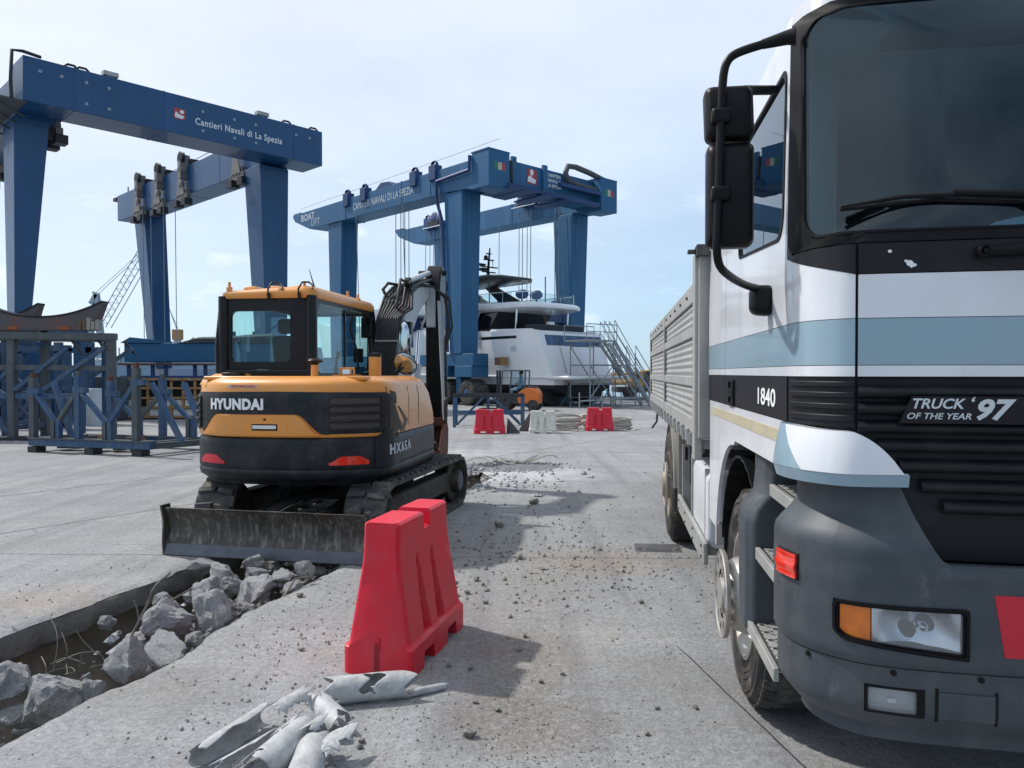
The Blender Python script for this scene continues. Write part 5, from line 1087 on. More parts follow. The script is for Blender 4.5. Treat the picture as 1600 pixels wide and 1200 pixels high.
for far in (False, True):
    X = (lambda x: x) if not far else (lambda x: 2.5 - x)
    def bx(mb, a, b, c, d, e, f, m): mb.box(min(X(a), X(b)), max(X(a), X(b)), c, d, e, f, m)
    for i, y in enumerate(posts):
        mb = MB(); wd = .14 if i == 0 else .09
        bx(mb, -.022, .03, y, y + wd, Z0 - (.16 if i == 0 else .03), Z1 + (.17 if i == 0 else .0), M['bed_alu']); mb.build('bed_post', TRK, bevel=.006)
    for i in range(2):
        y0, y1 = posts[i] + (.145 if i == 0 else .095), posts[i + 1] - .005
        mb = MB(); bx(mb, .004, .012, y0, y1, Z0, Z1, M['bed_alu']); S_ = mb.build('side_board', TRK)
        for z0, z1 in ((Z0, Z0 + .10), (1.53, 1.60), (1.86, 1.93), (2.09, Z1)):
            mb = MB(); bx(mb, -.018, .003, y0, y1, z0, z1, M['bed_alu']); mb.build('side_rail', S_, bevel=.006)
        # fine horizontal corrugations
        for zz0, zz1 in ((1.325, 1.525), (1.605, 1.855), (1.935, 2.085)):
            n = max(3, int((zz1 - zz0) / .045)); mb = MB(); rings = []
            for k in range(n * 4 + 1):
                z = zz0 + (zz1 - zz0) * k / (n * 4); rings.append([(X(.003 - .009 * (0.5 - .5 * math.cos(k * math.pi / 2))), y, z) for y in (y0 + .1, y1 - .1)])
            mb.loft(rings, M['bed_alu'], closed=False, caps=False); mb.build('corrugated_panel', S_, smooth=30)
        for ye in (y0 + .04, y1 - .05):
            for z in (1.42, 1.73, 2.03):
                mb = MB(); bx(mb, -.010, .003, ye - .03, ye + .04, z - .09, z + .08, M['frame_dark']); mb.build('stake_pocket', S_)
        for k in range(7):
            ye = y0 + .25 + k * (y1 - y0 - .5) / 6
            mb = MB(); bx(mb, -.03, .03, ye - .03, ye + .03, 1.125, 1.20, M['alu']); bx(mb, -.040, -.02, ye - .02, ye + .045, 1.155, 1.24, M['alu']); mb.build('hinge', TRK, bevel=.005)
        for k in range(5):
            ye = y0 + .4 + k * (y1 - y0 - .8) / 4; mb = MB(); mb.lathe([(0, .012), (.012, .012), (.012, .0)], (X(-.018), ye, 2.15), (-1 if not far else 1, 0, 0), M['frame_dark'], n=8); mb.build('bolt', S_)
    mb = MB(); mb.tube([(X(.03), 2.65, 1.115), (X(.03), 9.1, 1.115)], .022, M['bed_alu'], n=8); mb.build('rope_rail', TRK)
    # rear mudguard
    mb = MB(); rings = []
    for i in range(15):
        a_ = R(8 + 160 * i / 14); rr_ = .62; rings.append([(X(-.005), 5.2 - rr_ * math.cos(a_), .5 + rr_ * math.sin(a_)), (X(.0), 5.2 - (rr_ + .025) * math.cos(a_), .5 + (rr_ + .025) * math.sin(a_)), (X(.62), 5.2 - (rr_ + .025) * math.cos(a_), .5 + (rr_ + .025) * math.sin(a_)), (X(.62), 5.2 - rr_ * math.cos(a_), .5 + rr_ * math.sin(a_))])
    mb.loft(rings, M['plastic_grey']); mb.build('mudguard', TRK, smooth=35)
    mb = MB(); bx(mb, .02, .6, 4.42, 4.45, .52, 1.1, M['plastic_grey']); mb.build('mudguard_flap', TRK, bevel=.01)
    # tool box, tank, underrun rail
    mb = MB(); bx(mb, .06, .55, 3.62, 4.20, .72, 1.08, M['frame_dark']); tb = mb.build('tool_box', TRK, bevel=.012)
    mb = MB(); bx(mb, .052, .058, 3.66, 4.16, .75, 1.06, M['ex_dark']); mb.build('tool_box_door', tb, bevel=.004); mb = MB(); bx(mb, .035, .05, 3.88, 3.94, .92, 1.02, M['trim']); mb.build('latch', tb)
    mb = MB(); mb.loft([[(X(x), y, z) for x, z in rrect(.05, .6, .50, 1.0, .07, 4)] for y in (2.55, 3.4)], M['white']); mb.build('fuel_tank_cover', TRK, smooth=40, bevel=.03, seg=3)
    mb = MB(); bx(mb, .02, .05, 2.45, 4.45, .42, .56, M['alu']); mb.build('underrun_rail', TRK, bevel=.008)
    for y in (2.6, 3.5, 4.3): mb = MB(); bx(mb, .05, .12, y, y + .05, .45, 1.0, M['alu']); mb.build('rail_bracket', TRK)
    mb = MB()
    for y in (2.55, 3.1, 3.7, 4.3):
        for z in (.455, .525): mb.lathe([(0, .010), (.008, .010), (.008, 0)], (X(.02), y, z), (-1 if not far else 1, 0, 0), M['frame_dark'], n=8)
    mb.build('rail_bolts', TRK)
mb = MB(); mb.box(.0, 2.5, 2.56, 2.597, 1.2, 2.40, M['bed_alu']); mb.build('headboard', TRK, bevel=.01)
mb = MB(); mb.box(-.02, .06, 2.50, 2.66, 2.36, 2.43, M['frame_dark']); mb.box(-.07, -.02, 2.55, 2.60, 2.38, 2.405, M['frame_dark']); mb.build('headboard_catch', TRK, bevel=.005)
mb = MB(); mb.box(.03, 2.47, 9.08, 9.12, 1.2, 2.2, M['bed_alu']); mb.build('tailgate', TRK, bevel=.006)
mb = MB(); mb.box(.3, 2.2, 8.8, 8.9, .6, .72, M['frame_dark']); mb.build('rear_underrun_bar', TRK)
mb = MB(); mb.tube([(.05, 8.3, 1.1), (.04, 8.35, .95), (-.02, 8.4, .86)], .015, M['frame_dark'], n=6); mb.build('release_lever', TRK)
# ---------------------------------------------------------------- excavator. local frame of the upper body: X right, Y forward (away), Z up; swing centre at 0
EXC = thing('mini_excavator', 'orange and black compact excavator seen from behind, straddling the trench with its blade down', 'excavator', (-1.91, 8.45, 0), -R(8))
def ep(name, fn, smooth=35, bevel=0, seg=2, parent=EXC, **k):
    mb = MB(); fn(mb); return mb.build(name, parent, smooth=smooth, bevel=bevel, seg=seg, **k)
# body outline, p measured from the middle of the tail: + to the right side
exr, ERT = pathfn([(0, -1.60), (.30, -1.585), (.52, -1.545), (.70, -1.46), (.87, -1.32), (.94, -1.16), (.96, -.98), (.965, -.6), (.965, .55)], mirror=False)
def exf(p):
    a, n = exr(max(1e-4, abs(p))); n = Vector((-n.x, -n.y)) if False else n
    d = Vector((n.x, n.y))
    if d.dot(a - Vector((0, -.5))) < 0: d = -d
    return (Vector((a.x, a.y)), d) if p >= 0 else (Vector((-a.x, a.y)), Vector((-d.x, d.y)))
def exS(p, z, off=0):
    if abs(p) > ERT:
        a = Vector((.93, .55 + abs(p) - ERT)); d = Vector((1, 0))
        if p < 0: a.x *= -1; d.x = -1
    else: a, d = exf(p)
    if abs(p) < .02: d = Vector((0, -1))
    tail = ease(1.9, 1.0, abs(p))
    prof = -.10 * ease(.70, .60, z) * (.3 + .7 * tail) - .012 * ease(.77, .74, z) - .016 * math.exp(-((z - 1.04) / .012) ** 2) - .02 * ease(1.38, 1.50, z) - .12 * max(0, (z - 1.50) / .09) ** 2.2
    return Vector((a.x + d.x * (off + prof), a.y + d.y * (off + prof), z))
PE = ERT - .10         # body front on the right
PC = next(p * .001 for p in range(3000) if exf(p * .001)[0].y > -1.22)   # end of rounded tail corner
def cw(mb):
    n = 56; zs = [.605, .625, .65, .68, .72, .735, .75, .765, .8, .9, .98, 1.03, 1.036]
    rings = []
    for z in zs: rings.append([exS(-PE + 2 * PE * i / n, z, .012 if z < .74 else .0) for i in range(n + 1)])
    mb.loft(rings, M['ex_dark']); 
cwt = ep('counterweight', cw, smooth=40)
# raised dark corner of the counterweight on the right side, climbing to the side grille
ep('counterweight_horn', lambda mb: patch(mb, exS, .92, 1.34, .76, lambda p: 1.03 + .085 * ease(.92, 1.08, p) * ease(1.34, 1.20, p), 14, 6, .010, .02, M['ex_dark']), parent=cwt)
def hood(mb):
    n = 60; zs = [1.042, 1.06, 1.2, 1.4, 1.47, 1.51, 1.54, 1.56, 1.578, 1.588]
    rings = [[exS(-PE + 2 * PE * i / n, z, 0) for i in range(n + 1)] for z in zs]
    # right front end sinks towards the front like the photo's sloping hood
    def sink(v):
        k = ease(-.35, .48, v.y) * ease(0.0, .5, v.x); return Vector((v.x - .05 * k * max(0, (v.z - 1.1)) / .5, v.y - .30 * k * (max(0, v.z - 1.04) / .55) ** 2.2, v.z - .0 * k))
    mb.loft([[sink(v) for v in r] for r in rings], M['ex_orange'])
hd = ep('engine_hood', hood, smooth=45)
# panel gaps on the right side
for pg in (PC + .02, PC + .62, PC + 1.0):
    ep('panel_gap', lambda mb: patch(mb, exS, pg, pg + .008, 1.05, 1.50, 1, 8, .0015, .003, M['ex_black']), parent=hd)
# dark insert band with grilles around the tail
pL, pR_ = -1.02, PC + .36
def band(mb):
    up = lambda p: 1.455 - .30 * ease(PC - .02, pR_ + .02, p) ** 1.2 - .01 * abs(p)
    patch(mb, exS, pL, -.83, 1.10, up, 6, 8, .006, .02, M['ex_dark'])
    lo = lambda p: 1.085 + .15 * ease(-.83, -.55, p) + (0 if p < .1 else -.17 * ease(.16, .46, p)) if p > -.83 else 1.085
    patch(mb, exS, -.83, pR_, lambda p: 1.075 + .175 * ease(-.86, -.58, p) - .18 * ease(.20, .46, p) if p < .5 else 1.075 + .0 * p, up, 80, 8, .006, .02, M['ex_dark'])
bn_ = ep('tail_band', band, smooth=40)
ep('tail_door', lambda mb: patch(mb, exS, -.80, .42, 1.055, lambda p: 1.065 + .178 * ease(-.80, -.53, p) * (1 - ease(.20, .42, p)), 60, 6, .022, .03, M['ex_orange']), smooth=40, bevel=.004, parent=hd)
ep('door_recess', lambda mb: patch(mb, exS, -.42, .14, 1.105, 1.195, 12, 2, .0235, .003, M['ex_orange']), smooth=40, parent=hd)
ep('door_latch', lambda mb: (patch(mb, exS, -.20, .045, 1.105, 1.165, 6, 2, .026, .006, M['ex_black']), patch(mb, exS, -.19, .035, 1.12, 1.152, 6, 2, .034, .01, M['chrome'])), smooth=40, bevel=.003, parent=hd)
ep('key_hole', lambda mb: disc(mb, exS, [(-.075 + .013 * math.cos(a * .785), 1.205 + .011 * math.sin(a * .785)) for a in range(8)], .026, .003, M['ex_black'], nr=1), parent=hd)
# grilles: mesh and bars
def grill(p0, p1, z0, z1, nb, nm):
    g = ep(nm, lambda mb: patch(mb, exS, p0, p1, z0, z1, 14, 4, .009, .006, M['mesh']), smooth=40, parent=hd)
    ep('grille_rim', lambda mb: ring(mb, exS, sub_loop(rrect(p0 + .004, p1 - .004, z0 + .004, z1 - .004, .03, 4), .05), sub_loop(rrect(p0 - .03, p1 + .03, z0 - .025, z1 + .025, .05, 4), .05) if False else [( (p0+p1)/2 + (p-(p0+p1)/2)*1.12, (z0+z1)/2 + (z-(z0+z1)/2)*1.18) for p, z in sub_loop(rrect(p0 + .004, p1 - .004, z0 + .004, z1 - .004, .03, 4), .05)], .020, .018, M['ex_dark']), smooth=45, parent=g, bevel=.003)
    for i in range(nb):
        z = z0 + (z1 - z0) * (i + 1) / (nb + 1)
        ep('grille_bar', lambda mb: patch(mb, exS, p0, p1, z - .012, z + .010, 14, 1, .030, .02, M['ex_dark']), smooth=45, parent=g, bevel=.005)
grill(.50, .98, 1.12, 1.405, 3, 'right_rear_grille')
grill(-1.0, -.86, 1.13, 1.40, 3, 'left_rear_grille')
ep('side_grille', lambda mb: patch(mb, exS, PC + .05, PC + .33, 1.10, lambda p: 1.37 - .26 * ease(PC + .03, PC + .36, p), 10, 5, .010, .006, M['mesh']), smooth=40, parent=hd)
ep('side_vent', lambda mb: patch(mb, exS, PC + .08, PC + .21, lambda p: 1.37 - .3 * (p - PC - .08) , lambda p: 1.46 - .15 * (p - PC - .08), 4, 3, .004, .006, M['mesh']), smooth=40, parent=hd)
def arrow(mb):
    z = [(PC + .27, 1.30), (PC + .33, 1.30), (PC + .60, 1.16), (PC + .47, 1.055), (PC + .33, 1.055), (PC + .50, 1.155)]
    for a, b, c, d in (((PC + .25, 1.31), (PC + .31, 1.29), (PC + .58, 1.16), (PC + .47, 1.15)), ((PC + .47, 1.15), (PC + .58, 1.16), (PC + .46, 1.055), (PC + .33, 1.055))):
        vs = []
        for o_ in (.006, -.004): vs += [exS(*q, o_) for q in (a, b, c, d)]
        mb.hexa(vs, M['ex_black'])
ep('side_chevron', arrow, parent=hd)
# red tail reflectors
for sgn in (-1, 1):
    ep('tail_reflector', lambda mb: patch(mb, exS, sgn * .50, sgn * .86, .795, lambda p: .805 + .055 * ease(.50, .62, abs(p)) * ease(.90, .76, abs(p)) + .012, 16, 2, .004, .006, M['redlens'] if sgn > 0 else M['red_paint']), smooth=40, parent=cwt)
# lettering
mb = MB(); lettering(mb, exS, 'HYUNDAI', -.38, 1.335, .128, M['white_txt'], bold=.055, spacing=1.1, off=.012, sx=.94); mb.build('brand_lettering', hd)
mb = MB(); lettering(mb, exS, 'HX65A', PC + .34, .905, .125, M['grey_txt'], bold=.045, spacing=1.32, off=.014, sx=1.30); mb.build('number_lettering', cwt)
mb = MB(); patch(mb, exS, -.48, -.17, 1.485, 1.515, 4, 1, .003, .002, M['flag_white']); st_ = mb.build('dealer_sticker', hd)
mb = MB(); lettering(mb, exS, 'TOSCOMECCANICA', -.31, 1.500, .030, M['red_paint'], bold=.02, off=.005, sx=.95); mb.build('sticker_lettering', st_)
mb = MB(); patch(mb, exS, -.86, -.80, 1.490, 1.515, 2, 1, .002, .002, M['yellow']); mb.build('small_sticker', hd)
# deck, fuel cap parts, exhaust on the hood top
def boxl(name, b, mat, bevel=.006, parent=EXC, **k): mb = MB(); mb.box(*b, M[mat]); return mb.build(name, parent, bevel=bevel, smooth=35, **k)
boxl('hood_top', (-.80, .78, -1.38, .22, 1.555, 1.592), 'ex_orange', .012)
boxl('cab_deck', (-.92, .30, -.80, .95, 1.0, 1.10), 'ex_dark')
ep('left_hood_hump', lambda mb: mb.loft([[(-.93 + k, y0 + k * .6, z), (-.60 - k * .3, y0 + k * .6, z), (-.60 - k * .3, -.55, z), (-.93 + k, -.55, z)] for z, k, y0 in ((1.50, .0, -1.25), (1.56, .02, -1.22), (1.615, .09, -1.15))], M['ex_orange']), smooth=40, bevel=.02, seg=3)
boxl('hood_scoop', (-.70, -.52, -1.22, -1.10, 1.59, 1.625), 'ex_black')
mb = MB(); mb.lathe([(0, .036), (.11, .036)], (.16, -1.05, 1.59), (0, 0, 1), M['ex_orange'], n=18); mb.lathe([(.11, .028), (.13, .05), (.135, .075), (.15, .078), (.165, .06), (.18, .03), (.182, 0)], (.16, -1.05, 1.59), (0, 0, 1), M['ex_black'], n=20); mb.build('air_precleaner', EXC, smooth=40)
mb = MB(); mb.lathe([(0, .062), (.20, .062)], (.62, -.62, 1.585), (0, 0, 1), M['ex_orange'], n=22); mb.lathe([(.20, .066), (.235, .066), (.24, .03)], (.62, -.62, 1.585), (0, 0, 1), M['ex_black'], n=22); mb.build('exhaust_stub', EXC, smooth=40)
mb = MB(); mb.tube([(.36, -.90, 1.59), (.36, -.90, 1.665), (.50, -.90, 1.665), (.50, -.90, 1.59)], .014, M['ex_orange'], n=8); mb.box(.30, .56, -.95, -.85, 1.588, 1.605, M['ex_orange']); mb.build('hood_bracket', EXC, smooth=40)
boxl('bracket_lamp', (.39, .47, -.93, -.87, 1.606, 1.655), 'chrome')
boxl('front_storage_box', (.42, .90, .20, .62, .98, 1.42), 'ex_orange', .05, seg=3) if False else None
# --- cab
CX0, CX1, CY0, CY1 = -.965, .03, -.78, 1.20
ZB, ZT = 1.58, 2.40
def wallS(ax, c, flip=1):
    if ax == 'y': return lambda p, z, off=0: Vector((p, c - off * flip, z))
    return lambda p, z, off=0: Vector((c + off * flip, p, z))
rear = wallS('y', CY0 + .03, 1); front = wallS('y', CY1, -1); right = wallS('x', CX1, 1); left = wallS('x', CX0, -1)
def wall(S, p0, p1, z0, z1, hole, rad, nm, slope=None):
    inn = sub_loop(rrect(*hole, rad, 6), .12); cx, cz = (hole[0] + hole[1]) / 2, (hole[2] + hole[3]) / 2; out = []
    for p, z in inn:
        dx, dz = p - cx, z - cz; t = min(((p1 if dx > 0 else p0) - cx) / dx if abs(dx) > 1e-6 else 9e9, ((z1 if dz > 0 else z0) - cz) / dz if abs(dz) > 1e-6 else 9e9); out.append((cx + dx * t, cz + dz * t))
    for tgt in ((p0, z0), (p1, z0), (p0, z1), (p1, z1)):
        k = min(range(len(out)), key=lambda i: math.dist(out[i], tgt)); out[k] = tgt
    w = ep(nm, lambda mb: ring(mb, S, inn, out, 0, .05, M['ex_black']), smooth=40, parent=EXC)
    ep('window_pane', lambda mb: disc(mb, S, [(cx + (p - cx) * 1.01, cz + (z - cz) * 1.01) for p, z in inn], -.015, .005, M['cabglass']), smooth=40, parent=w)
    return w
wall(rear, CX0 + .04, CX1 - .03, 1.60, ZT, (-.86, -.22, 1.735, 2.25), .06, 'cab_rear_wall')
wall(right, CY0 + .05, CY1 - .1, 1.56, ZT, (CY0 + .12, CY1 - .16, 1.62, 2.335), [.10, .18, .26, .12], 'cab_right_wall')
wall(left, CY0 + .05, CY1 - .1, 1.12, ZT, (CY0 + .12, CY1 - .16, 1.25, 2.335), [.10, .14, .2, .1], 'cab_door')
wall(front, CX0 + .05, CX1 - .05, 1.12, ZT, (CX0 + .09, CX1 - .09, 1.25, 2.33), .1, 'cab_front_wall')
# mullion and black blind panel at the right of the rear window
boxl('rear_blind_panel', (-.215, -.01, CY0 + .024, CY0 + .029, 1.65, 2.34), 'panel_black', .002)
boxl('side_mullion', (CX1 - .012, CX1 + .004, .12, .145, 1.66, 2.32), 'ex_black', .002)
for x, y, z0 in ((CX0 + .03, CY0 + .04, 1.1), (CX1 - .03, CY0 + .04, 1.56), (CX1 - .03, CY1 - .04, 1.1), (CX0 + .03, CY1 - .04, 1.1)):
    mb = MB(); top = -.05 if y > 0 else 0
    mb.tube([(x, y, z0), (x, y, 2.15), (x, y + top, 2.33), (x, y + top * 2, 2.40)], .055, M['ex_black'], n=12); mb.build('cab_pillar', EXC, smooth=50)
# roof: orange cap with rounded edges
def roofc(mb):
    rings = []
    for z, k in ((2.375, .0), (2.40, -.012), (2.44, -.008), (2.465, .02), (2.485, .07), (2.492, .14)):
        loop = rrect(CX0 - .0 + k, CX1 + .015 - k, CY0 + k, CY1 - .02 - k, max(.02, .12 - k * .3), 6); rings.append([(x, y, z + .02 * math.sin((x + .4) * 3) * (1 if z > 2.45 else 0)) for x, y in loop])
    mb.loft(rings, M['ex_orange'])
rf = ep('cab_roof', roofc, smooth=45)
for x in (-.70, -.44, -.18): ep('roof_rib', lambda mb: mb.loft([[(x - .075 + k, CY0 + .12 + k, z), (x + .075 - k, CY0 + .12 + k, z), (x + .075 - k, .5 - k, z), (x - .075 + k, .5 - k, z)] for z, k in ((2.48, 0), (2.515, .02))], M['ex_orange']), smooth=40, parent=rf, bevel=.008)
for x, y in ((CX0 + .08, CY0 + .06), (CX1 - .12, CY0 + .08), (CX0 + .3, .7), (CX1 - .02, .62), (CX1 - .03, .3)):
    mb = MB(); mb.box(x - .025, x + .025, y - .02, y + .02, 2.45, 2.50, M['ex_orange']); mb.lathe([(0, .016), (.05, .016), (.052, 0)], (x, y, 2.50), (0, 0, 1), M['ex_orange'], n=8); mb.build('lifting_eye', rf, bevel=.004, smooth=40)
for x in (-.42, -.10):
    mb = MB(); mb.tube([(x, CY0 - .035, 2.40), (x, CY0 - .045, 2.46), (x + .02, CY0 + .0, 2.53), (x + .07, CY0 + .05, 2.535), (x + .12, CY0 + .03, 2.50), (x + .13, CY0 - .01, 2.46)], .010, M['hose'], n=8); mb.tube([(x, CY0 - .035, 2.42), (x + .01, CY0 - .04, 2.36)], .018, M['ex_black'], n=8); mb.build('roof_cable', rf, smooth=50)
mb = MB(); mb.tube([(-.03, CY0 + .2, 2.48), (-.04, CY0 + .2, 2.52), (-.08, CY0 + .18, 2.68)], [.018, .008, .003], M['ex_black'], n=8); mb.build('radio_antenna', rf)
boxl('cab_base_trim', (CX0 + .06, CX1 + .02, CY0 - .01, CY0 + .05, 1.585, 1.66), 'ex_black', .02)
# inside the cab
mb = MB(); mb.loft([[(x - .22, y, z), (x + .22, y, z), (x + .22, y + .12, z), (x - .22, y + .12, z)] for x, y, z in ((-.42, -.20, 1.35), (-.42, -.28, 1.8), (-.42, -.32, 2.02))], M['seat_cloth']); mb.box(-.56, -.28, -.34, -.24, 2.04, 2.20, M['seat_cloth']); mb.box(-.66, -.18, -.24, .26, 1.30, 1.45, M['seat_cloth']); mb.build('operator_seat', EXC, bevel=.04, seg=3, smooth=40)
for x in (-.74, -.10): mb = MB(); mb.tube([(x, .15, 1.3), (x, .2, 1.75), (x + .02, .22, 1.86)], [.02, .016, .028], M['ex_black'], n=8); mb.build('joystick', EXC, smooth=50)
mb = MB(); mb.tube([(-.78, CY1 - .08, 2.30), (-.72, .72, 2.12), (-.68, .70, 2.05)], .01, M['ex_black']); mb.blob((-.66, .68, 1.98), (.06, .025, .08), M['ex_black'], amp=.05); mb.build('inner_mirror', EXC, smooth=60)
boxl('display', (-.16, -.04, .92, .96, 1.75, 1.92), 'ex_black', .01)
boxl('cab_ceiling', (CX0 + .06, CX1 - .06, CY0 + .08, CY1 - .1, 2.36, 2.375), 'dashboard', .0)
boxl('cab_floor', (CX0 + .06, CX1 - .06, CY0 + .08, CY1 - .1, 1.12, 1.28), 'dashboard', .0)
mb = MB(); mb.tube([(CX1 - .06, .55, 2.28), (CX1 - .12, .62, 2.15), (CX1 - .07, .7, 1.9), (CX1 - .06, .74, 1.66)], .014, M['hose'], n=8); mb.build('cab_cable', EXC, smooth=50)
mb = MB(); mb.tube([(CX0 - .01, CY0 + .02, 1.15), (CX0 - .03, CY0 + .02, 1.9), (CX0 - .01, CY0 + .06, 2.28), (CX0 + .05, CY0 + .10, 2.38)], .028, M['ex_black'], n=10); mb.build('grab_rail', EXC, smooth=50)
# --- boom, cylinders, hoses, arm, bucket
BX = .27
def plate(mb, pts, x0, x1, mat): mb.prism([(x0, y, z) for y, z in pts], (x0, 0, 0), (x1, 0, 0), M[mat])
mb = MB(); mb.box(-.02, .40, .75, 1.15, .62, 1.20, M['ex_dark']); mb.lathe([(0, .12), (.55, .12)], (BX, 1.12, .60), (0, 0, 1), M['grease_dark'], n=18); mb.build('swing_post', EXC, bevel=.03, smooth=40)
bo = [(1.06, 1.00), (1.34, 1.02), (1.52, 1.75), (1.74, 2.28), (2.10, 2.62), (2.72, 2.92), (2.78, 3.06), (2.70, 3.12), (2.02, 2.96), (1.58, 2.76), (1.36, 2.56), (1.18, 2.10)]
mb = MB(); plate(mb, bo, BX - .06, BX + .10, 'ex_white'); BO = mb.build('boom', EXC, bevel=.02, smooth=35)
mb = MB(); plate(mb, [(1.14, 1.35), (1.19, 1.33), (1.30, 2.3), (1.48, 2.64), (1.42, 2.70), (1.20, 2.38)], BX - .155, BX + .06, 'ex_black'); mb.build('hose_guard', BO, bevel=.01)
for i in range(10):
    x = BX - .20 + i * .029
    mb = MB(); pts = [(x, 1.10, 1.08), (x - .01, 1.03, 1.5), (x - .005, 1.06, 2.0), (x + .01, 1.16, 2.45), (x + .04 + .01 * i, 1.34, 2.76 - .02 * i), (x + .06, 1.62, 2.92 - .03 * (i % 3)), (BX - .06 + i * .022, 2.05, 3.04), (BX - .06 + i * .022, 2.6, 3.16)]
    mb.tube(pts, .021 - .002 * (i % 2), M['hose'], n=8); mb.build('hydraulic_hose', BO, smooth=60)
for z in (1.62, 2.12):
    y = 1.035 if z < 2 else 1.08
    mb = MB(); mb.box(BX - .20, BX + .12, y - .03, y + .0, z - .012, z + .012, M['alu']); mb.build('hose_clamp', BO)
mb = MB(); mb.tube([(BX - .14, 1.40, 2.72), (BX - .19, 1.36, 2.86), (BX - .15, 1.45, 2.96), (BX - .05, 1.6, 2.95)], .022, M['hose'], n=8); mb.tube([(BX + .02, 1.25, 2.60), (BX + .04, 1.30, 2.86), (BX + .0, 1.5, 3.02), (BX - .02, 1.9, 3.02)], .020, M['hose'], n=8); mb.build('hose_loop', BO, smooth=60)
mb = MB(); mb.tube([(BX + .05, 1.62, 3.00), (BX + .07, 2.68, 3.27)], .042, M['ex_white'], n=14); mb.tube([(BX + .07, 2.66, 3.26), (BX + .07, 2.95, 3.33)], .030, M['chrome'], n=12); mb.lathe([(0, .07), (.06, .07)], (BX + .04, 1.60, 2.99), (1, 0, 0), M['grease_dark'], n=14); mb.build('arm_cylinder', BO, smooth=45)
mb = MB(); mb.tube([(BX + .18, 1.45, 1.05), (BX + .17, 1.68, 1.80)], .055, M['ex_white'], n=14); mb.tube([(BX + .17, 1.68, 1.80), (BX + .16, 1.83, 2.28)], .030, M['chrome'], n=12); mb.build('boom_cylinder', EXC, smooth=45)
mb = MB(); mb.box(BX + .02, BX + .19, 1.80 - .5, 1.92 - .5, 2.22, 2.40, M['ex_black']); mb.bar((BX - .05, 1.36, 2.32), (BX + .08, 1.36, 2.32), .03, .03, M['ex_black']); WL = mb.build('work_lamp', BO, bevel=.012)
mb = MB(); mb.box(BX - .36, BX - .22, 1.0, 1.12, 2.16, 2.44, M['ex_black']); mb.bar((BX - .22, 1.1, 2.3), (BX - .12, 1.2, 2.3), .03, .03, M['ex_black']); mb.build('work_lamp', BO, bevel=.012)
ar = [(2.62, 3.05), (2.70, 3.30), (2.84, 3.42), (2.98, 3.36), (3.02, 3.16), (2.96, 2.4), (2.86, 1.0), (2.74, .98), (2.70, 1.2), (2.70, 2.5)]
mb = MB(); plate(mb, ar, BX + .02, BX + .25, 'ex_black'); AR = mb.build('arm', EXC, bevel=.02, smooth=35)
mb = MB(); plate(mb, [(2.60, 2.42), (2.66, 2.40), (2.69, 2.98), (2.60, 3.04)], BX + .06, BX + .18, 'ex_white'); mb.build('arm_root_plate', BO, bevel=.01)
mb = MB(); mb.tube([(BX + .24, 2.60, 2.82), (BX + .27, 2.60, 2.1), (BX + .30, 2.62, 1.35)], .024, M['ex_white'], n=12); mb.tube([(BX + .30, 2.62, 1.35), (BX + .31, 2.64, .95)], .022, M['chrome'], n=10); mb.build('bucket_cylinder', AR, smooth=45)
for k, (a, b) in enumerate(((.34, .03), (.40, .06), (.36, .09))):
    mb = MB(); mb.tube([(BX + .05, 2.2, 3.06 - .02 * k), (BX + .20, 2.45, 3.02), (BX + a, 2.55, 2.86), (BX + a + .04, 2.58, 2.5 - .1 * k), (BX + .33, 2.62, 2.2 - .1 * k), (BX + .34, 2.64, 1.3)], .016, M['hose'], n=8); mb.build('arm_hose', AR, smooth=60)
mb = MB(); mb.lathe([(0, .07), (.34, .07)], (BX - .12, 2.80, 3.10), (1, 0, 0), M['grease_dark'], n=14); mb.lathe([(0, .045), (.4, .045)], (BX - .12, 2.88, 3.30), (1, 0, 0), M['grease_dark'], n=12); mb.build('arm_pin', AR, smooth=45)
mb = MB(); plate(mb, [(2.70, .98), (2.90, 1.0), (3.05, .80), (3.02, .45), (2.80, .25), (2.55, .30), (2.42, .50), (2.50, .56), (2.62, .42), (2.80, .40), (2.90, .55), (2.88, .78), (2.72, .86)], BX - .22, BX + .28, 'rust'); 
BK = mb.build('bucket', EXC, bevel=.01, smooth=40)
for sx in (-.22, .265): mb = MB(); plate(mb, [(2.55, .31), (2.78, .26), (2.98, .46), (3.0, .80), (2.70, .90), (2.45, .52)], BX + sx, BX + sx + .02, 'rust'); mb.build('bucket_side', BK)
for i in range(4): mb = MB(); mb.bar((BX - .16 + i * .13, 2.47, .53), (BX - .16 + i * .13, 2.34, .66), .05, .03, M['grease_dark']); mb.build('bucket_tooth', BK)
mb = MB(); mb.bar((BX + .34, 2.62, 1.25), (BX + .36, 2.5, .95), .05, .03, M['grease_dark']); mb.bar((BX + .36, 2.5, .95), (BX + .30, 2.75, .9), .05, .03, M['grease_dark']); mb.build('bucket_linkage', AR, bevel=.006)
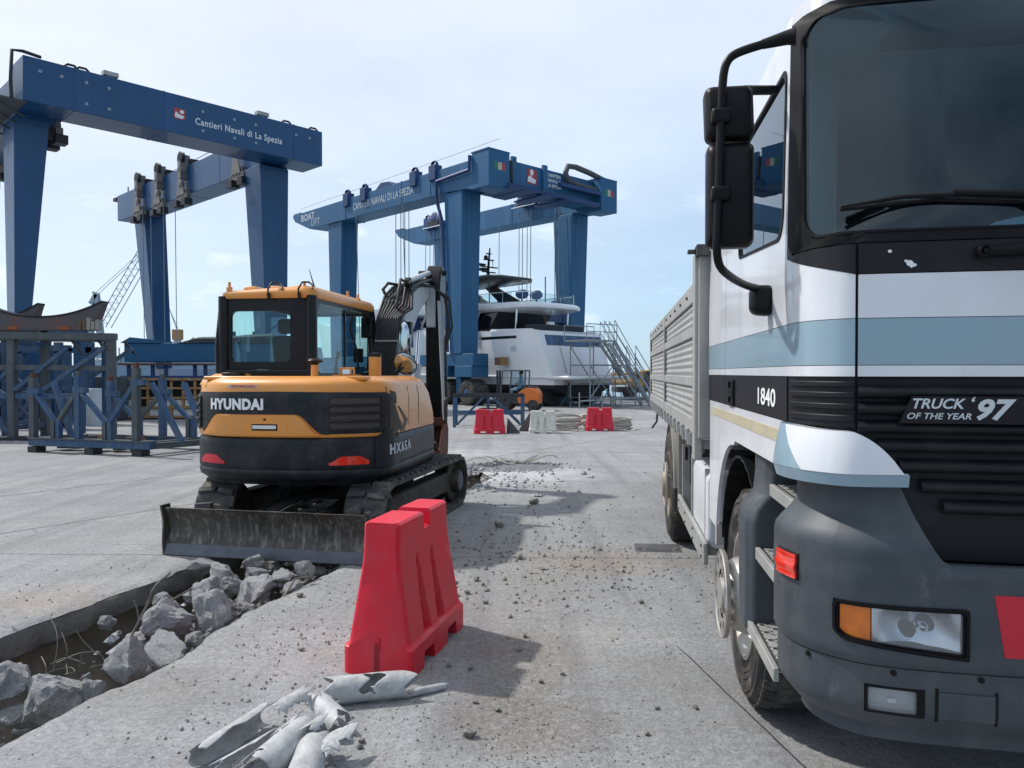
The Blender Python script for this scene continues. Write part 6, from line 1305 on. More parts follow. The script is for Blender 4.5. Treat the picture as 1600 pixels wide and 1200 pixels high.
# --- mirrors on the right front corner
mb = MB(); mb.tube([(.55, .30, 1.58), (.70, .42, 1.78), (.66, .48, 2.02)], .012, M['ex_black'], n=8); mb.tube([(.55, .3, 1.58), (.62, .34, 1.74)], .012, M['ex_black'], n=8); MS = mb.build('mirror_stalk', EXC, smooth=50)
def mdisc(name, c, nrm, a, b, upv):
    c = Vector(c); nrm = Vector(nrm).normalized(); u = Vector(upv); u = (u - nrm * u.dot(nrm)).normalized(); w = nrm.cross(u)
    mb = MB(); rings = []
    for o_, k in ((.0, 1.0), (-.03, .96), (-.045, .7), (-.048, .1)): rings.append([c + nrm * o_ + (u * math.cos(t * .2618) * a + w * math.sin(t * .2618) * b) * k for t in range(24)])
    mb.loft(rings, M['ex_black']); h = mb.build(name, MS, smooth=45)
    mb = MB(); mb.loft([[c + nrm * o_ + (u * math.cos(t * .2618) * a + w * math.sin(t * .2618) * b) * k for t in range(24)] for o_, k in ((.001, .93), (.006, .9), (.010, .5), (.011, .05))], M['mirror']); mb.build('mirror_glass', h, smooth=60)
mdisc('round_mirror', (.655, .36, 1.725), (.35, -.8, -.45), .16, .12, (-.55, 0, .8))
mdisc('tall_mirror', (.60, .52, 2.02), (.15, -1, .0), .21, .065, (0, 0, 1))
# --- undercarriage, turned a few degrees under the body
UA = R(-4); cu, su = math.cos(UA), math.sin(UA)
def U(x, y, z): return Vector((x * cu - y * su + .13, x * su + y * cu, z))
def ubox(mb, x0, x1, y0, y1, z0, z1, m): mb.hexa([U(x0, y0, z0), U(x1, y0, z0), U(x1, y1, z0), U(x0, y1, z0), U(x0, y0, z1), U(x1, y0, z1), U(x1, y1, z1), U(x0, y1, z1)], M[m])
mb = MB(); ubox(mb, -.55, .55, -.55, .55, .32, .50, 'grease_dark'); mb.lathe([(0, .42), (.12, .42)], (0, 0, .50), (0, 0, 1), M['grease_dark'], n=30); mb.build('car_body', EXC, bevel=.02, smooth=40)
tr_pts = []                                 # closed track path in (y, z)
r_ = .29; y0_, y1_ = -1.12, 1.14
for i in range(13): a = R(90 + 180 * i / 12); tr_pts.append((y0_ + r_ * math.cos(a), .31 + r_ * math.sin(a) * (1 if True else 1)))
for i in range(13): a = R(-90 + 180 * i / 12); tr_pts.append((y1_ + (r_ + .0) * math.cos(a), .31 + (r_ + .0) * math.sin(a)))
cl = [0]
for i in range(len(tr_pts)): cl.append(cl[-1] + math.dist(tr_pts[i], tr_pts[(i + 1) % len(tr_pts)]))
def tpos(s):
    s %= cl[-1]
    for i in range(len(tr_pts)):
        if s <= cl[i + 1]:
            a, b = tr_pts[i], tr_pts[(i + 1) % len(tr_pts)]; t = (s - cl[i]) / (cl[i + 1] - cl[i]); d = Vector((b[0] - a[0], b[1] - a[1])).normalized()
            return Vector((a[0] + (b[0] - a[0]) * t, a[1] + (b[1] - a[1]) * t)), d
NP = 40
for side in (-1, 1):
    xa, xb = (.56, .95) if side > 0 else (-.95, -.56)
    mb = MB(); rings = []
    NB = 120
    for i in range(NB + 1):
        c, d = tpos(cl[-1] * i / NB); n = Vector((-d.y, d.x)); 
        if n.dot(c - Vector((0, .31))) < 0: n = -n
        rings.append([U(xa, c.x, c.y), U(xb, c.x, c.y), U(xb, c.x - n.x * .035, c.y - n.y * .035), U(xa, c.x - n.x * .035, c.y - n.y * .035)])
    mb.loft(rings, M['track'], caps=False); T = mb.build('track', EXC, smooth=50)
    for i in range(NP):
        c, d = tpos(cl[-1] * (i + .5) / NP); n = Vector((-d.y, d.x))
        if n.dot(c - Vector((0, .31))) < 0: n = -n
        mb = MB()
        for xs0, xs1, sh in ((xa + .008, xa + .185, .0), (xb - .185, xb - .008, .014)):
            P8 = []
            for h, w_ in ((-.004, .034), (.032, .022)):
                for x_, s_ in ((xs0, -1), (xs1, -1), (xs1, 1), (xs0, 1)):
                    q = c + d * (s_ * w_ + sh + .010 * (1 if (abs(x_ - xa) < .1 or abs(x_ - xb) < .1) else -.6)) + n * h; P8.append(U(x_ + (.006 if h > 0 else 0) * (1 if x_ == xs0 else -1), q.x, q.y))
            mb.hexa(P8, M['track'])
        mb.build('track_lug', T, bevel=.0)
    xi, xo = (xa + .10, xb - .10)
    mb = MB(); ubox(mb, min(xi, xo), max(xi, xo), -.90, .95, .20, .44, 'grease_dark'); mb.build('track_frame', EXC, bevel=.03, smooth=40)
    for nm, y, rr in (('idler_wheel', y0_, .24), ('drive_sprocket', y1_, .25)):
        mb = MB(); xf = xb + .004 if side > 0 else xa - .004; c = U((xa + xb) / 2, y, .31); ax_ = (U(1, 0, 0) - U(0, 0, 0)) * (1 if side > 0 else -1)
        mb.lathe([(-.08, 0), (-.08, rr), (.08, rr), (.10, rr * .86), (.10, rr * .6), (.17, rr * .52), (.18, rr * .48), (.18, 0)], c, ax_, M['grease_dark'], n=28); w_ = mb.build(nm, EXC, smooth=40)
        if nm == 'drive_sprocket': mb = MB(); mb.lathe([(.181, .115), (.186, .11), (.187, 0)], c, ax_, M['trestle_grey'], n=24); mb.build('hub_cap', w_, smooth=40)
    for k in range(5):
        mb = MB(); y = -.72 + k * .36; mb.lathe([(-.10, 0), (-.10, .07), (.10, .07), (.10, 0)], U((xa + xb) / 2, y, .105), (U(1, 0, 0)), M['grease_dark'], n=16); mb.build('track_roller', EXC, smooth=40)
# dozer blade with curved face, push arms and rams
YB = -1.84
prof = [(-.00, .07), (-.045, .10), (-.055, .20), (-.045, .30), (-.01, .39), (.05, .43)]
mb = MB(); rings = []
for i in range(2): pass
F = [(YB + y, z) for y, z in [(.03, .025), (.00, .06), (.035, .12), (.055, .20), (.05, .29), (.02, .37), (-.02, .425)]]
Bk = [(y + .03, z) for y, z in F]
loop = F + Bk[::-1]
mb.prism([U(-.955, y, z) for y, z in loop], U(-.955, 0, 0), U(.955, 0, 0), M['blade']); BL = mb.build('dozer_blade', EXC, smooth=45)
mb = MB(); mb.prism([U(-.955, y, z) for y, z in [(YB - .012, .005), (YB + .015, .0), (YB + .035, .10), (YB + .01, .105)]], U(-.955, 0, 0), U(.955, 0, 0), M['blade_edge']); mb.build('cutting_edge', BL, bevel=.003)
for sx in (-.972, .955):
    mb = MB(); mb.prism([U(sx, y, z) for y, z in [(YB - .045, .45), (YB + .08, .45), (YB + .12, .25), (YB + .09, .02), (YB - .01, .0), (YB - .02, .1), (YB - .01, .3)]], U(sx, 0, 0), U(sx + .018, 0, 0), M['blade']); mb.build('blade_cheek', BL, bevel=.003)
mb = MB(); mb.tube([U(.964, YB + .015, .40), U(.975, YB + .015, .40)], .028, M['ex_black'], n=12); mb.build('cheek_hole', BL)
for sx in (-.30, .30):
    mb = MB(); mb.bar(U(sx * 1.2, YB + .08, .2), U(sx, -.4, .38), .09, .14, M['grease_dark']); mb.build('push_arm', EXC, bevel=.012)
mb = MB(); mb.tube([U(.0, YB + .1, .36), U(.0, -1.1, .42)], .028, M['chrome'], n=10); mb.tube([U(.0, -1.1, .42), U(0, -.5, .46)], .05, M['grease_dark'], n=12); mb.build('blade_ram', EXC, smooth=45)
for k in range(4): mb = MB(); x = -.12 + k * .08; mb.tube([U(x, -.5, .5), U(x + .05 * (k - 1.5), -.9, .52 - .03 * k), U(x * .5, -1.3, .45), U(x * .3, YB + .15, .4)], .014, M['hose'], n=7); mb.build('blade_hose', EXC, smooth=60)

def squash(o):
    if o.type == 'MESH':
        for v in o.data.vertices:
            if v.co.z > 1.1: v.co.z = 1.1 + (v.co.z - 1.1) * .90
    for c in [c for c in col.objects if c.parent == o]: squash(c)
for o in [c for c in col.objects if c.parent == EXC]:
    if o.name.split('.')[0] in ('boom', 'arm', 'boom_cylinder'): squash(o)
# ---------------------------------------------------------------- water filled plastic barriers
def barrier(loc, rz, mat, label, L_=.98, group='plastic road barriers'):
    """X runs along the barrier, foot on the ground"""
    h = .82; t = thing('road_barrier', label, 'barrier', loc, rz, group)
    def W(z):      # half width profile
        if z < .0: return .2
        if z < .15: return .20
        if z < .17: return .20 - (z - .15) * 1.2
        if z < .55: return .176 - (z - .17) * .16
        if z < .66: return .115 - (z - .55) * .10
        return .104
    def HL(z): return L_ / 2 - (.0 if z < .15 else .012 + (z - .15) * .07)
    def S(sd):
        def f(p, z, off=0):
            zz = z; hl = HL(z); x = p * hl
            x = max(-hl, min(hl, x)); g = 0
            # two tall tapering recesses
            for c in (-.33, .17):
                wd = .035 + .09 * max(0, (.60 - z) / .42)
                d = (x / (L_ / 2) - c); 
                if .165 < z < .60: g += .045 * max(0, min(1, (wd - abs(d)) / .02)) * min(1, (.60 - z) / .06)
            e = 1 - max(0, (abs(x) - (hl - .03)) / .03) ** 2 * .18
            y = (W(z) * e - g + off) * sd; return Vector((x, y, z))
        return f
    mb = MB(); zs = [0, .03, .07, .11, .145, .150, .165, .172, .20, .25, .3, .35, .4, .45, .5, .54, .56, .58, .6, .62, .66, .7, .74, .78, .80]
    nx = 90; hl_n = []
    # cross sections along the length; the top has a notch in the middle and the foot two forklift slots
    ring_n = None; rings = []
    for i in range(nx + 1):
        p = -1 + 2 * i / nx; xx = p * L_ / 2; top = .80
        notch = 1 if -.03 < xx / L_ < .11 else 0
        slot = 1 if (-.30 < xx / L_ < -.12 or .14 < xx / L_ < .32) else 0
        col_ = []
        for sd in (1, -1):
            side = []
            for z in zs:
                z2 = z
                if notch: z2 = min(z, .71) if z <= .71 else .71 + (z - .71) * .02
                if slot: z2 = max(z2, .085)
                side.append(S(sd)(p, z2))
            top_z = side[-1].z; side.append(Vector((side[-1].x, side[-1].y * .86, top_z + .012)))
            col_.append(side)
        rings.append(col_[0] + col_[1][::-1])
    mb.loft(rings, mat); B = mb.build('shell', t, smooth=38, bevel=0)
    # vertical slot in each end, its shade painted as a darker red strip
    for sx in (-1, 1):
        mb = MB(); x0 = sx * (L_ / 2 - .018); mb.prism([(x0, -.022, .0), (x0, .022, .0), (x0, .016, .19), (x0, .008, .205), (x0, -.008, .205), (x0, -.016, .19)], (0, 0, 0), (sx * .0195, 0, 0), mat); mb.build('end_slot', t)
        mb = MB(); x1 = sx * (L_ / 2 + .0025); mb.prism([(x1, -.016, .002), (x1, .016, .002), (x1, .011, .18), (x1, -.011, .18)], (0, 0, 0), (sx * .001, 0, 0), M['groove_shade']); mb.build('end_groove_shade', t)
    return t
M['groove_shade'] = pm('barrier_groove_shade_red', lin('#8c1020'), 0.6, var=0.1)
a = math.atan2(.82, .205)       # long axis direction
barrier((-.610, 4.52, 0), a, M['barrier_red'], 'large red plastic water barrier in the foreground beside the broken pipes', L_=.92)
barrier((-.60, 20.6, 0), R(3), M['barrier_red'], 'red plastic barrier standing left of the white one, before the blue steel stand', L_=.84).scale = (1, .9, .80)
barrier((.84, 20.8, 0), R(-4), M['barrier_white'], 'dirty white plastic barrier between the two distant red ones', L_=.76).scale = (1, 1, .74)
barrier((2.46, 21.6, 0), R(0), M['barrier_red'], 'red plastic barrier standing amid the coiled hoses', L_=.78).scale = (1, .9, .80)
# ---------------------------------------------------------------- big blue gantry (left)
def frame3(o, ex):      # returns place function from local (along, across, up)
    ex = Vector(ex).normalized(); ey = Vector((-ex.y, ex.x, 0)); return ex, ey
G1 = Vector((-1.535 * 11.5, 2.424 * 11.5, 0)); G2 = Vector((-.787 * 11.5, 3.2 * 11.5, 0)); W1 = (G2 - G1).length; e1 = (G2 - G1).normalized()
rz1 = math.atan2(e1.y, e1.x)
GAN = thing('gantry_crane', 'large deep blue portal gantry on the left with white lettering on its near beam', 'gantry crane', tuple(G1), rz1)
def gp(name, fn, smooth=35, bevel=0, seg=2, parent=None, **k):
    mb = MB(); fn(mb); return mb.build(name, parent, smooth=smooth, bevel=bevel, seg=seg, **k)
H1 = 13.12; HB = 1.62; DB = 1.75
def B(mb, x0, x1, y0, y1, z0, z1, m='lift_blue'): mb.box(x0, x1, y0, y1, z0, z1, M[m])
cb = gp('cross_beam', lambda mb: B(mb, 0, W1, 0, DB, H1 - HB, H1), parent=GAN, bevel=.02)
for x in (1.7, 5.0, W1 - 1.5):
    gp('beam_joint', lambda mb: (B(mb, x - .025, x + .025, -.012, DB + .012, H1 - HB - .012, H1 + .012)), parent=cb)
L1 = 20.3
sides = {}
for k, x in enumerate((.15, W1 - 2.25)):
    sb = gp('side_beam', lambda mb: B(mb, x, x + 1.4, DB + .002, L1, H1 - HB - .15, H1 - .18), parent=GAN, bevel=.02)
    sides[k] = (x, sb)
    for y in (6, 10, 15): gp('beam_joint', lambda mb: B(mb, x - .01, x + 1.41, y - .02, y + .02, H1 - HB - .16, H1 - .17), parent=sb)
# legs: upright outer face, inner face tapering inward to the foot
def leg(xo, xi_top, xi_bot, y0t, y1t, y0b, y1b, ztop, zb=1.9):
    mb = MB(); a, b = min(xo, xi_bot), max(xo, xi_bot); c, d = min(xo, xi_top), max(xo, xi_top)
    mb.hexa([(a, y0b, zb), (b, y0b, zb), (b, y1b, zb), (a, y1b, zb), (c, y0t, ztop), (d, y0t, ztop), (d, y1t, ztop), (c, y1t, ztop)], M['lift_blue'])
    return mb.build('gantry_leg', GAN, bevel=.02, smooth=35)
zt = H1 - HB
leg(W1 - 1.05, W1 - 2.50, W1 - 2.10, 1.3, 2.9, 1.5, 2.5, zt - .14); leg(.10, 1.30, .50, 1.7, 3.3, 1.85, 2.8, zt - .14)
leg(W1 - .90, W1 - 2.20, W1 - 1.85, L1 - 4.2, L1 - 2.6, L1 - 5.0, L1 - 4.0, zt - .15); leg(.10, 1.60, 1.15, L1 - 4.6, L1 - 2.7, L1 - 4.9, L1 - 3.9, zt - .15)
for x0 in (.1, W1 - 1.5):
    gp('sill_beam', lambda mb: B(mb, x0, x0 + 1.2, .3, L1 - 3.2, 1.25, 1.9), parent=GAN, bevel=.02)
    for y in (.3, 2.6, L1 - 6.4, L1 - 4.2):
        T = MB(); T.lathe([(-.0, 0), (0, .4), (-.02, .55), (.0, .78), (.06, .82), (.55, .82), (.61, .78), (.6, 0)], (x0 + .3, y + .6, .82), (1, 0, 0), M['tyre'], n=28); w_ = T.build('gantry_wheel', GAN, smooth=40)
# beam lettering, emblem, rivet eyes
fS = planeS((0, 0, 0), (1, 0, 0), (0, 0, 1), (0, -1, 0))
PX = lambda px: next(t * .01 for t in range(2000) if (lambda q: 800 + 1200 * q.x / q.y > px)(G1 + e1 * (t * .01)))
xa, xb = PX(306), PX(443)
mb = MB(); lettering(mb, fS, 'Cantieri Navali di La Spezia', (xa + xb) / 2, H1 - .92, .40, M['white_txt'], bold=.012, spacing=1.10, off=.006, depth=.004, sx=(xb - xa) / 5.65 / 1.14 * 1.28); mb.build('beam_lettering', cb)
xe = PX(283); gp('emblem_plate', lambda mb: disc(mb, fS, sub_loop(rrect(xe - .24, xe + .24, H1 - 1.0, H1 - .56, .02, 2), .2), .008, .006, M['flag_red'], nr=1), parent=cb)
gp('emblem_figure', lambda mb: (disc(mb, fS, [(xe + .10 + .09 * math.cos(a * .6), H1 - .68 + .08 * math.sin(a * .6)) for a in range(10)], .011, .002, M['white_txt'], nr=1), disc(mb, fS, [(xe - .18, H1 - .95), (xe + .12, H1 - .97), (xe + .20, H1 - .84), (xe - .02, H1 - .80), (xe - .16, H1 - .70), (xe - .20, H1 - .84)], .011, .002, M['white_txt'], nr=1)), parent=cb)
for x in (.55, 1.25, 2.1, 2.9, 6.6, 9.0, 8.0 - .0, 11.0, 11.7):
    for z in (H1 - .45, H1 - 1.25):
        if x in (.55, 1.25, 11.0, 11.7) and z < H1 - 1: continue
        mb = MB(); mb.lathe([(0, .055), (.02, .055), (.02, .03), (.0, .03)], (x, 0, z), (0, -1, 0), M['grey_txt'], n=10); mb.build('inspection_eye', cb)
for x in (1.6, 2.0, 10.6, 12.0):   # cable loops and lamps on top
    mb = MB(); mb.tube([(x - .25, .2, H1), (x - .1, .2, H1 + .14), (x + .15, .2, H1 + .14), (x + .3, .2, H1)], .05, M['dark_steel'], n=6); mb.build('cable_loop', cb)
for x in (3.0, 9.4): gp('flood_lamp', lambda mb: (B(mb, x - .25, x + .3, .1, .4, H1 + .10, H1 + .26, 'alu'), B(mb, x - .2, x - .15, .2, .25, H1, H1 + .1, 'dark_steel'), B(mb, x + .2, x + .25, .2, .25, H1, H1 + .1, 'dark_steel')), parent=GAN)
# hoists: sheave blocks on the right side beam, plates facing inwards
def hoist(x, y, flip, top=True):
    g = MB(); s = -1 if flip else 1; zc_ = H1 - .18
    def q(a, b, c, d, e, f, m): g.box(min(x + s * a, x + s * b), max(x + s * a, x + s * b), y + c, y + d, zc_ + e, zc_ + f, M[m])
    q(0, .25, -.55, .45, -1.65, -1.35, 'sheave'); q(.05, .30, -.75, .65, -1.95, -1.62, 'sheave'); q(.02, .45, -.85, -.35, -2.25, -1.9, 'dark_steel'); q(.02, .45, .20, .72, -2.25, -1.9, 'dark_steel')
    g.prism([(x + s * .28, y - .45, zc_ - 1.64), (x + s * .28, y + .5, zc_ - 1.64), (x + s * .28, y + .30, zc_ - .75), (x + s * .28, y - .15, zc_ - .75)], (0, 0, 0), (s * .05, 0, 0), M['sheave'])
    if top:
        q(-.15, .38, -.16, .20, -.75, .55, 'sheave'); q(-1.2, -.10, -.38, .42, .02, .35, 'dark_steel')
        for zz, rr in ((.38, .34), (-.28, .26), (-.98, .26)):
            g.lathe([(0, 0), (0, rr * .6), (.03, rr), (.12, rr * .85), (.21, rr), (.24, rr * .6), (.24, 0)], (x + s * .14, y, zc_ + zz), (s, 0, 0), M['sheave'] if zz < 0 else M['dark_steel'], n=20)
    h = g.build('hoist_block', GAN, smooth=35)
    for i in range(5):
        for zz in (-1.72,):
            b_ = MB(); b_.lathe([(0, .05), (.02, .05), (.02, 0)], (x + s * .30, y - .6 + i * .28, zc_ + zz), (s, 0, 0), M['dark_steel'], n=7); b_.build('bolt', h)
    return h
xr = W1 - 2.25; xl = .15 + 1.4
YS = [16.2, 13.2, 10.0]
for y in YS: hoist(xr, y, True)
hoist(xr, 3.6, True, top=False); hoist(xl, 2.7, False, top=False)
for y in YS: hoist(xl, y, False)
for i, y in enumerate((15.2, 14.0, 12.2, 10.6)):
    mb = MB(); mb.tube([(xr - .35, y, H1 - 2.0), (xr - .30, y, 2.1)], .022, M['cable'], n=5); mb.build('hoist_cable', GAN)
for zz in (.25, .5, .75):
    mb = MB(); mb.tube([(xr + .7, L1, H1 - .15 + zz * .3), (xr + .7, 2, H1 - .1 + zz)], .02, M['cable'], n=5); mb.build('top_cable', GAN)
gp('end_lamp', lambda mb: (B(mb, xr + .1, xr + .9, L1 + .5, L1 + 1.1, H1 - .35, H1 - .15, 'dark_steel'), B(mb, xr + .3, xr + .6, L1, L1 + .6, H1 - .75, H1 - .35, 'dark_steel'), B(mb, xr + .6, xr + .66, L1 - .1, L1 - .04, H1 - .2, H1 + .5, 'dark_steel')), parent=GAN)
# walkway with pale mesh guard on the outer side of the left beam
wk = gp('walkway', lambda mb: (B(mb, -.85, .12, .1, L1 - 2, H1 - HB - .05, H1 - HB + .02, 'trestle_grey')), parent=GAN)
gp('guard_screen', lambda mb: B(mb, -.86, -.84, .4, L1 - 3, H1 - HB + .15, H1 - .1, 'grey_cover'), parent=wk)
for i in range(13): gp('guard_post', lambda mb: B(mb, -.90, -.86, .3 + i * 1.6, .36 + i * 1.6, H1 - HB - .4, H1 + .05, 'dark_steel'), parent=wk)
mb = MB(); mb.tube([(-.35, .05, H1 - HB), (-.40, -.05, H1 - 1.0), (-.35, -.05, H1 + .05), (.0, .0, H1 + .12), (.6, .1, H1 + .1)], .06, M['dark_steel'], n=8); mb.build('cable_duct', wk, smooth=50)
for i in range(20): gp('walkway_bracket', lambda mb: mb.bar((-.8, .4 + i * 1.0, H1 - HB - .05), (.12, .4 + i * 1.0, H1 - HB - .5), .05, .05, M['dark_steel']), parent=wk)

# ---------------------------------------------------------------- boat lift (centre)
A2 = Vector((-1.1, 36.6, 0)); v2 = Vector((.731, .683, 0)).normalized(); u2 = Vector((-.683, .731, 0)).normalized()
rz2 = math.atan2(v2.y, v2.x)
LFT = thing('boat_lift', 'faded blue boat lift with flags on its beam ends, straddling the white yacht', 'boat lift', tuple(A2), rz2)   # local X across, Y along the boat
H2, WL2, LL2 = 12.3, 9.55, 19.6
Bb = lambda mb, *a, m='lift_blue_b': mb.box(*a, M[m])
hb2 = 1.30
def side(x0, x1, near):
    # side beam: deeper at the near end, slanted underside at the far end
    mb = MB(); P_ = [(.0, H2 - 1.75), (1.2, H2 - 1.75), (1.7, H2 - 1.62), (3.1, H2 - 1.55), (LL2 - 2.2, H2 - 1.45), (LL2 - .3, H2 - .75), (LL2, H2 - .45), (LL2, H2 - .28), (1.5, H2 - .28), (1.2, H2), (.0, H2)]
    mb.prism([(x0, y, z) for y, z in P_], (x0, 0, 0), (x1, 0, 0), M['lift_blue_b']); s_ = mb.build('side_beam', LFT, bevel=.02, smooth=35)
    for y in (4.6, 7.2, 13.0): gp('beam_joint', lambda mb: Bb(mb, x0 - .02, x1 + .02, y - .03, y + .03, H2 - 1.52, H2 - .26), parent=s_)
    gp('top_flange', lambda mb: Bb(mb, x0 - .03, x1 + .03, .0, 1.3, H2 + .002, H2 + .06), parent=s_)
    return s_
sA = side(0, 1.35, 1); sB = side(WL2 - 1.35, WL2, 0)
# near cross beam, stepped lower, with cable tray, machinery
cr = gp('cross_beam', lambda mb: (Bb(mb, 1.352, WL2 - 1.352, .55, 1.9, H2 - 1.45, H2 - .10)), parent=LFT, bevel=.02)
gp('festoon_tray', lambda mb: (Bb(mb, 1.2, WL2 - 1.5, -.05, .30, H2 - 1.62, H2 - 1.42, m='navy'), Bb(mb, 5.0, WL2 - 1.4, .0, .25, H2 - .95, H2 - .75, m='navy')), parent=cr)
for k, x in enumerate((1.0, 1.9, 3.4, 4.9)): gp('underslung_plate', lambda mb: Bb(mb, x, x + .9, -.5, 1.9, H2 - 1.72 - .02 * k, H2 - 1.64 - .02 * k, m='navy'), parent=cr)
gp('panel_rib', lambda mb: (Bb(mb, 1.9, 2.2, .40, .549, H2 - 1.45, H2 + .08), Bb(mb, 4.1, 4.4, .40, .549, H2 - 1.45, H2 + .05)), parent=cr)
mb = MB(); mb.tube([(1.55, .45, H2 + .0), (1.50, .36, H2 - .8), (1.60, .36, H2 - 1.35), (1.80, .4, H2 - 1.2), (1.82, .45, H2 - .2)], .12, M['dark_steel'], n=8); mb.build('cable_bundle', cr, smooth=50)
mb = MB(); mb.tube([(WL2 - .8, .3, H2 + .02), (WL2 - 2.0, .3, H2 + .22), (WL2 - 3.1, .3, H2 + .33), (WL2 - 3.7, .3, H2 + .28), (WL2 - 3.9, .3, H2 - .1), (WL2 - 3.7, .3, H2 - .5), (WL2 - 3.0, .3, H2 - .6), (WL2 - 1.5, .3, H2 - .65)], .15, M['trestle_grey'], n=10); mb.build('cable_chain', LFT, smooth=50)
S2 = planeS((0, -.0, 0), (1, 0, 0), (0, 0, 1), (0, -1, 0)); S2b = planeS((0, .549, 0), (1, 0, 0), (0, 0, 1), (0, -1, 0)); S2L = planeS((0, 0, 0), (0, -1, 0), (0, 0, 1), (-1, 0, 0))
for x0 in (.35, WL2 - 1.05):
    for k, m in enumerate(('flag_green', 'flag_white', 'flag_red')):
        gp('flag_stripe', lambda mb: patch(mb, S2, x0 + k * .24, x0 + k * .24 + .24, H2 - .90, H2 - .54, 1, 1, .004, .003, M[m]), parent=(sA if x0 < 1 else sB))
gp('emblem_plate', lambda mb: patch(mb, S2b, 3.05, 3.75, H2 - 1.05, H2 - .30, 1, 1, .02, .01, M['flag_red']), parent=cr)
gp('emblem_figure', lambda mb: (disc(mb, S2b, [(3.38 + .13 * math.cos(a * .7), H2 - .45 + .16 * math.sin(a * .7)) for a in range(9)], .026, .004, M['white_txt'], nr=1), disc(mb, S2b, [(3.08, H2 - .95), (3.6, H2 - 1.0), (3.7, H2 - .8), (3.4, H2 - .72), (3.3, H2 - .6), (3.12, H2 - .7)], .026, .004, M['white_txt'], nr=1)), parent=cr)
mb = MB()
for k, t_ in enumerate(('CANTIERI', 'NAVALI DI', 'LA SPEZIA')): lettering(mb, S2b, t_, 4.5, H2 - .36 - k * .27, .24, M['white_txt'], bold=.02, align='LEFT', off=.008, depth=.004)
mb.build('small_lettering', cr)
mb = MB(); lettering(mb, S2L, 'CANTIERI NAVALI DI LA SPEZIA', -9.1, H2 - .92, .58, M['grey_txt'], bold=.006, off=.008, depth=.004, sx=.74); mb.build('beam_lettering', sA)
mb = MB(); lettering(mb, S2L, 'BOAT', -17.6, H2 - .68, .60, M['grey_txt'], bold=.03, align='CENTER', off=.008, depth=.004, sx=1.1); lettering(mb, S2L, 'LIFT', -16.6, H2 - 1.12, .56, M['grey_txt'], align='CENTER', off=.008, depth=.004, sx=1.1); mb.build('end_lettering', sA)
# legs
def leg2(x0, x1, yt0, yt1, yb0, yb1, zt_, xin=.0):
    mb = MB(); mb.hexa([(x0 + xin, yb0, 2.6), (x1 - xin * .3, yb0, 2.6), (x1 - xin * .3, yb1, 2.6), (x0 + xin, yb1, 2.6), (x0, yt0, zt_), (x1, yt0, zt_), (x1, yt1, zt_), (x0, yt1, zt_)], M['lift_blue_b']); l_ = mb.build('lift_leg', LFT, bevel=.02, smooth=35)
    gp('leg_seam', lambda mb: (mb.bar(((x0 * 3 + x1) / 4 + xin * .5, yb0 - .004, 3.2), ((x0 * 3 + x1) / 4, yt0 - .004, zt_ - .1), .03, .01, M['navy'])), parent=l_)
    return l_
leg2(.05, 1.30, 2.1, 3.5, 2.3, 3.2, H2 - 1.6, .12); leg2(WL2 - 1.40, WL2 - .05, 2.1, 3.6, 2.4, 3.3, H2 - 1.6, .1)
leg2(.10, 1.25, 13.6, 15.2, 13.9, 15.0, H2 - 1.45, .05); leg2(WL2 - 1.25, WL2 - .1, 13.6, 15.2, 13.9, 15.0, H2 - 1.45, .05)
# cable duct down the near leg
mb = MB(); mb.tube([(-.10, 1.3, H2 - .1), (-.12, 1.32, H2 - .8), (-.12, 3.9, H2 - .9), (-.12, 3.92, H2 - 1.8), (.02, 3.6, H2 - 3), (.10, 3.3, 2.7)], .09, M['navy'], n=6); mb.build('cable_duct', LFT, smooth=40)
# lower beams, bogies, wheels
for x0, x1 in ((.2, 1.2), (WL2 - 1.2, WL2 - .2)):
    gp('sill_beam', lambda mb: Bb(mb, x0, x1, 1.4, 16.4, 1.98, 2.6, m='lift_sat'), parent=LFT, bevel=.02)
    for y in (1.5, 3.4, 12.8, 14.8):
        bg_ = gp('bogie', lambda mb: (Bb(mb, x0 - .05, x1 + .05, y - .05, y + 1.3, 1.42, 1.98, m='lift_sat'), Bb(mb, x0 + .2, x1 - .2, y + 1.1, y + 1.5, .55, 1.42, m='lift_sat')), parent=LFT, bevel=.02)
        mb = MB(); c = ((x0 + x1) / 2, y + .45, .66); mb.lathe([(-.48, 0), (-.46, .26), (-.50, .38), (-.47, .58), (-.40, .64), (.40, .64), (.47, .58), (.50, .38), (.48, .26), (.48, 0)], c, (1, 0, 0), M['tyre'], n=32)
        w_ = mb.build('lift_wheel', LFT, smooth=40); mb = MB(); mb.lathe([(-.53, .0), (-.53, .13), (-.46, .16)], c, (1, 0, 0), M['lift_sat'], n=16); mb.build('hub', w_, smooth=40)
        for i in range(26):
            a_ = 2 * math.pi * i / 26; mb = MB(); p = Vector(c); t1 = Vector((0, math.cos(a_), math.sin(a_))); t2 = Vector((0, -math.sin(a_), math.cos(a_)))
            for s_ in (-1, 1):
                q = [p + Vector((s_ * .44, 0, 0)) + t1 * r_ + t2 * w2 for r_ in (.59, .66) for w2 in (-.035, .035)]
                q2 = [p + Vector((s_ * .03, 0, 0)) + t1 * r_ + t2 * (w2 + .05) for r_ in (.63, .66) for w2 in (-.03, .03)]
                mb.hexa([q[0], q[1], q2[1], q2[0], q[2], q[3], q2[3], q2[2]], M['tyre'])
            mb.build('tread_lug', w_)
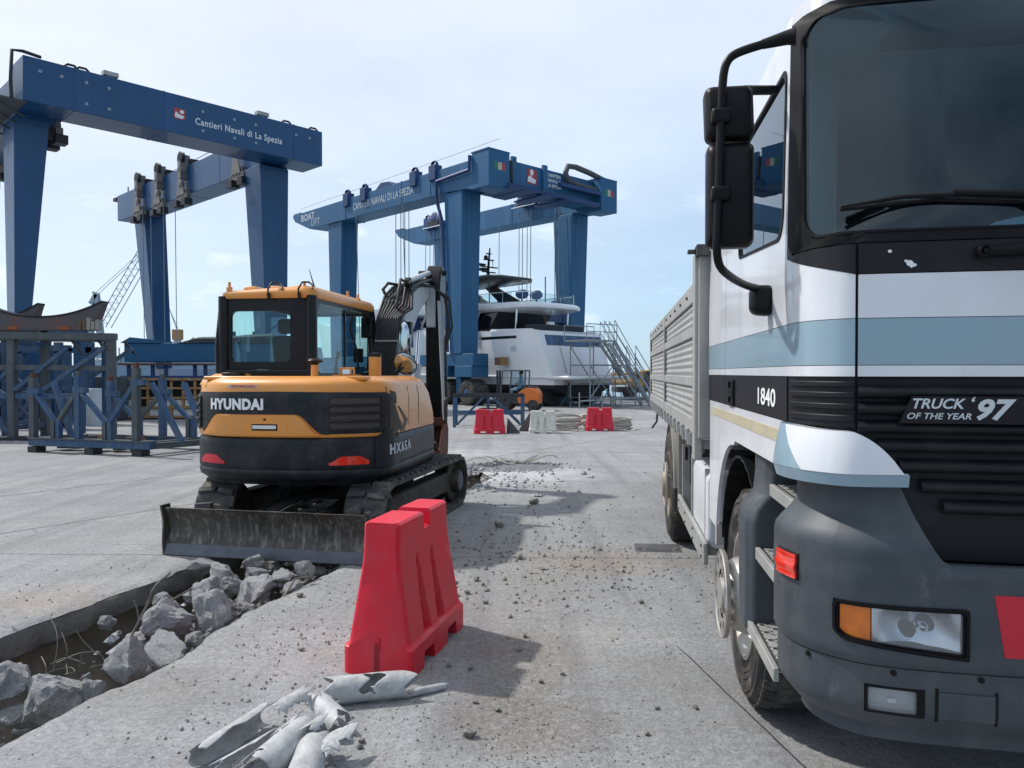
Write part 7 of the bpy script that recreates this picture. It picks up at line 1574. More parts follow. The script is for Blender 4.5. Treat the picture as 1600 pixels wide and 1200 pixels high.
# sheaves on the beams, ropes, hook blocks
def sheaves(x, ys, par):
    for y in ys:
        mb = MB(); mb.box(x - .12, x + .35, y - .28, y + .28, H2 - .75, H2 + .02, M['navy']); mb.lathe([(0, .22), (.1, .28), (.2, .22)], (x - .02, y, H2 + .02), (1, 0, 0), M['navy'], n=14); mb.build('sheave', par, smooth=35, bevel=.02)
sheaves(-.02, (4.3, 6.0, 10.9, 12.8), sA); sheaves(WL2 - 1.6, (4.3, 15.5), sB)
mb = MB(); mb.loft([[(.0 + a, 8.1, H2 - .28), (.0 + a, 8.4, H2 - .05), (.0 + a, 9.2, H2 + .02), (.0 + a, 9.7, H2 - .28)] for a in (0, .6)], M['navy']); mb.build('winch_cover', sA, smooth=40)
for y in (5.6, 14.6):
    mb = MB(); 
    for q in range(3): mb.lathe([(0, .0), (0, .35), (.08, .45), (.16, .35), (.16, 0)], (WL2 - 1.75, y + .35 * q - .35, H2 - .1 - .22 * abs(q - 1)), (1, 0, 0), M['navy'], n=18)
    mb.box(WL2 - 1.8, WL2 - 1.3, y - .6, y + .6, H2 - .6, H2 - .3, M['dark_steel']); mb.build('winch_set', sB, smooth=40)
    gp('winch_rail', lambda mb: Bb(mb, WL2 - 1.95, WL2 - 1.9, y - 1.0, y + 1.0, H2 - .75, H2 - .70, m='white_txt'), parent=sB)
RP = [(-.12, 3.7), (1.5, 4.0), (1.5, 4.25), (1.5, 4.6), (1.5, 5.0), (-.12, 6.9), (1.5, 8.6), (1.5, 9.0), (1.5, 9.4), (1.5, 9.9), (-.12, 11.6)]
for x, y in RP: mb = MB(); mb.tube([(x, y, H2 - 1.3), (x + (.25 if x < 0 else 0), y, 5.0 if x > 0 else 3.2)], .024, M['cable'], n=5); mb.build('wire_rope', LFT)
for y in (2.9, 3.2, 5.2, 5.5, 5.9, 6.2, 8.0, 12.6, 13.9, 14.3, 14.7, 15.1, 15.6): mb = MB(); mb.tube([(WL2 - 1.65, y, H2 - .9), (WL2 - 1.7, y, 4.6)], .024, M['cable'], n=5); mb.build('wire_rope', LFT)
for x, y, z in ((1.75, 4.5, 4.7), (1.75, 9.2, 4.5), (WL2 - 1.8, 5.7, 4.7), (WL2 - 1.8, 3.0, 4.9)):
    mb = MB(); mb.box(x - .35, x + .35, y - .9, y + .9, z - .5, z + .25, M['navy']); mb.lathe([(-.2, 0), (-.2, .45), (.2, .45), (.2, 0)], (x, y, z + .45), (1, 0, 0), M['navy'], n=18); hbk = mb.build('hook_block', LFT, bevel=.08, smooth=40)
    for dy in (-.35, .35):
        s_ = 1 if x < 4 else -1; mb = MB(); mb.bar((x, y + dy, z - .5), (x + s_ * .25, y + dy * .5 - .35, 1.3), .16, .03, M['sling']) if False else mb.bar((x, y + dy, z - .5), (x + s_ * .25, y + dy * .6 - .5, 1.3), .03, .22, M['navy']); mb.build('lifting_sling', LFT)
mb = MB(); mb.tube([(.6, -.1, H2 + .55), (.6, 3, H2 + .5), (.6, LL2, H2 + .25)], .012, M['cable'], n=4); mb.build('lifeline', LFT)
for y0, s_ in ((LL2, 0), ):
    for x in (.4, WL2 - 1.0): gp('end_lamp', lambda mb: (Bb(mb, x, x + .5, LL2 - .2, LL2 + .7, H2 - .25, H2 - .02, m='navy')), parent=LFT, bevel=.05)
# ---------------------------------------------------------------- motor yacht in the lift: local X across (0 = centre line), Y towards the bow
cN = A2 + u2 * -2.2 + v2 * 4.3
YA = thing('motor_yacht', 'white motor yacht with dark windows standing ashore under the blue boat lift', 'yacht', tuple(cN), rz2)
def yp(name, fn, smooth=35, bevel=0, seg=2, parent=YA, **k): mb = MB(); fn(mb); return mb.build(name, parent, smooth=smooth, bevel=bevel, seg=seg, **k)
HB_ = 2.5
def hull(mb, sections, m, lo, hi):
    rings = []
    for y, f in sections: rings.append(f)
def hw(y, z):     # half breadth
    t = max(0, min(1, y / 25)); w = HB_ * (1 - max(0, (t - .35) / .65) ** 2.6)
    fl = .90 + .10 * min(1, max(0, z - 1.0) / 1.6) - .0 
    if y < 1.4: w *= .93 + .05 * y
    return w * fl
def sheer(y): return 3.45 + 1.3 * (max(0, y - 3) / 22) ** 1.3
ysec = [0, .3, .8, 1.4, 2.5, 4, 6, 8, 10, 12, 14, 16, 18, 20, 22, 23.5, 24.5, 25]
def hull_top(mb):
    rings = []
    for y in ysec:
        tr = 1.35 * (1 - y / .0001) if False else 0
        L_ = []
        for k, z in enumerate([1.05, 1.3, 1.6, 2.2, 2.8, sheer(y), sheer(y) - .02]):
            yy = y + (max(0, z - 1.3) * .42 if y < .01 else (max(0, z - 1.3) * .42 * max(0, 1 - y / 3))) - max(0, y - 22) * -.0 + (z - 1) * .35 * max(0, (y - 18) / 7)
            w = hw(y, z) * (1 if k < 6 else .93); L_.append((w, yy, z))
        rings.append([(x, yy, z) for x, yy, z in L_] + [(-x, yy, z) for x, yy, z in L_[::-1]])
    mb.loft(rings, M['gel_white'])
hl_ = yp('hull', hull_top, smooth=50)
def hull_bot(mb):
    rings = []
    for y in ysec:
        w = hw(y, 1.0) * .97; k = max(0, (y - 18) / 7); zk = .42 + .62 * k ** 1.5
        rings.append([(w, y + .05, 1.045), (w * .96, y + .05, .86), (w * .55, y + .05, zk + .12), (0.02, y + .05, zk), (-.02, y + .05, zk), (-w * .55, y + .05, zk + .12), (-w * .96, y + .05, .86), (-w, y + .05, 1.045)])
    mb.loft(rings, M['antifoul'])
yp('bottom', hull_bot, smooth=40)
yp('rub_strake', lambda mb: [mb.tube([(s_ * (hw(y, 1.6) + .02), y, 1.42 + .01 * y) for y in ysec[:14]], .05, M['gel_white'], n=6) for s_ in (-1, 1)], parent=hl_)
yp('swim_platform', lambda mb: mb.loft([[(x * .98, -1.5 + abs(x) ** 3 * .012, z), (x, .3, z)] for x, z in ((-2.7, 1.30), (2.7, 1.30))] + [[(2.7, -1.35, 1.46), (2.7, .3, 1.46)], [(-2.7, -1.35, 1.46), (-2.7, .3, 1.46)]], M['gel_white'], closed=False, caps=False) if False else mb.box(-2.35, 2.35, -1.15, .4, 1.32, 1.50, M['gel_white']), bevel=.08, seg=3)
yp('platform_deck', lambda mb: mb.box(-2.2, 2.2, -1.05, .05, 1.502, 1.515, M['teak']))
# stern details: panel with a bluish reflection put into its colour, dark strip, seams, stairs
tS = lambda p, z, off=0: Vector((p, (max(0, z - 1.3) * .42) - off, z))
yp('stern_mirror_panel', lambda mb: patch(mb, tS, -1.95, 2.2, 2.80, 3.25, 6, 1, .012, .01, M['stern_glass_reflection']))
yp('stern_door_seam', lambda mb: patch(mb, tS, -1.1, -1.07, 1.6, 2.75, 1, 2, .006, .004, M['trim']))
yp('stern_strip', lambda mb: [mb.box(s_ * 2.49 - .02, s_ * 2.49 + .02, 2.2, 5.0, 3.12, 3.24, M['ywindow']) for s_ in (-1, 1)])
# main deck house with dark glazing
def house(mb, y0, y1, w0, w1, z0, z1, m, rake0=.6, rake1=1.6):
    mb.loft([[(-w0, y0, z0), (w0, y0, z0), (w0 * .8, y1, z0), (-w0 * .8, y1, z0)], [(-w1, y0 + rake0, z1), (w1, y0 + rake0, z1), (w1 * .78, y1 - rake1, z1), (-w1 * .78, y1 - rake1, z1)]], M[m])
yp('deck_house_glass', lambda mb: house(mb, 5.0, 18.5, 2.1, 1.95, 3.3, 4.42, 'ywindow', -.9, 2.0), smooth=30)
yp('aft_window_frame', lambda mb: [mb.prism([(s_ * 2.15, 6.0, 3.4), (s_ * 2.15, 7.6, 3.4), (s_ * 2.08, 6.6, 4.4), (s_ * 2.08, 5.4, 4.4)], (0, 0, 0), (s_ * .04, 0, 0), M['gel_white']) for s_ in (-1, 1)])
yp('deck_house_pillars', lambda mb: [mb.bar((s_ * 2.14, y, 3.35), (s_ * 2.0, y - .7, 4.42), .06, .12, M['gel_white']) for s_ in (-1, 1) for y in (8.2, 11.0, 14.0)])
yp('coach_roof_side', lambda mb: [mb.loft([[(s_ * 2.2, 5, 3.36), (s_ * 2.1, 5, 3.36), (s_ * 2.1, 5, 3.5), (s_ * 2.2, 5, 3.46)], [(s_ * 2.0, 20, 4.2), (s_ * 1.8, 20, 4.2), (s_ * 1.8, 20, 4.6), (s_ * 2.0, 20, 4.4)]], M['gel_white']) for s_ in (-1, 1)])
FY = Vector((0, 2.4, 0)); FLY0 = set(o.name for o in col.objects)
# flybridge deck with long aft overhang
def fly(mb):
    P = [(-2.5, .0), (-2.35, -.35), (-1.6, -.65), (0, -.75), (1.6, -.65), (2.35, -.35), (2.5, .0), (2.75, 3), (2.75, 9), (2.4, 13.5), (1.5, 16), (-1.5, 16), (-2.4, 13.5), (-2.75, 9), (-2.75, 3)]
    mb.loft([[(x * .90, y * .9 + .5, z0) for x, y in P] for z0 in (4.40,)] + [[(x, y, 4.50) for x, y in P], [(x, y, 4.62 + .18 * ease(2, 6, y)) for x, y in P], [(x * .95, y * .98 + .1, 4.74 + .35 * ease(2, 6, y)) for x, y in P]], M['gel_white'])
fl_ = yp('flybridge_deck', fly, smooth=40, bevel=.03)
yp('upper_window', lambda mb: house(mb, 7.2, 12.8, 1.9, 1.75, 4.95, 5.55, 'ywindow', .3, 1.8))
yp('upper_house', lambda mb: house(mb, 6.6, 12.6, 1.98, 1.9, 4.9, 5.18, 'gel_white', .2, .4))
yp('windscreen_frame', lambda mb: house(mb, 7.0, 12.2, 1.85, 1.7, 5.56, 5.68, 'gel_white', .1, 1.0))
# hard top on dark raked supports
def ht(mb):
    P = [(-1.9, 2.9), (-1.2, 2.3), (1.2, 2.3), (1.9, 2.9), (2.1, 6), (1.9, 9.2), (1.0, 10.2), (-1.0, 10.2), (-1.9, 9.2), (-2.1, 6)]
    mb.loft([[(x * k, 6 + (y - 6) * k, z) for x, y in P] for z, k in ((5.98, .92), (6.04, 1.0), (6.14, 1.0), (6.22, .9))], M['ycarbon'])
yp('hard_top', ht, smooth=40)
yp('hard_top_front', lambda mb: mb.loft([[(x, y, z) for x, y in ((-1.8, 8.6), (1.8, 8.6), (1.0, 10.6), (-1.0, 10.6))] for z in (5.90, 6.0)], M['gel_white']), bevel=.03)
yp('hard_top_support', lambda mb: [mb.prism([(s_ * 1.7, 2.9, 4.85), (s_ * 1.7, 4.9, 4.85), (s_ * 1.6, 6.6, 6.0), (s_ * 1.6, 5.6, 6.0)], (0, 0, 0), (s_ * .08, 0, 0), M['ycarbon']) for s_ in (-1, 1)])
yp('teak_panel', lambda mb: [mb.prism([(s_ * 1.72, 3.6, 4.85), (s_ * 1.72, 5.3, 4.85), (s_ * 1.66, 5.6, 5.3), (s_ * 1.66, 4.6, 5.3)], (0, 0, 0), (s_ * .08, 0, 0), M['teak']) for s_ in (-1, 1)])
# mast
def mast(mb):
    mb.tube([(0, 6.3, 6.2), (0, 6.2, 7.1), (0, 6.1, 7.75)], [.10, .07, .04], M['trim'], n=8)
    for z, w in ((6.55, .55), (6.80, .75), (7.15, .40), (7.45, .18)): mb.box(-w, w, 6.12, 6.28, z, z + .045, M['trim'])
    mb.box(-.75, -.15, 6.0, 6.4, 6.62, 6.74, M['trim']); mb.box(-.95, -.35, 6.1, 6.25, 6.86, 6.95, M['trim']); mb.lathe([(0, .12), (.15, .12), (.2, 0)], (-.25, 6.2, 7.2), (0, 0, 1), M['trim'], n=10); mb.tube([(.35, 6.2, 6.8), (.35, 6.2, 7.2)], .02, M['trim'], n=5)
yp('mast', mast)
for k, (x, y, z) in enumerate(((2.3, 2.2, 6.3), (-2.1, 2.6, 6.2))):
    mb = MB(); mb.tube([(x, y, 4.7), (x, y, z)], .035, M['ycarbon'], n=6); mb.build('whip_antenna', YA)
for s_ in (-1, 1):
    mb = MB(); pts = [(s_ * 2.55, 6.5, 5.30), (s_ * 2.6, 3, 5.22), (s_ * 2.45, .3, 5.20), (s_ * 1.8, -.3, 5.20)]; mb.tube(pts, .022, M['chrome'], n=6)
    for x, y, z in ((s_ * 2.6, 4.8, 5.25), (s_ * 2.6, 3, 5.22), (s_ * 2.5, 1.2, 5.2), (s_ * 2.2, 0, 5.2), (s_ * 1.8, -.3, 5.2)): mb.tube([(x, y, 4.7), (x, y, z)], .018, M['chrome'], n=5)
    mb.build('flybridge_rail', YA)
    yp('rail_screen', lambda mb: mb.box(s_ * 2.52 - .01, s_ * 2.52 + .01, .5, 2.9, 4.75, 5.18, M['sideglass']))
yp('aft_rail_screen', lambda mb: mb.box(-1.8, 1.8, -.32, -.30, 4.75, 5.18, M['sideglass']))
for x, y in ((-.9, 1.2), (.1, 1.0)): mb = MB(); mb.blob((x, y, 5.22), (.38, .38, .22), M['navy'], amp=.12, seed=x); mb.tube([(x, y, 4.7), (x, y, 5.2)], .05, M['dark_steel'], n=6); mb.build('covered_stool', YA, smooth=50)
for o in col.objects:
    if o.name not in FLY0 and o.parent == YA:
        for v in o.data.vertices: v.co.y += (2.4 if o.name.split('.')[0] != 'mast' else .9); v.co.x *= .86
yp('cockpit_sofa', lambda mb: mb.box(-1.8, 1.8, 1.6, 2.4, 3.3, 3.75, M['seat_cloth']), bevel=.08)
yp('cockpit_bulwark', lambda mb: [mb.prism([(s_ * 2.38, .9, 3.40), (s_ * 2.38, 4.5, 3.40), (s_ * 2.38, 4.2, 3.58), (s_ * 2.38, 1.3, 3.52)], (0, 0, 0), (-s_ * .12, 0, 0), M['gel_white']) for s_ in (-1, 1)])
for s_ in (-1, 1): mb = MB(); mb.tube([(s_ * 1.9, 2.9, 3.5), (s_ * 1.9, 2.8, 4.5)], .05, M['chrome'], n=6); mb.build('deck_post', YA)
mb = MB(); mb.box(-.5, -.1, 1.9, 2.1, 3.5, 3.9, M['gel_white']); mb.build('cockpit_table', YA)
yp('port_hull_ring', lambda mb: mb.lathe([(0, .34), (.05, .30), (.05, .2), (0, .18)], (-hw(6, 2) - .01, 5.9, 2.35), (-1, 0, 0), M['trim'], n=24))
yp('dark_sign', lambda mb: mb.box(-hw(2.6, 2.4) - .03, -hw(2.6, 2.4), 2.2, 2.6, 2.55, 2.85, M['silver_txt']))
yp('rudder', lambda mb: mb.prism([(.0, .5, .2), (.0, 1.0, .2), (0, 1.0, .8), (0, .4, .8)], (-1, 0, 0), (-.92, 0, 0), M['antifoul']))
for o in [c for c in col.objects if c.parent == YA or (c.parent and c.parent.parent == YA)]:
    for v in o.data.vertices:
        if v.co.z > 1.55: v.co.z = 1.55 + (v.co.z - 1.55) * 1.14
# keel support, props on the ground
KS = thing('keel_trolley', 'blue steel keel trolley with timber blocks under the yacht stern', 'boat trolley', tuple(cN + u2 * 3.2), rz2)
mb = MB(); mb.box(-2.2, 2.2, -.4, .4, .02, .38, M['lift_sat']); mb.build('beam', KS, bevel=.02)
for x in (-.6, .35): mb = MB(); mb.box(x, x + .3, -.3, .3, .382, .50, M['wood_dark']); mb.build('timber_block', KS)
for k, (dx, dy, lab) in enumerate(((-3.4, 1.0, 'thin blue boat stand on the left below the yacht stern'), (-1.3, -.2, 'pale tripod boat stand under the stern, nearest the viewer'), (2.6, .6, 'boat stand at the right below the yacht stern'))):
    t = thing('boat_stand', lab, 'boat stand', tuple(cN + v2 * dx + u2 * dy), rz2, 'stands propping the yacht')
    mb = MB(); mb.tube([(0, 0, .4), (0, 0, 1.15)], .06, M['trestle_grey'], n=8); mb.build('post', t)
    for a in (0, 2.1, 4.2): mb = MB(); mb.tube([(0, 0, .7), (.45 * math.cos(a), .45 * math.sin(a), .0)], .03, M['lift_sat'] if k != 1 else M['trestle_grey'], n=6); mb.build('leg', t)
    mb = MB(); mb.box(-.15, .15, -.15, .15, 1.15, 1.2, M['wood']); mb.build('pad', t)
# shrouded propellers: dark round covers under the stern
for k, x in enumerate((-1.35, 1.75)):
    mb = MB(); mb.lathe([(0, 0), (0, .75), (.5, .82), (.9, .75), (.9, 0)], (x, .9, .86 - .04), (0, 1, 0), M['tarp'], n=26); mb.build('propeller_cover', YA, smooth=40)
# wooden crate hung beside the hull
mb = MB(); t = thing('hanging_crate', 'small brown wooden crate against the yacht side by the sling', 'crate', tuple(cN + v2 * -2.85 + u2 * 3.0 + Vector((0, 0, 2.0))), rz2)
for i in range(4): mb = MB(); mb.box(-.2 + i * .13, -.12 + i * .13, -.3, -.27, 0, .42, M['wood']); mb.build('slat', t)
mb = MB(); mb.box(-.2, .27, -.27, .2, .02, .40, M['wood_dark']); mb.build('box', t)
# ---------------------------------------------------------------- access tower with two stair flights at the stern
SC = thing('access_tower', 'grey tubular access tower with two stair flights at the yacht stern', 'scaffold stairs', tuple(at(922, 628, 35.6) * Vector((1, 1, 0))), R(36))
def tb(mb, a, b, r=.028): mb.tube([a, b], r, M['scaffold'], n=5)
for x in (0, 1.5, 3.0):
    for y in (0, 1.4):
        mb = MB(); tb(mb, (x * .98, y, 0), (x * .98, y, 3.15 if x < 3 else 2.6), .032); mb.build('upright', SC)
for z in (.45, 1.1, 2.0, 2.9):
    for y in (0, 1.4): mb = MB(); tb(mb, (0, y, z), (1.5 if z > 2.5 else 3.0, y, z)); mb.build('rail', SC)
for a, b in (((0, 0, .45), (1.47, 0, 2.0)), ((1.47, 0, .3), (0, 0, 2.0)), ((1.47, 0, 1.9), (2.94, 0, .3)), ((0, 1.4, 2.9), (1.47, 1.4, 1.1)), ((1.47, 0, 2.9), (2.94, 0, 1.1))): mb = MB(); tb(mb, a, b); mb.build('brace', SC)
mb = MB(); mb.box(-.3, 1.6, -.1, 1.5, 3.12, 3.18, M['alu']); mb.build('platform', SC)
for y in (-.1, 1.5):
    mb = MB(); mb.tube([(-.3, y, 3.18), (-.3, y, 3.9), (1.6, y, 3.9), (1.6, y, 3.18)], .025, M['scaffold'], n=5); tb(mb, (-.3, y, 3.55), (1.6, y, 3.55), .02); mb.build('guard_rail', SC)
def stair(x0, z0, x1, z1, y0, y1, n):
    s_ = MB()
    for y in (y0, y1): s_.bar((x0, y, z0), (x1, y, z1), .05, .14, M['scaffold'])
    S_ = s_.build('stair_flight', SC)
    for i in range(n):
        t = (i + .5) / n; mb = MB(); mb.box(x0 + (x1 - x0) * t - .12, x0 + (x1 - x0) * t + .12, y0, y1, z0 + (z1 - z0) * t - .015, z0 + (z1 - z0) * t + .015, M['alu']); mb.build('tread', S_)
    for y in (y0, y1): mb = MB(); mb.tube([(x0, y, z0 + .1), (x0 + .05, y, z0 + 1.0), (x1 - .05, y, z1 + 1.0), (x1, y, z1 + .1)], .022, M['scaffold'], n=5); tb(mb, (x0, y, z0 + .55), (x1, y, z1 + .55), .018); mb.build('hand_rail', S_)
stair(1.6, 3.15, 4.2, .0, .1, .8, 12); stair(.5, 3.0, 1.9, 1.5, -.7, -.1, 6); stair(1.9, 1.9, 3.6, .0, -1.0, -.4, 9)
mb = MB(); mb.tube([(-1.0, -.4, .35), (4.0, -.4, .45)], .04, M['scaffold'], n=6)
for x in (-1.0, .4, 1.6, 2.8, 4.0): tb(mb, (x, -.4, .0), (x, -.4, .75), .03)
mb.build('base_rail', SC)
# ---------------------------------------------------------------- yard items
def GP(px, py, dz=0): p = gnd(px, py); p.z = dz; return tuple(p)
def brk(name, parent, a, b, w, h, m='trestle', bevel=.0): mb = MB(); mb.bar(a, b, w, h, M[m]); return mb.build(name, parent, bevel=bevel)
# blue stand behind the red barrier
t = thing('steel_stand', 'blue steel trestle table frame behind the distant red barrier', 'steel stand', (-1.72, 22.9, 0), R(1))
for x in (0, 2.05):
    for y in (0, 1.0): brk('leg', t, (x, y, 0), (x, y, .90), .09, .09)
for y in (0, 1.0): brk('top_beam', t, (-.05, y, .95), (2.10, y, .95), .10, .10, 'dark_steel'); brk('lower_beam', t, (0, y, .42), (2.05, y, .42), .07, .07)
for y in (0, 1.0):
    brk('brace', t, (.08, y - .02, .08), (.85, y - .02, .88), .06, .06); brk('brace', t, (1.97, y - .02, .08), (1.15, y - .02, .88), .06, .06)
brk('centre_leg', t, (1.0, .5, 0), (1.0, .5, .9), .09, .09)
# rusty plates stacked between barriers
for k, (px, py, lab, P) in enumerate(((800, 677, 'dark rusty triangular plate leaning right of the red barrier', [(0, 0), (.38, .0), (.30, .10), (.03, .42)]), (818, 674, 'dark upright triangular plate left of the white barrier', [(0, 0), (.36, 0), (.34, .55), (.28, .45)]))):
    p = GP(px, py); mb = MB(); mb.prism([(x - .15, 0, z) for x, z in P], (0, 0, 0), (0, .03, 0), M['cradle']); o = mb.build('steel_plate'); o.location = p; tag(o, lab, 'steel plate')
# coiled hoses
def coil(px, py, rx, h, lab, seed):
    t = thing('hose_coil', lab, 'coiled hose', GP(px, py), 0, 'coils of grey hose'); r = random.Random(seed)
    for k in range(9):
        z = .03 + k * h / 9; mb = MB(); pts = []; q = r.uniform(0, 6); rr = rx * (1 - .08 * abs(k - 4) / 4) + r.uniform(-.04, .04); tx, ty = r.uniform(-.03, .03), r.uniform(-.06, .06)
        for a in range(25): an = q + a * 2 * math.pi / 24; pts.append((rr * math.cos(an), .55 * rr * math.sin(an), max(.02, z + tx * math.cos(an) + ty * math.sin(an))))
        mb.tube(pts, .022, M['rope'], n=6); mb.build('hose_turn', t, smooth=60)
    for k in range(3): mb = MB(); a = r.uniform(0, 6); mb.tube([(rx * math.cos(a), -.3, .02), (rx * math.cos(a) * 1.1, -.45, .02), (rx * math.cos(a + .6), -.55, .02)], .018, M['rope'], n=5); mb.build('loose_end', t)
coil(887, 672, .42, .40, 'loose coil of grey hose just right of the white barrier', 3); coil(930, 669, .40, .40, 'coil of grey hose mostly hidden behind the red barrier', 4); coil(968, 671, .36, .32, 'coil of grey hose right of the last red barrier', 5)
# forklift with driver
F = thing('forklift', 'small orange forklift with grey cab parked before the yacht', 'forklift', (.28, 33.4, 0), R(-12))
def fb(name, b, m, bev=.03, par=F): mb = MB(); mb.box(*b, M[m]); return mb.build(name, par, bevel=bev, smooth=40)
mb = MB(); mb.loft([[(.05, y, .30), (.95, y, .28), (.98, y, .75), (.80, y, .98), (.35, y, 1.0), (.05, y, .75)] for y in (-.45, .55)], M['forklift']); mb.build('body', F, bevel=.06, seg=3, smooth=40)
fb('grey_hood', (.30, .80, -.36, .46, .98, 1.05), 'trestle_grey'); fb('front_deck', (-.75, .06, -.40, .50, .28, .62), 'frame_dark')
for x, y in ((-.70, -.42), (-.30, -.42), (.35, -.42), (.35, .50)): mb = MB(); mb.tube([(x, y, .6), (x + (.08 if x < 0 else .05), y, 1.72)], .03, M['trestle_grey'], n=6); mb.build('cab_post', F)
fb('cab_roof', (-.62, .42, -.46, .54, 1.70, 1.76), 'trestle_grey', .02); fb('cab_glass', (-.25, .36, -.40, -.39, .85, 1.70), 'sideglass', 0); fb('mast_rail', (-.92, -.84, -.3, -.2, .1, 1.74), 'dark_steel', 0); fb('mast_rail', (-.92, -.84, .2, .3, .1, 1.74), 'dark_steel', 0)
for y in (-.3, .25): fb('fork', (-1.7, -.92, y, y + .1, .05, .09), 'dark_steel', 0)
for x, r_ in ((-.50, .28), (.72, .24)):
    for y in (-.52, .42): mb = MB(); mb.lathe([(0, 0), (0, r_), (.18, r_), (.18, 0)], (x, y, r_), (0, 1, 0), M['tyre'], n=20); mb.build('wheel', F, smooth=40)
fb('seat', (-.05, .30, -.15, .30, .75, .95), 'seat_cloth')
# driver: one continuous skinned figure
def person(loc, rz, joints, edges, label, name='person'):
    me = bpy.data.meshes.new('body'); me.from_pydata([j[:3] for j in joints], edges, []); o = bpy.data.objects.new(name, me); col.objects.link(o)
    o.modifiers.new('skin', 'SKIN'); lay = me.skin_vertices[0] if len(me.skin_vertices) else None
    bpy.context.view_layer.update()
    if lay is None or len(me.skin_vertices) == 0:
        bm = bmesh.new(); bm.from_mesh(me); bm.verts.layers.skin.verify(); bm.to_mesh(me); bm.free()
    for i, j in enumerate(joints): me.skin_vertices[0].data[i].radius = (j[3], j[3] * .9); me.skin_vertices[0].data[i].use_root = (i == 0)
    sb = o.modifiers.new('sub', 'SUBSURF'); sb.levels = 2; sb.render_levels = 2; me.materials.append(M['cloth_b']); o.location = loc; o.rotation_euler = (0, 0, rz); tag(o, label, 'person'); return o
J = [(0, 0, .95, .14), (0.02, 0, 1.15, .15), (0.02, 0, 1.36, .15), (.0, 0, 1.46, .06), (-.01, 0, 1.55, .085), (-.02, 0, 1.64, .07), (.0, .19, 1.36, .06), (-.12, .24, 1.15, .045), (-.32, .18, 1.12, .035), (0, -.19, 1.36, .06), (-.12, -.24, 1.15, .045), (-.32, -.18, 1.12, .035), (-.2, .1, .93, .09), (-.42, .1, .88, .07), (-.46, .1, .65, .05), (-.2, -.1, .93, .09), (-.42, -.1, .88, .07), (-.46, -.1, .65, .05)]
pe = person((.28 + .12, 33.4, 0), R(-12), J, [(0, 1), (1, 2), (2, 3), (3, 4), (4, 5), (2, 6), (6, 7), (7, 8), (2, 9), (9, 10), (10, 11), (0, 12), (12, 13), (13, 14), (0, 15), (15, 16), (16, 17)], 'person in a pale blue shirt sitting in the orange forklift')
mb = MB(); mb.blob((-.015, 0, 1.60), (.095, .085, .12), M['skin'], amp=.03); mb.build('head', pe, smooth=60)
mb = MB(); mb.blob((.01, 0, 1.65), (.10, .09, .09), M['trim'], amp=.05); mb.build('hair', pe, smooth=60)
# yellow mobile crane far right
Yc = thing('mobile_crane', 'yellow mobile crane with lowered boom by the quay edge', 'mobile crane', (6.55, 46.5, 0), R(4))
def yb(name, b, m, bev=.04): mb = MB(); mb.box(*b, M[m]); return mb.build(name, Yc, bevel=bev, smooth=40)
yb('chassis', (-.1, 4.8, 0, 2.2, .45, .78), 'frame_dark'); yb('cab', (.75, 1.5, .1, 1.6, .80, 1.75), 'yellow', .08); yb('engine_house', (1.52, 3.2, .1, 2.0, .80, 1.72), 'dark_steel'); yb('cab_window', (.95, 1.2, .085, .098, 1.2, 1.6), 'ywindow', 0)
mb = MB(); mb.bar((-1.9, .6, 1.30), (3.0, .8, 1.82), .5, .22, M['yellow']); mb.build('boom', Yc, bevel=.03); mb = MB(); mb.bar((-1.9, .5, .95), (.8, .5, 1.0), .3, .18, M['yellow']); mb.build('lower_boom', Yc, bevel=.03)
yb('counterweight', (2.8, 4.2, .2, 2.0, .8, 1.6), 'yellow')
for x in (.6, 2.2, 3.8): mb = MB(); mb.lathe([(0, 0), (0, .42), (.3, .42), (.3, 0)], (x, -.1, .42), (0, 1, 0), M['tyre'], n=22); mb.build('wheel', Yc, smooth=40)
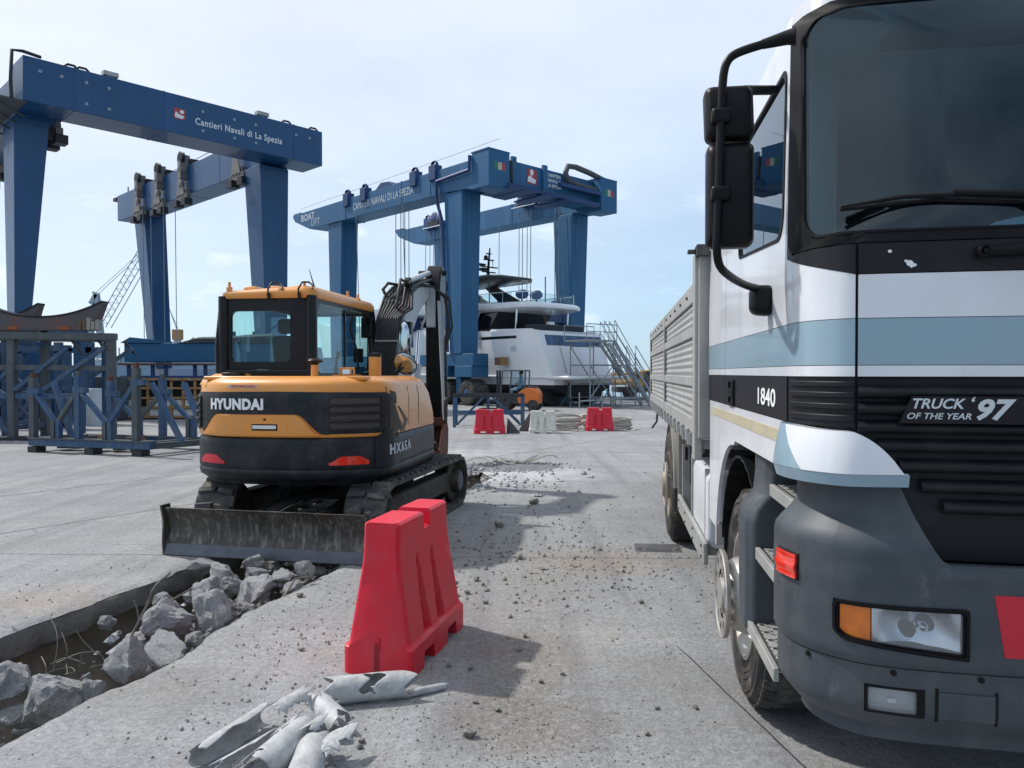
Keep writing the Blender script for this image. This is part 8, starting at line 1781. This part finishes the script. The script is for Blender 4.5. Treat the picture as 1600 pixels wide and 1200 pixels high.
# ---------------------------------------------------------------- low shoring cradles (front left), blue worn steel
def Yframe(t, x0, x1, y, zt, zb, m='trestle'):
    """one bay: two posts and a V of braces meeting in a short stem"""
    xm = (x0 + x1) / 2
    for x in (x0, x1): brk('post', t, (x, y, .10), (x, y, zt), .13, .13, m)
    brk('brace', t, (x0 + .05, y - .01, zt - .38), (xm, y - .01, zb), .10, .11, m); brk('brace', t, (x1 - .05, y - .01, zt - .38), (xm, y - .01, zb), .10, .11, m); brk('stem', t, (xm, y, zb + .04), (xm, y, .12), .17, .14, m)
CR = thing('cradle_frame', 'long low worn blue cradle frame with V braces and upright posts, nearest on the left', 'cradle', (-9.85, 15.8, 0), math.atan2(-.85, 2.72))
def vrow(y, posts, x0, x1, zb0, zb1, pre, mats):
    brk(pre + 'base_beam', CR, (x0, y, (zb0 + zb1) / 2), (x1, y, (zb0 + zb1) / 2), .16, zb1 - zb0 - .03, 'trestle'); brk(pre + 'base_flange', CR, (x0, y, zb1 - .012), (x1, y, zb1 - .012), .22, .02, 'trestle_grey')
    for k, (x, hgt) in enumerate(posts):
        brk(pre + 'post', CR, (x, y, zb1), (x, y, hgt), .13, .12, mats[k % len(mats)]); brk(pre + 'post_cap', CR, (x, y, hgt), (x, y, hgt + .10), .08, .08, 'rust' if k != 1 else 'trestle_grey')
        brk(pre + 'collar', CR, (x - .10, y, hgt - .28), (x + .20, y, hgt - .28), .13, .12, 'trestle')
    for (a, ha), (b, hb3) in zip(posts, posts[1:]):
        xm = (a + b) / 2 + .02
        brk(pre + 'brace', CR, (a + .10, y - .01, ha - .34), (xm - .03, y, .62), .08, .085, 'trestle'); brk(pre + 'brace', CR, (b - .06, y - .01, hb3 - .36), (xm + .03, y, .62), .08, .085, 'trestle_grey' if ha < 1.56 else 'trestle')
        brk(pre + 'stem', CR, (xm - .065, y, .66), (xm - .065, y, zb1), .09, .10, 'trestle_grey'); brk(pre + 'stem', CR, (xm + .065, y, .66), (xm + .065, y, zb1), .09, .10, 'trestle')
vrow(0, [(0, 1.53), (1.18, 1.56), (2.62, 1.72)], -.05, 3.0, .12, .30, '', ['trestle_grey', 'trestle', 'trestle_grey'])
vrow(1.45, [(.55, 1.45), (1.95, 1.50), (3.40, 1.58), (4.9, 1.60)], -.6, 5.4, .08, .26, 'rear_', ['trestle'])
for x in (.08, 1.55, 2.72): brk('foot', CR, (x, .0, .0), (x, .0, .12), .22, .24, 'dark_steel')
for x, dx in ((2.62, .9), (3.4, .75), (.1, .7)): brk('raker', CR, (x + .05, .35, 1.42), (x + dx, .2, .28), .09, .09, 'trestle')
for x in (.0, 1.2, 2.6, 3.0): brk('cross_tie', CR, (x, .06, .2), (x + .25, 1.38, .18), .12, .12, 'trestle_grey')
# timber scraps, buckets and stones lying in the cradle
for k, (x, y, s_) in enumerate(((.62, .5, .26), (1.35, .6, .10), (1.75, .55, .14), (2.2, .6, .12))):
    mb = MB(); mb.box(-s_, s_, -.12, .12, 0, .28, M['wood_dark'] if k % 2 else M['trestle_grey']); o = mb.build('timber_scrap'); o.location = (-9.85 + x, 15.8 + y - .3 * x, .05); o.rotation_euler = (0.0, .1 * k, k); tag(o, ('flat grey sheet offcut lying in the left bay of the low cradle', 'dark timber end lying by the middle post of the low cradle', 'grey offcut right of the middle post of the low cradle', 'dark timber end in the right bay of the low cradle')[k], 'offcut')
# ---------------------------------------------------------------- tall trestle (far left) carrying a dark cradle
TT_ = thing('tall_trestle', 'tall blue and grey steel trestle at the left edge carrying a dark curved hull cradle', 'trestle', (-13.65, 18.6, 0), R(0))
def tt(name, a, b, w, h, m='trestle'): return brk(name, TT_, a, b, w, h, m)
for y, xe_ in ((0, 3.95), (1.3, 3.2)):
    tt('top_chord', (-3, y, 2.57), (xe_ + .1, y, 2.50), .24, .16, 'trestle_grey'); tt('mid_chord', (-3, y, 1.80), (xe_, y, 1.74), .10, .12, 'trestle' if y else 'trestle_grey'); tt('low_chord', (-3, y, 1.08), (xe_ - .8, y, 1.06), .12, .13, 'trestle')
    for x in (-1.2, -.1, .55, 1.55, xe_): tt('post', (x, y, .0), (x, y, 2.46), .17, .17, 'trestle_grey' if x in (1.55, 3.95) else 'trestle')
    tt('post', (2.95, y + .4, 0), (2.95, y + .4, 2.4), .19, .19, 'lift_sat')
    for a, b in (((1.65, y - .06, 1.22), (2.9, y - .06, 2.22)), ((1.95, y - .08, .95), (3.85, y - .08, 2.25)), ((-.2, y, 2.1), (1.5, y, 1.0)), ((-1.1, y, .9), (-.1, y, 2.2)), ((.6, y, .95), (1.5, y, .15)), ((-1.2, y, 1.0), (-.1, y, .1)), ((.65, y, 1.0), (1.5, y, 1.7))): tt('brace', a, b, .085, .09)
    tt('knee', (3.0, y, 2.40), (3.3, y, 2.05), .05, .05, 'dark_steel'); tt('knee', (3.9, y, 2.1), (3.6, y, 2.45), .05, .05, 'dark_steel')
for x in (-1.2, -.1, 1.55): tt('cross_tie', (x, .1, 2.36), (x, 1.2, 2.36), .12, .12, 'trestle'); tt('cross_tie', (x, .1, .30), (x, 1.2, .30), .12, .12, 'trestle')
tt('base_plate', (-3, 0, .04), (3.9, 0, .04), .4, .06, 'dark_steel')
mb = MB(); mb.tube([(-.9, -.2, 1.5), (-.6, -.2, 1.9), (-.2, -.2, 2.12), (.3, -.2, 2.15)], .025, M['dark_steel'], n=6); mb.build('bent_tube', TT_, smooth=50)
# dark curved hull cradle on top (two bulkheads)
def cradle(x0, x1, y, z0, dip, hh, lab):
    P = []; n = 22
    for i in range(n + 1): t = i / n; P.append((x0 + (x1 - x0) * t, z0 + .31 + (hh) * (2 * abs(t - .5)) ** 2.1))
    poly = [(x1 - .20, z0), (x0 + .2, z0)]
    full = [(x, z) for x, z in P]
    rings = []
    mb = MB(); N_ = len(full)
    top = full; bot = [(x, z0) for x, z in full]; bot[0] = (x0 + .25, z0); bot[-1] = (x1 - .25, z0); bot = [(min(max(x, x0 + .25), x1 - .25), z) for x, z in bot]
    for yy in (y, y + .30): rings.append([(x, yy, z) for x, z in top] + [(x, yy, z) for x, z in bot[::-1]])
    vs = [v for r in rings for v in r]; L_ = 2 * N_; fs = []
    for s_ in (0, 1):
        for i in range(N_ - 1): fs.append((s_ * L_ + i, s_ * L_ + i + 1, s_ * L_ + L_ - 2 - i, s_ * L_ + L_ - 1 - i))
    for i in range(L_): fs.append((i, (i + 1) % L_, L_ + (i + 1) % L_, L_ + i))
    mb.add(vs, fs, M['cradle']); o = mb.build('hull_cradle', smooth=30); tag(o, lab, 'hull cradle'); 
    md = MB(); md.tube([(x, y + .15, z + .02) for x, z in top], .05, M['ex_black'], n=6); 
    for k in range(N_ - 1):
        a, b = top[k], top[k + 1]; md.hexa([(a[0], y - .02, a[1] + .002), (b[0], y - .02, b[1] + .002), (b[0], y + .32, b[1] + .002), (a[0], y + .32, a[1] + .002), (a[0], y - .02, a[1] + .04), (b[0], y - .02, b[1] + .04), (b[0], y + .32, b[1] + .04), (a[0], y + .32, a[1] + .04)], M['ex_black'])
    md.v = []; md.f = []; md.m = []
    for k in range(N_ - 1):
        a, b = top[k], top[k + 1]; md.hexa([(a[0], y - .02, a[1] + .002), (b[0], y - .02, b[1] + .002), (b[0], y + .32, b[1] + .002), (a[0], y + .32, a[1] + .002), (a[0], y - .02, a[1] + .04), (b[0], y - .02, b[1] + .04), (b[0], y + .32, b[1] + .04), (a[0], y + .32, a[1] + .04)], M['ex_black'])
    md.build('rubber_lining', o); return o
cc = cradle(-12.95, -9.92, 18.6, 2.655, 0, .37, 'dark grey curved hull cradle lying on the tall trestle at the left')
for x0, x1 in ((-12.2, -11.98), (-10.95, -10.72)):
    mb = MB(); mb.box(x0, x1, 18.592, 18.598, 2.67, 2.75, M['orange_stain']); mb.build('primer_patch', cc)
cradle(-16.2, -12.7, 20.6, 2.655, 0, .50, 'second dark hull cradle standing behind the first at the left edge')
for k in range(5):
    mb = MB(); x = -10.42 + k * .105; mb.box(x, x + .085, 18.44, 18.58, 2.655, 2.86 + .045 * (k % 3), M['wood_dark'] if k < 2 else M['plastic_grey']); o = mb.build('timber_block'); o.rotation_euler = (0, .0, 0); tag(o, ('leftmost upright dark timber block beside the hull cradle tip', 'second upright dark timber block beside the hull cradle tip', 'middle pale block in the row beside the hull cradle tip', 'tall pale block, fourth in the row at the hull cradle tip', 'rightmost pale block at the end of the tall trestle')[k], 'timber block', 'blocks at the tip of the hull cradle')
# inner blue tangle behind: second trestle
T2 = thing('rear_trestle', 'blue steel trestle with reddish posts behind the tall one at the left', 'trestle', (-17.1, 22.6, 0), R(0))
def t2(name, a, b, w, h, m='trestle'): return brk(name, T2, a, b, w, h, m)
for z, x1 in ((2.9, 3.6), (2.35, 4.1), (1.0, 4.0), (.15, 4.0)): t2('chord', (-2, 0, z), (x1, 0, z), .2, .18); t2('chord', (-2, 1.8, z), (x1, 1.8, z), .2, .18)
for x in (-1.2, .4, 1.2, 2.4, 3.4, 4.0): t2('post', (x, 0, 0), (x, 0, 2.9 if x < 3.8 else 2.35), .2, .2, 'rust' if x in (1.2, 2.4) else 'trestle'); t2('post', (x + .3, 1.8, 0), (x + .3, 1.8, 2.6), .2, .2)
for a, b in (((2.5, 0, .2), (3.9, 0, 2.2)), ((.4, 0, 1.0), (1.2, 0, 2.3)), ((-1.2, 0, .2), (.4, 0, 1.0)), ((1.3, .0, .2), (2.4, 0, 1.0))): t2('brace', a, b, .12, .12)
# blue container like beam (shored girder) right of the gantry's far leg, dark tarp on its top
t = thing('box_girder', 'light blue steel box girder with a dark tarpaulin, left behind the excavator', 'girder', (-14.9, 29.5, 0), R(3))
mb = MB(); mb.box(0, 5.6, 0, 1.1, 2.05, 2.78, M['lift_sat']); mb.build('girder', t, bevel=.03); mb = MB(); mb.prism([(-.12, -.06, 2.78), (.25, -.06, 3.0), (1.4, -.06, 2.88), (1.4, -.06, 2.78)], (0, 0, 0), (0, 1.2, 0), M['lift_sat']); mb.build('end_flare', t)
mb = MB(); rings = []
for k in range(17): x = 2.0 + k * .22; h = .22 * ease(2.0, 2.8, x) + .14 * ease(3.0, 5.5, x) + .03 * wnz(k, 3, .7); rings.append([(x, -.05, 2.785), (x, -.02, 2.80 + h * .7), (x, .5, 2.82 + h), (x, 1.1, 2.80 + h * .6), (x, 1.15, 2.785)])
mb.loft(rings, M['tarp']); mb.build('tarpaulin', t, smooth=50)
for k in range(9): brk('tarp_tie', t, (2.4 + k * .36, -.07, 2.79), (2.4 + k * .36 + .1, .4, 3.02 + .01 * k), .05, .02, 'trestle_grey')
t3 = t
mb = MB(); mb.box(-.25, 5.6, .0, 1.0, 1.93, 2.0, M['rust']); mb.build('base_flange', t3)
for x in (.1, 1.0, 1.5, 2.6, 3.0, 3.9, 4.6, 5.3): brk('support_post', t3, (x, .2, 1.5), (x, .2, 1.93), .12, .12, 'navy')
brk('lower_beam', t3, (-.2, .2, 1.45), (5.6, .2, 1.45), .2, .14, 'navy')
for x in (.6, 2.9, 3.9, 5.4): brk('prop', t3, (x, .3, 0), (x, .3, 1.4), .2, .2, 'lift_sat')
# crate wall: wooden lattice rack with black openings and white bulk bags
t = thing('crate_rack', 'light wooden lattice rack with dark and white openings behind the cradles', 'crate rack', (-14.0, 26.8, 0), R(3))
mb = MB(); mb.box(0, 4.6, .06, 1.0, .02, 1.36, M['ex_black']); mb.build('rack_contents', t)
for i in range(12):
    if i == 4: continue
    mb = MB(); mb.box(i * .405, i * .405 + .08, -.02, .055, .05, 1.42, M['wood']); mb.build('slat', t)
for z in (.05, .38, .72, 1.06, 1.38): mb = MB(); mb.box(-.05, 4.6, -.06, -.022, z, z + .07, M['wood']); mb.build('rail', t)
for i in range(11):
    for j in range(2):
        if (i * 3 + j) % 7 == 0: continue
        mb = MB(); mb.box(i * .405 + .10, i * .405 + .39, .0, .05, .13 + j * .33, .36 + j * .33, M['bag']); mb.build('white_pack', t)
for k, (px, py, s_, lab) in enumerate(((290, 648, .55, 'big white bulk bag behind the right end of the low cradle'), (262, 650, .42, 'white bulk bag left of the big one behind the low cradle'), (168, 652, .35, 'small white sack on the ground behind the middle of the low cradle'), (148, 650, .25, 'pale sack left of the small white one behind the low cradle'))):
    mb = MB(); mb.blob((0, 0, s_ * .8), (s_, s_ * .8, s_ * .85), M['bag'], sub=3, amp=.18, seed=k); o = mb.build('bulk_bag', smooth=60); o.location = GP(px, py); tag(o, lab, 'bulk bag')
mb = MB(); mb.lathe([(0, 0), (0, .24), (1.1, .24), (1.15, .20), (1.15, 0)], (0, 0, 0), (0, 0, 1), M['grey_cover'], n=24); o = mb.build('gas_cylinder', smooth=40); o.location = GP(148, 665); tag(o, 'grey upright drum standing behind the middle post of the low cradle', 'drum')
t = thing('site_container', 'grey steel container standing behind the trestles on the left', 'container', (-15.5, 26.0, 0), 0)
mb = MB(); mb.box(0, 2.1, 0, 2.0, .02, 1.5, M['trestle_grey']); mb.build('body', t, bevel=.02)
for i in range(9): mb = MB(); mb.box(.1 + i * .22, .18 + i * .22, -.03, -.002, .1, 1.42, M['trestle_grey']); mb.build('rib', t)
t = thing('blue_container', 'blue shipping box behind the tall trestle at the left edge', 'container', (-19.5, 24.5, 0), 0)
mb = MB(); mb.box(0, 4.0, 0, 2.0, .02, 2.5, M['lift_sat']); mb.build('body', t, bevel=.02)
for i in range(16): mb = MB(); mb.box(.1 + i * .24, .2 + i * .24, -.04, -.002, .15, 2.4, M['lift_sat']); mb.build('rib', t)
# heap of pallets and odds behind
for k, (px, py, w, h, m, lab) in enumerate(((212, 640, 1.3, 1.05, 'wood', 'stack of brown pallets left of the lattice rack'), (225, 645, .8, .8, 'rust', 'rust coloured bin beside the pallet stack'))):
    p = GP(px, py); t = thing('pallet_stack' if k == 0 else 'rusty_bin', lab, 'pallet stack' if k == 0 else 'bin', p, .2)
    if k == 0:
        for j in range(7): mb = MB(); mb.box(-w / 2, w / 2, 0, .9, j * .15, j * .15 + .09, M[m]); mb.build('pallet', t)
    else: mb = MB(); mb.taper((0, 0, 0), w * .8, .7, (0, 0, h), w, .9, M[m]); mb.build('bin_body', t, bevel=.01)
# ---------------------------------------------------------------- far background: lattice crane, ships
LC = thing('lattice_crane', 'pale lattice boom crane far off between the gantry legs', 'crane', tuple(at(178, 575, 150) * Vector((1, 1, 0))), 0)
o3 = at(178, 575, 150) * Vector((1, 1, 0))
def lc(px, py): v = at(px, py, 150) - o3; return v
def lattice(par, A, B, w, n, m, r=.12):
    A, B = Vector(A), Vector(B); d = (B - A).normalized(); s_ = Vector((0, 1, 0)).cross(d).normalized() * w / 2; dpt = Vector((0, w / 2, 0))
    for q in (s_ + dpt, s_ - dpt, -s_ + dpt, -s_ - dpt): mb = MB(); mb.tube([A + q, B + q], r, M[m], n=4); mb.build('boom_chord', par)
    for i in range(n):
        a = A.lerp(B, i / n); b = A.lerp(B, (i + 1) / n); mb = MB(); mb.tube([a + s_ * (1 if i % 2 else -1) - dpt, b - s_ * (1 if i % 2 else -1) - dpt], r * .6, M[m], n=3); mb.build('lacing', par)
M['far_steel'] = pm('far_pale_steel', lin('#98a4ac'), 0.7, var=.05)
lattice(LC, lc(163, 508), lc(230, 393), 2.0, 22, 'far_steel', .10)
mb = MB(); mb.tube([lc(230, 390), lc(152, 462)], .07, M['far_steel'], n=4); mb.tube([lc(228, 388), lc(150, 458)], .06, M['far_steel'], n=4); mb.build('back_stay', LC)
mb = MB(); mb.bar(lc(143, 475), lc(152, 460), .8, .8, M['far_steel']); mb.tube([lc(146, 457), lc(155, 460), lc(157, 474)], .3, M['far_steel'], n=5); mb.bar(lc(152, 460), lc(160, 530), .8, .8, M['far_steel']); mb.build('mast_head', LC)
mb = MB(); mb.bar(lc(146, 500), lc(134, 552), 1.0, 1.0, M['far_steel']); mb.bar(lc(152, 500), lc(166, 552), 1.0, 1.0, M['far_steel']); mb.bar(lc(130, 556), lc(170, 556), 1.6, 1.0, M['far_steel']); mb.build('support_legs', LC)
mb = MB(); v = lc(229, 393); mb.blob(v, .9, M['far_steel'], amp=.2); mb.build('boom_head', LC)
t = thing('hook_weight', 'ochre counterweight box hanging from a crane beside the gantry far leg', 'crane hook', tuple(at(278, 523, 90)), 0)
mb = MB(); mb.box(-.5, .5, -.4, .4, -.6, .6, M['yellow_dull'] if 'yellow_dull' in M else M['wood']); mb.box(-.3, .3, -.3, .3, -1.2, -.6, M['far_steel']); mb.build('block', t); mb = MB(); mb.tube([(-.9, 0, 2.9), (-.1, 0, .6)], .05, M['far_steel'], n=4); mb.tube([(-1.6, 0, 4.5), (.1, 0, .6)], .04, M['far_steel'], n=4); mb.build('hoist_rope', t)
SH = thing('grey_ship', 'long grey ship moored far off behind the trestles', 'ship', (-112, 190, -1.7), R(2))
mb = MB(); mb.loft([[(0, y, 0) for y in (0, 14)] + [(0, 14, 4), (0, 0, 4)], [(50, -1, 0), (50, 15, 0), (50, 15, 6), (50, -1, 6)], [(84, 5, 0), (84, 9, 0), (86, 10, 7), (86, 4, 7)]], M['navy_ship']); mb.build('hull', SH, smooth=30)
r8 = random.Random(5); 
for k in range(26):
    x = r8.uniform(4, 78); w = r8.uniform(2, 9); h = r8.uniform(1.2, 4.5); z0 = 6 if x > 20 else 4.5
    mb = MB(); mb.box(x, x + w, 3 + r8.random(), 11, z0 - .5, z0 + h, M['navy_ship'] if k % 4 else M['far_steel']); mb.build('deck_house', SH)
for k, x in enumerate((40, 45.5)): mb = MB(); mb.box(x, x + 1, 6, 7, 6, 14, M['dark_steel']); mb.build('funnel', SH)
mb = MB(); mb.box(38, 50, 5, 9, 8, 10.5, M['dark_steel']); mb.build('bridge', SH)
mb = MB(); mb.blob((60, 2, 8), 1.1, M['bag'], amp=0); mb.build('radome', SH, smooth=60)
for k in range(40): mb = MB(); x = r8.uniform(5, 78); mb.box(x, x + .25, 3.5, 3.8, 6, 8 + 4 * r8.random(), M['far_steel']); mb.build('stanchion', SH)
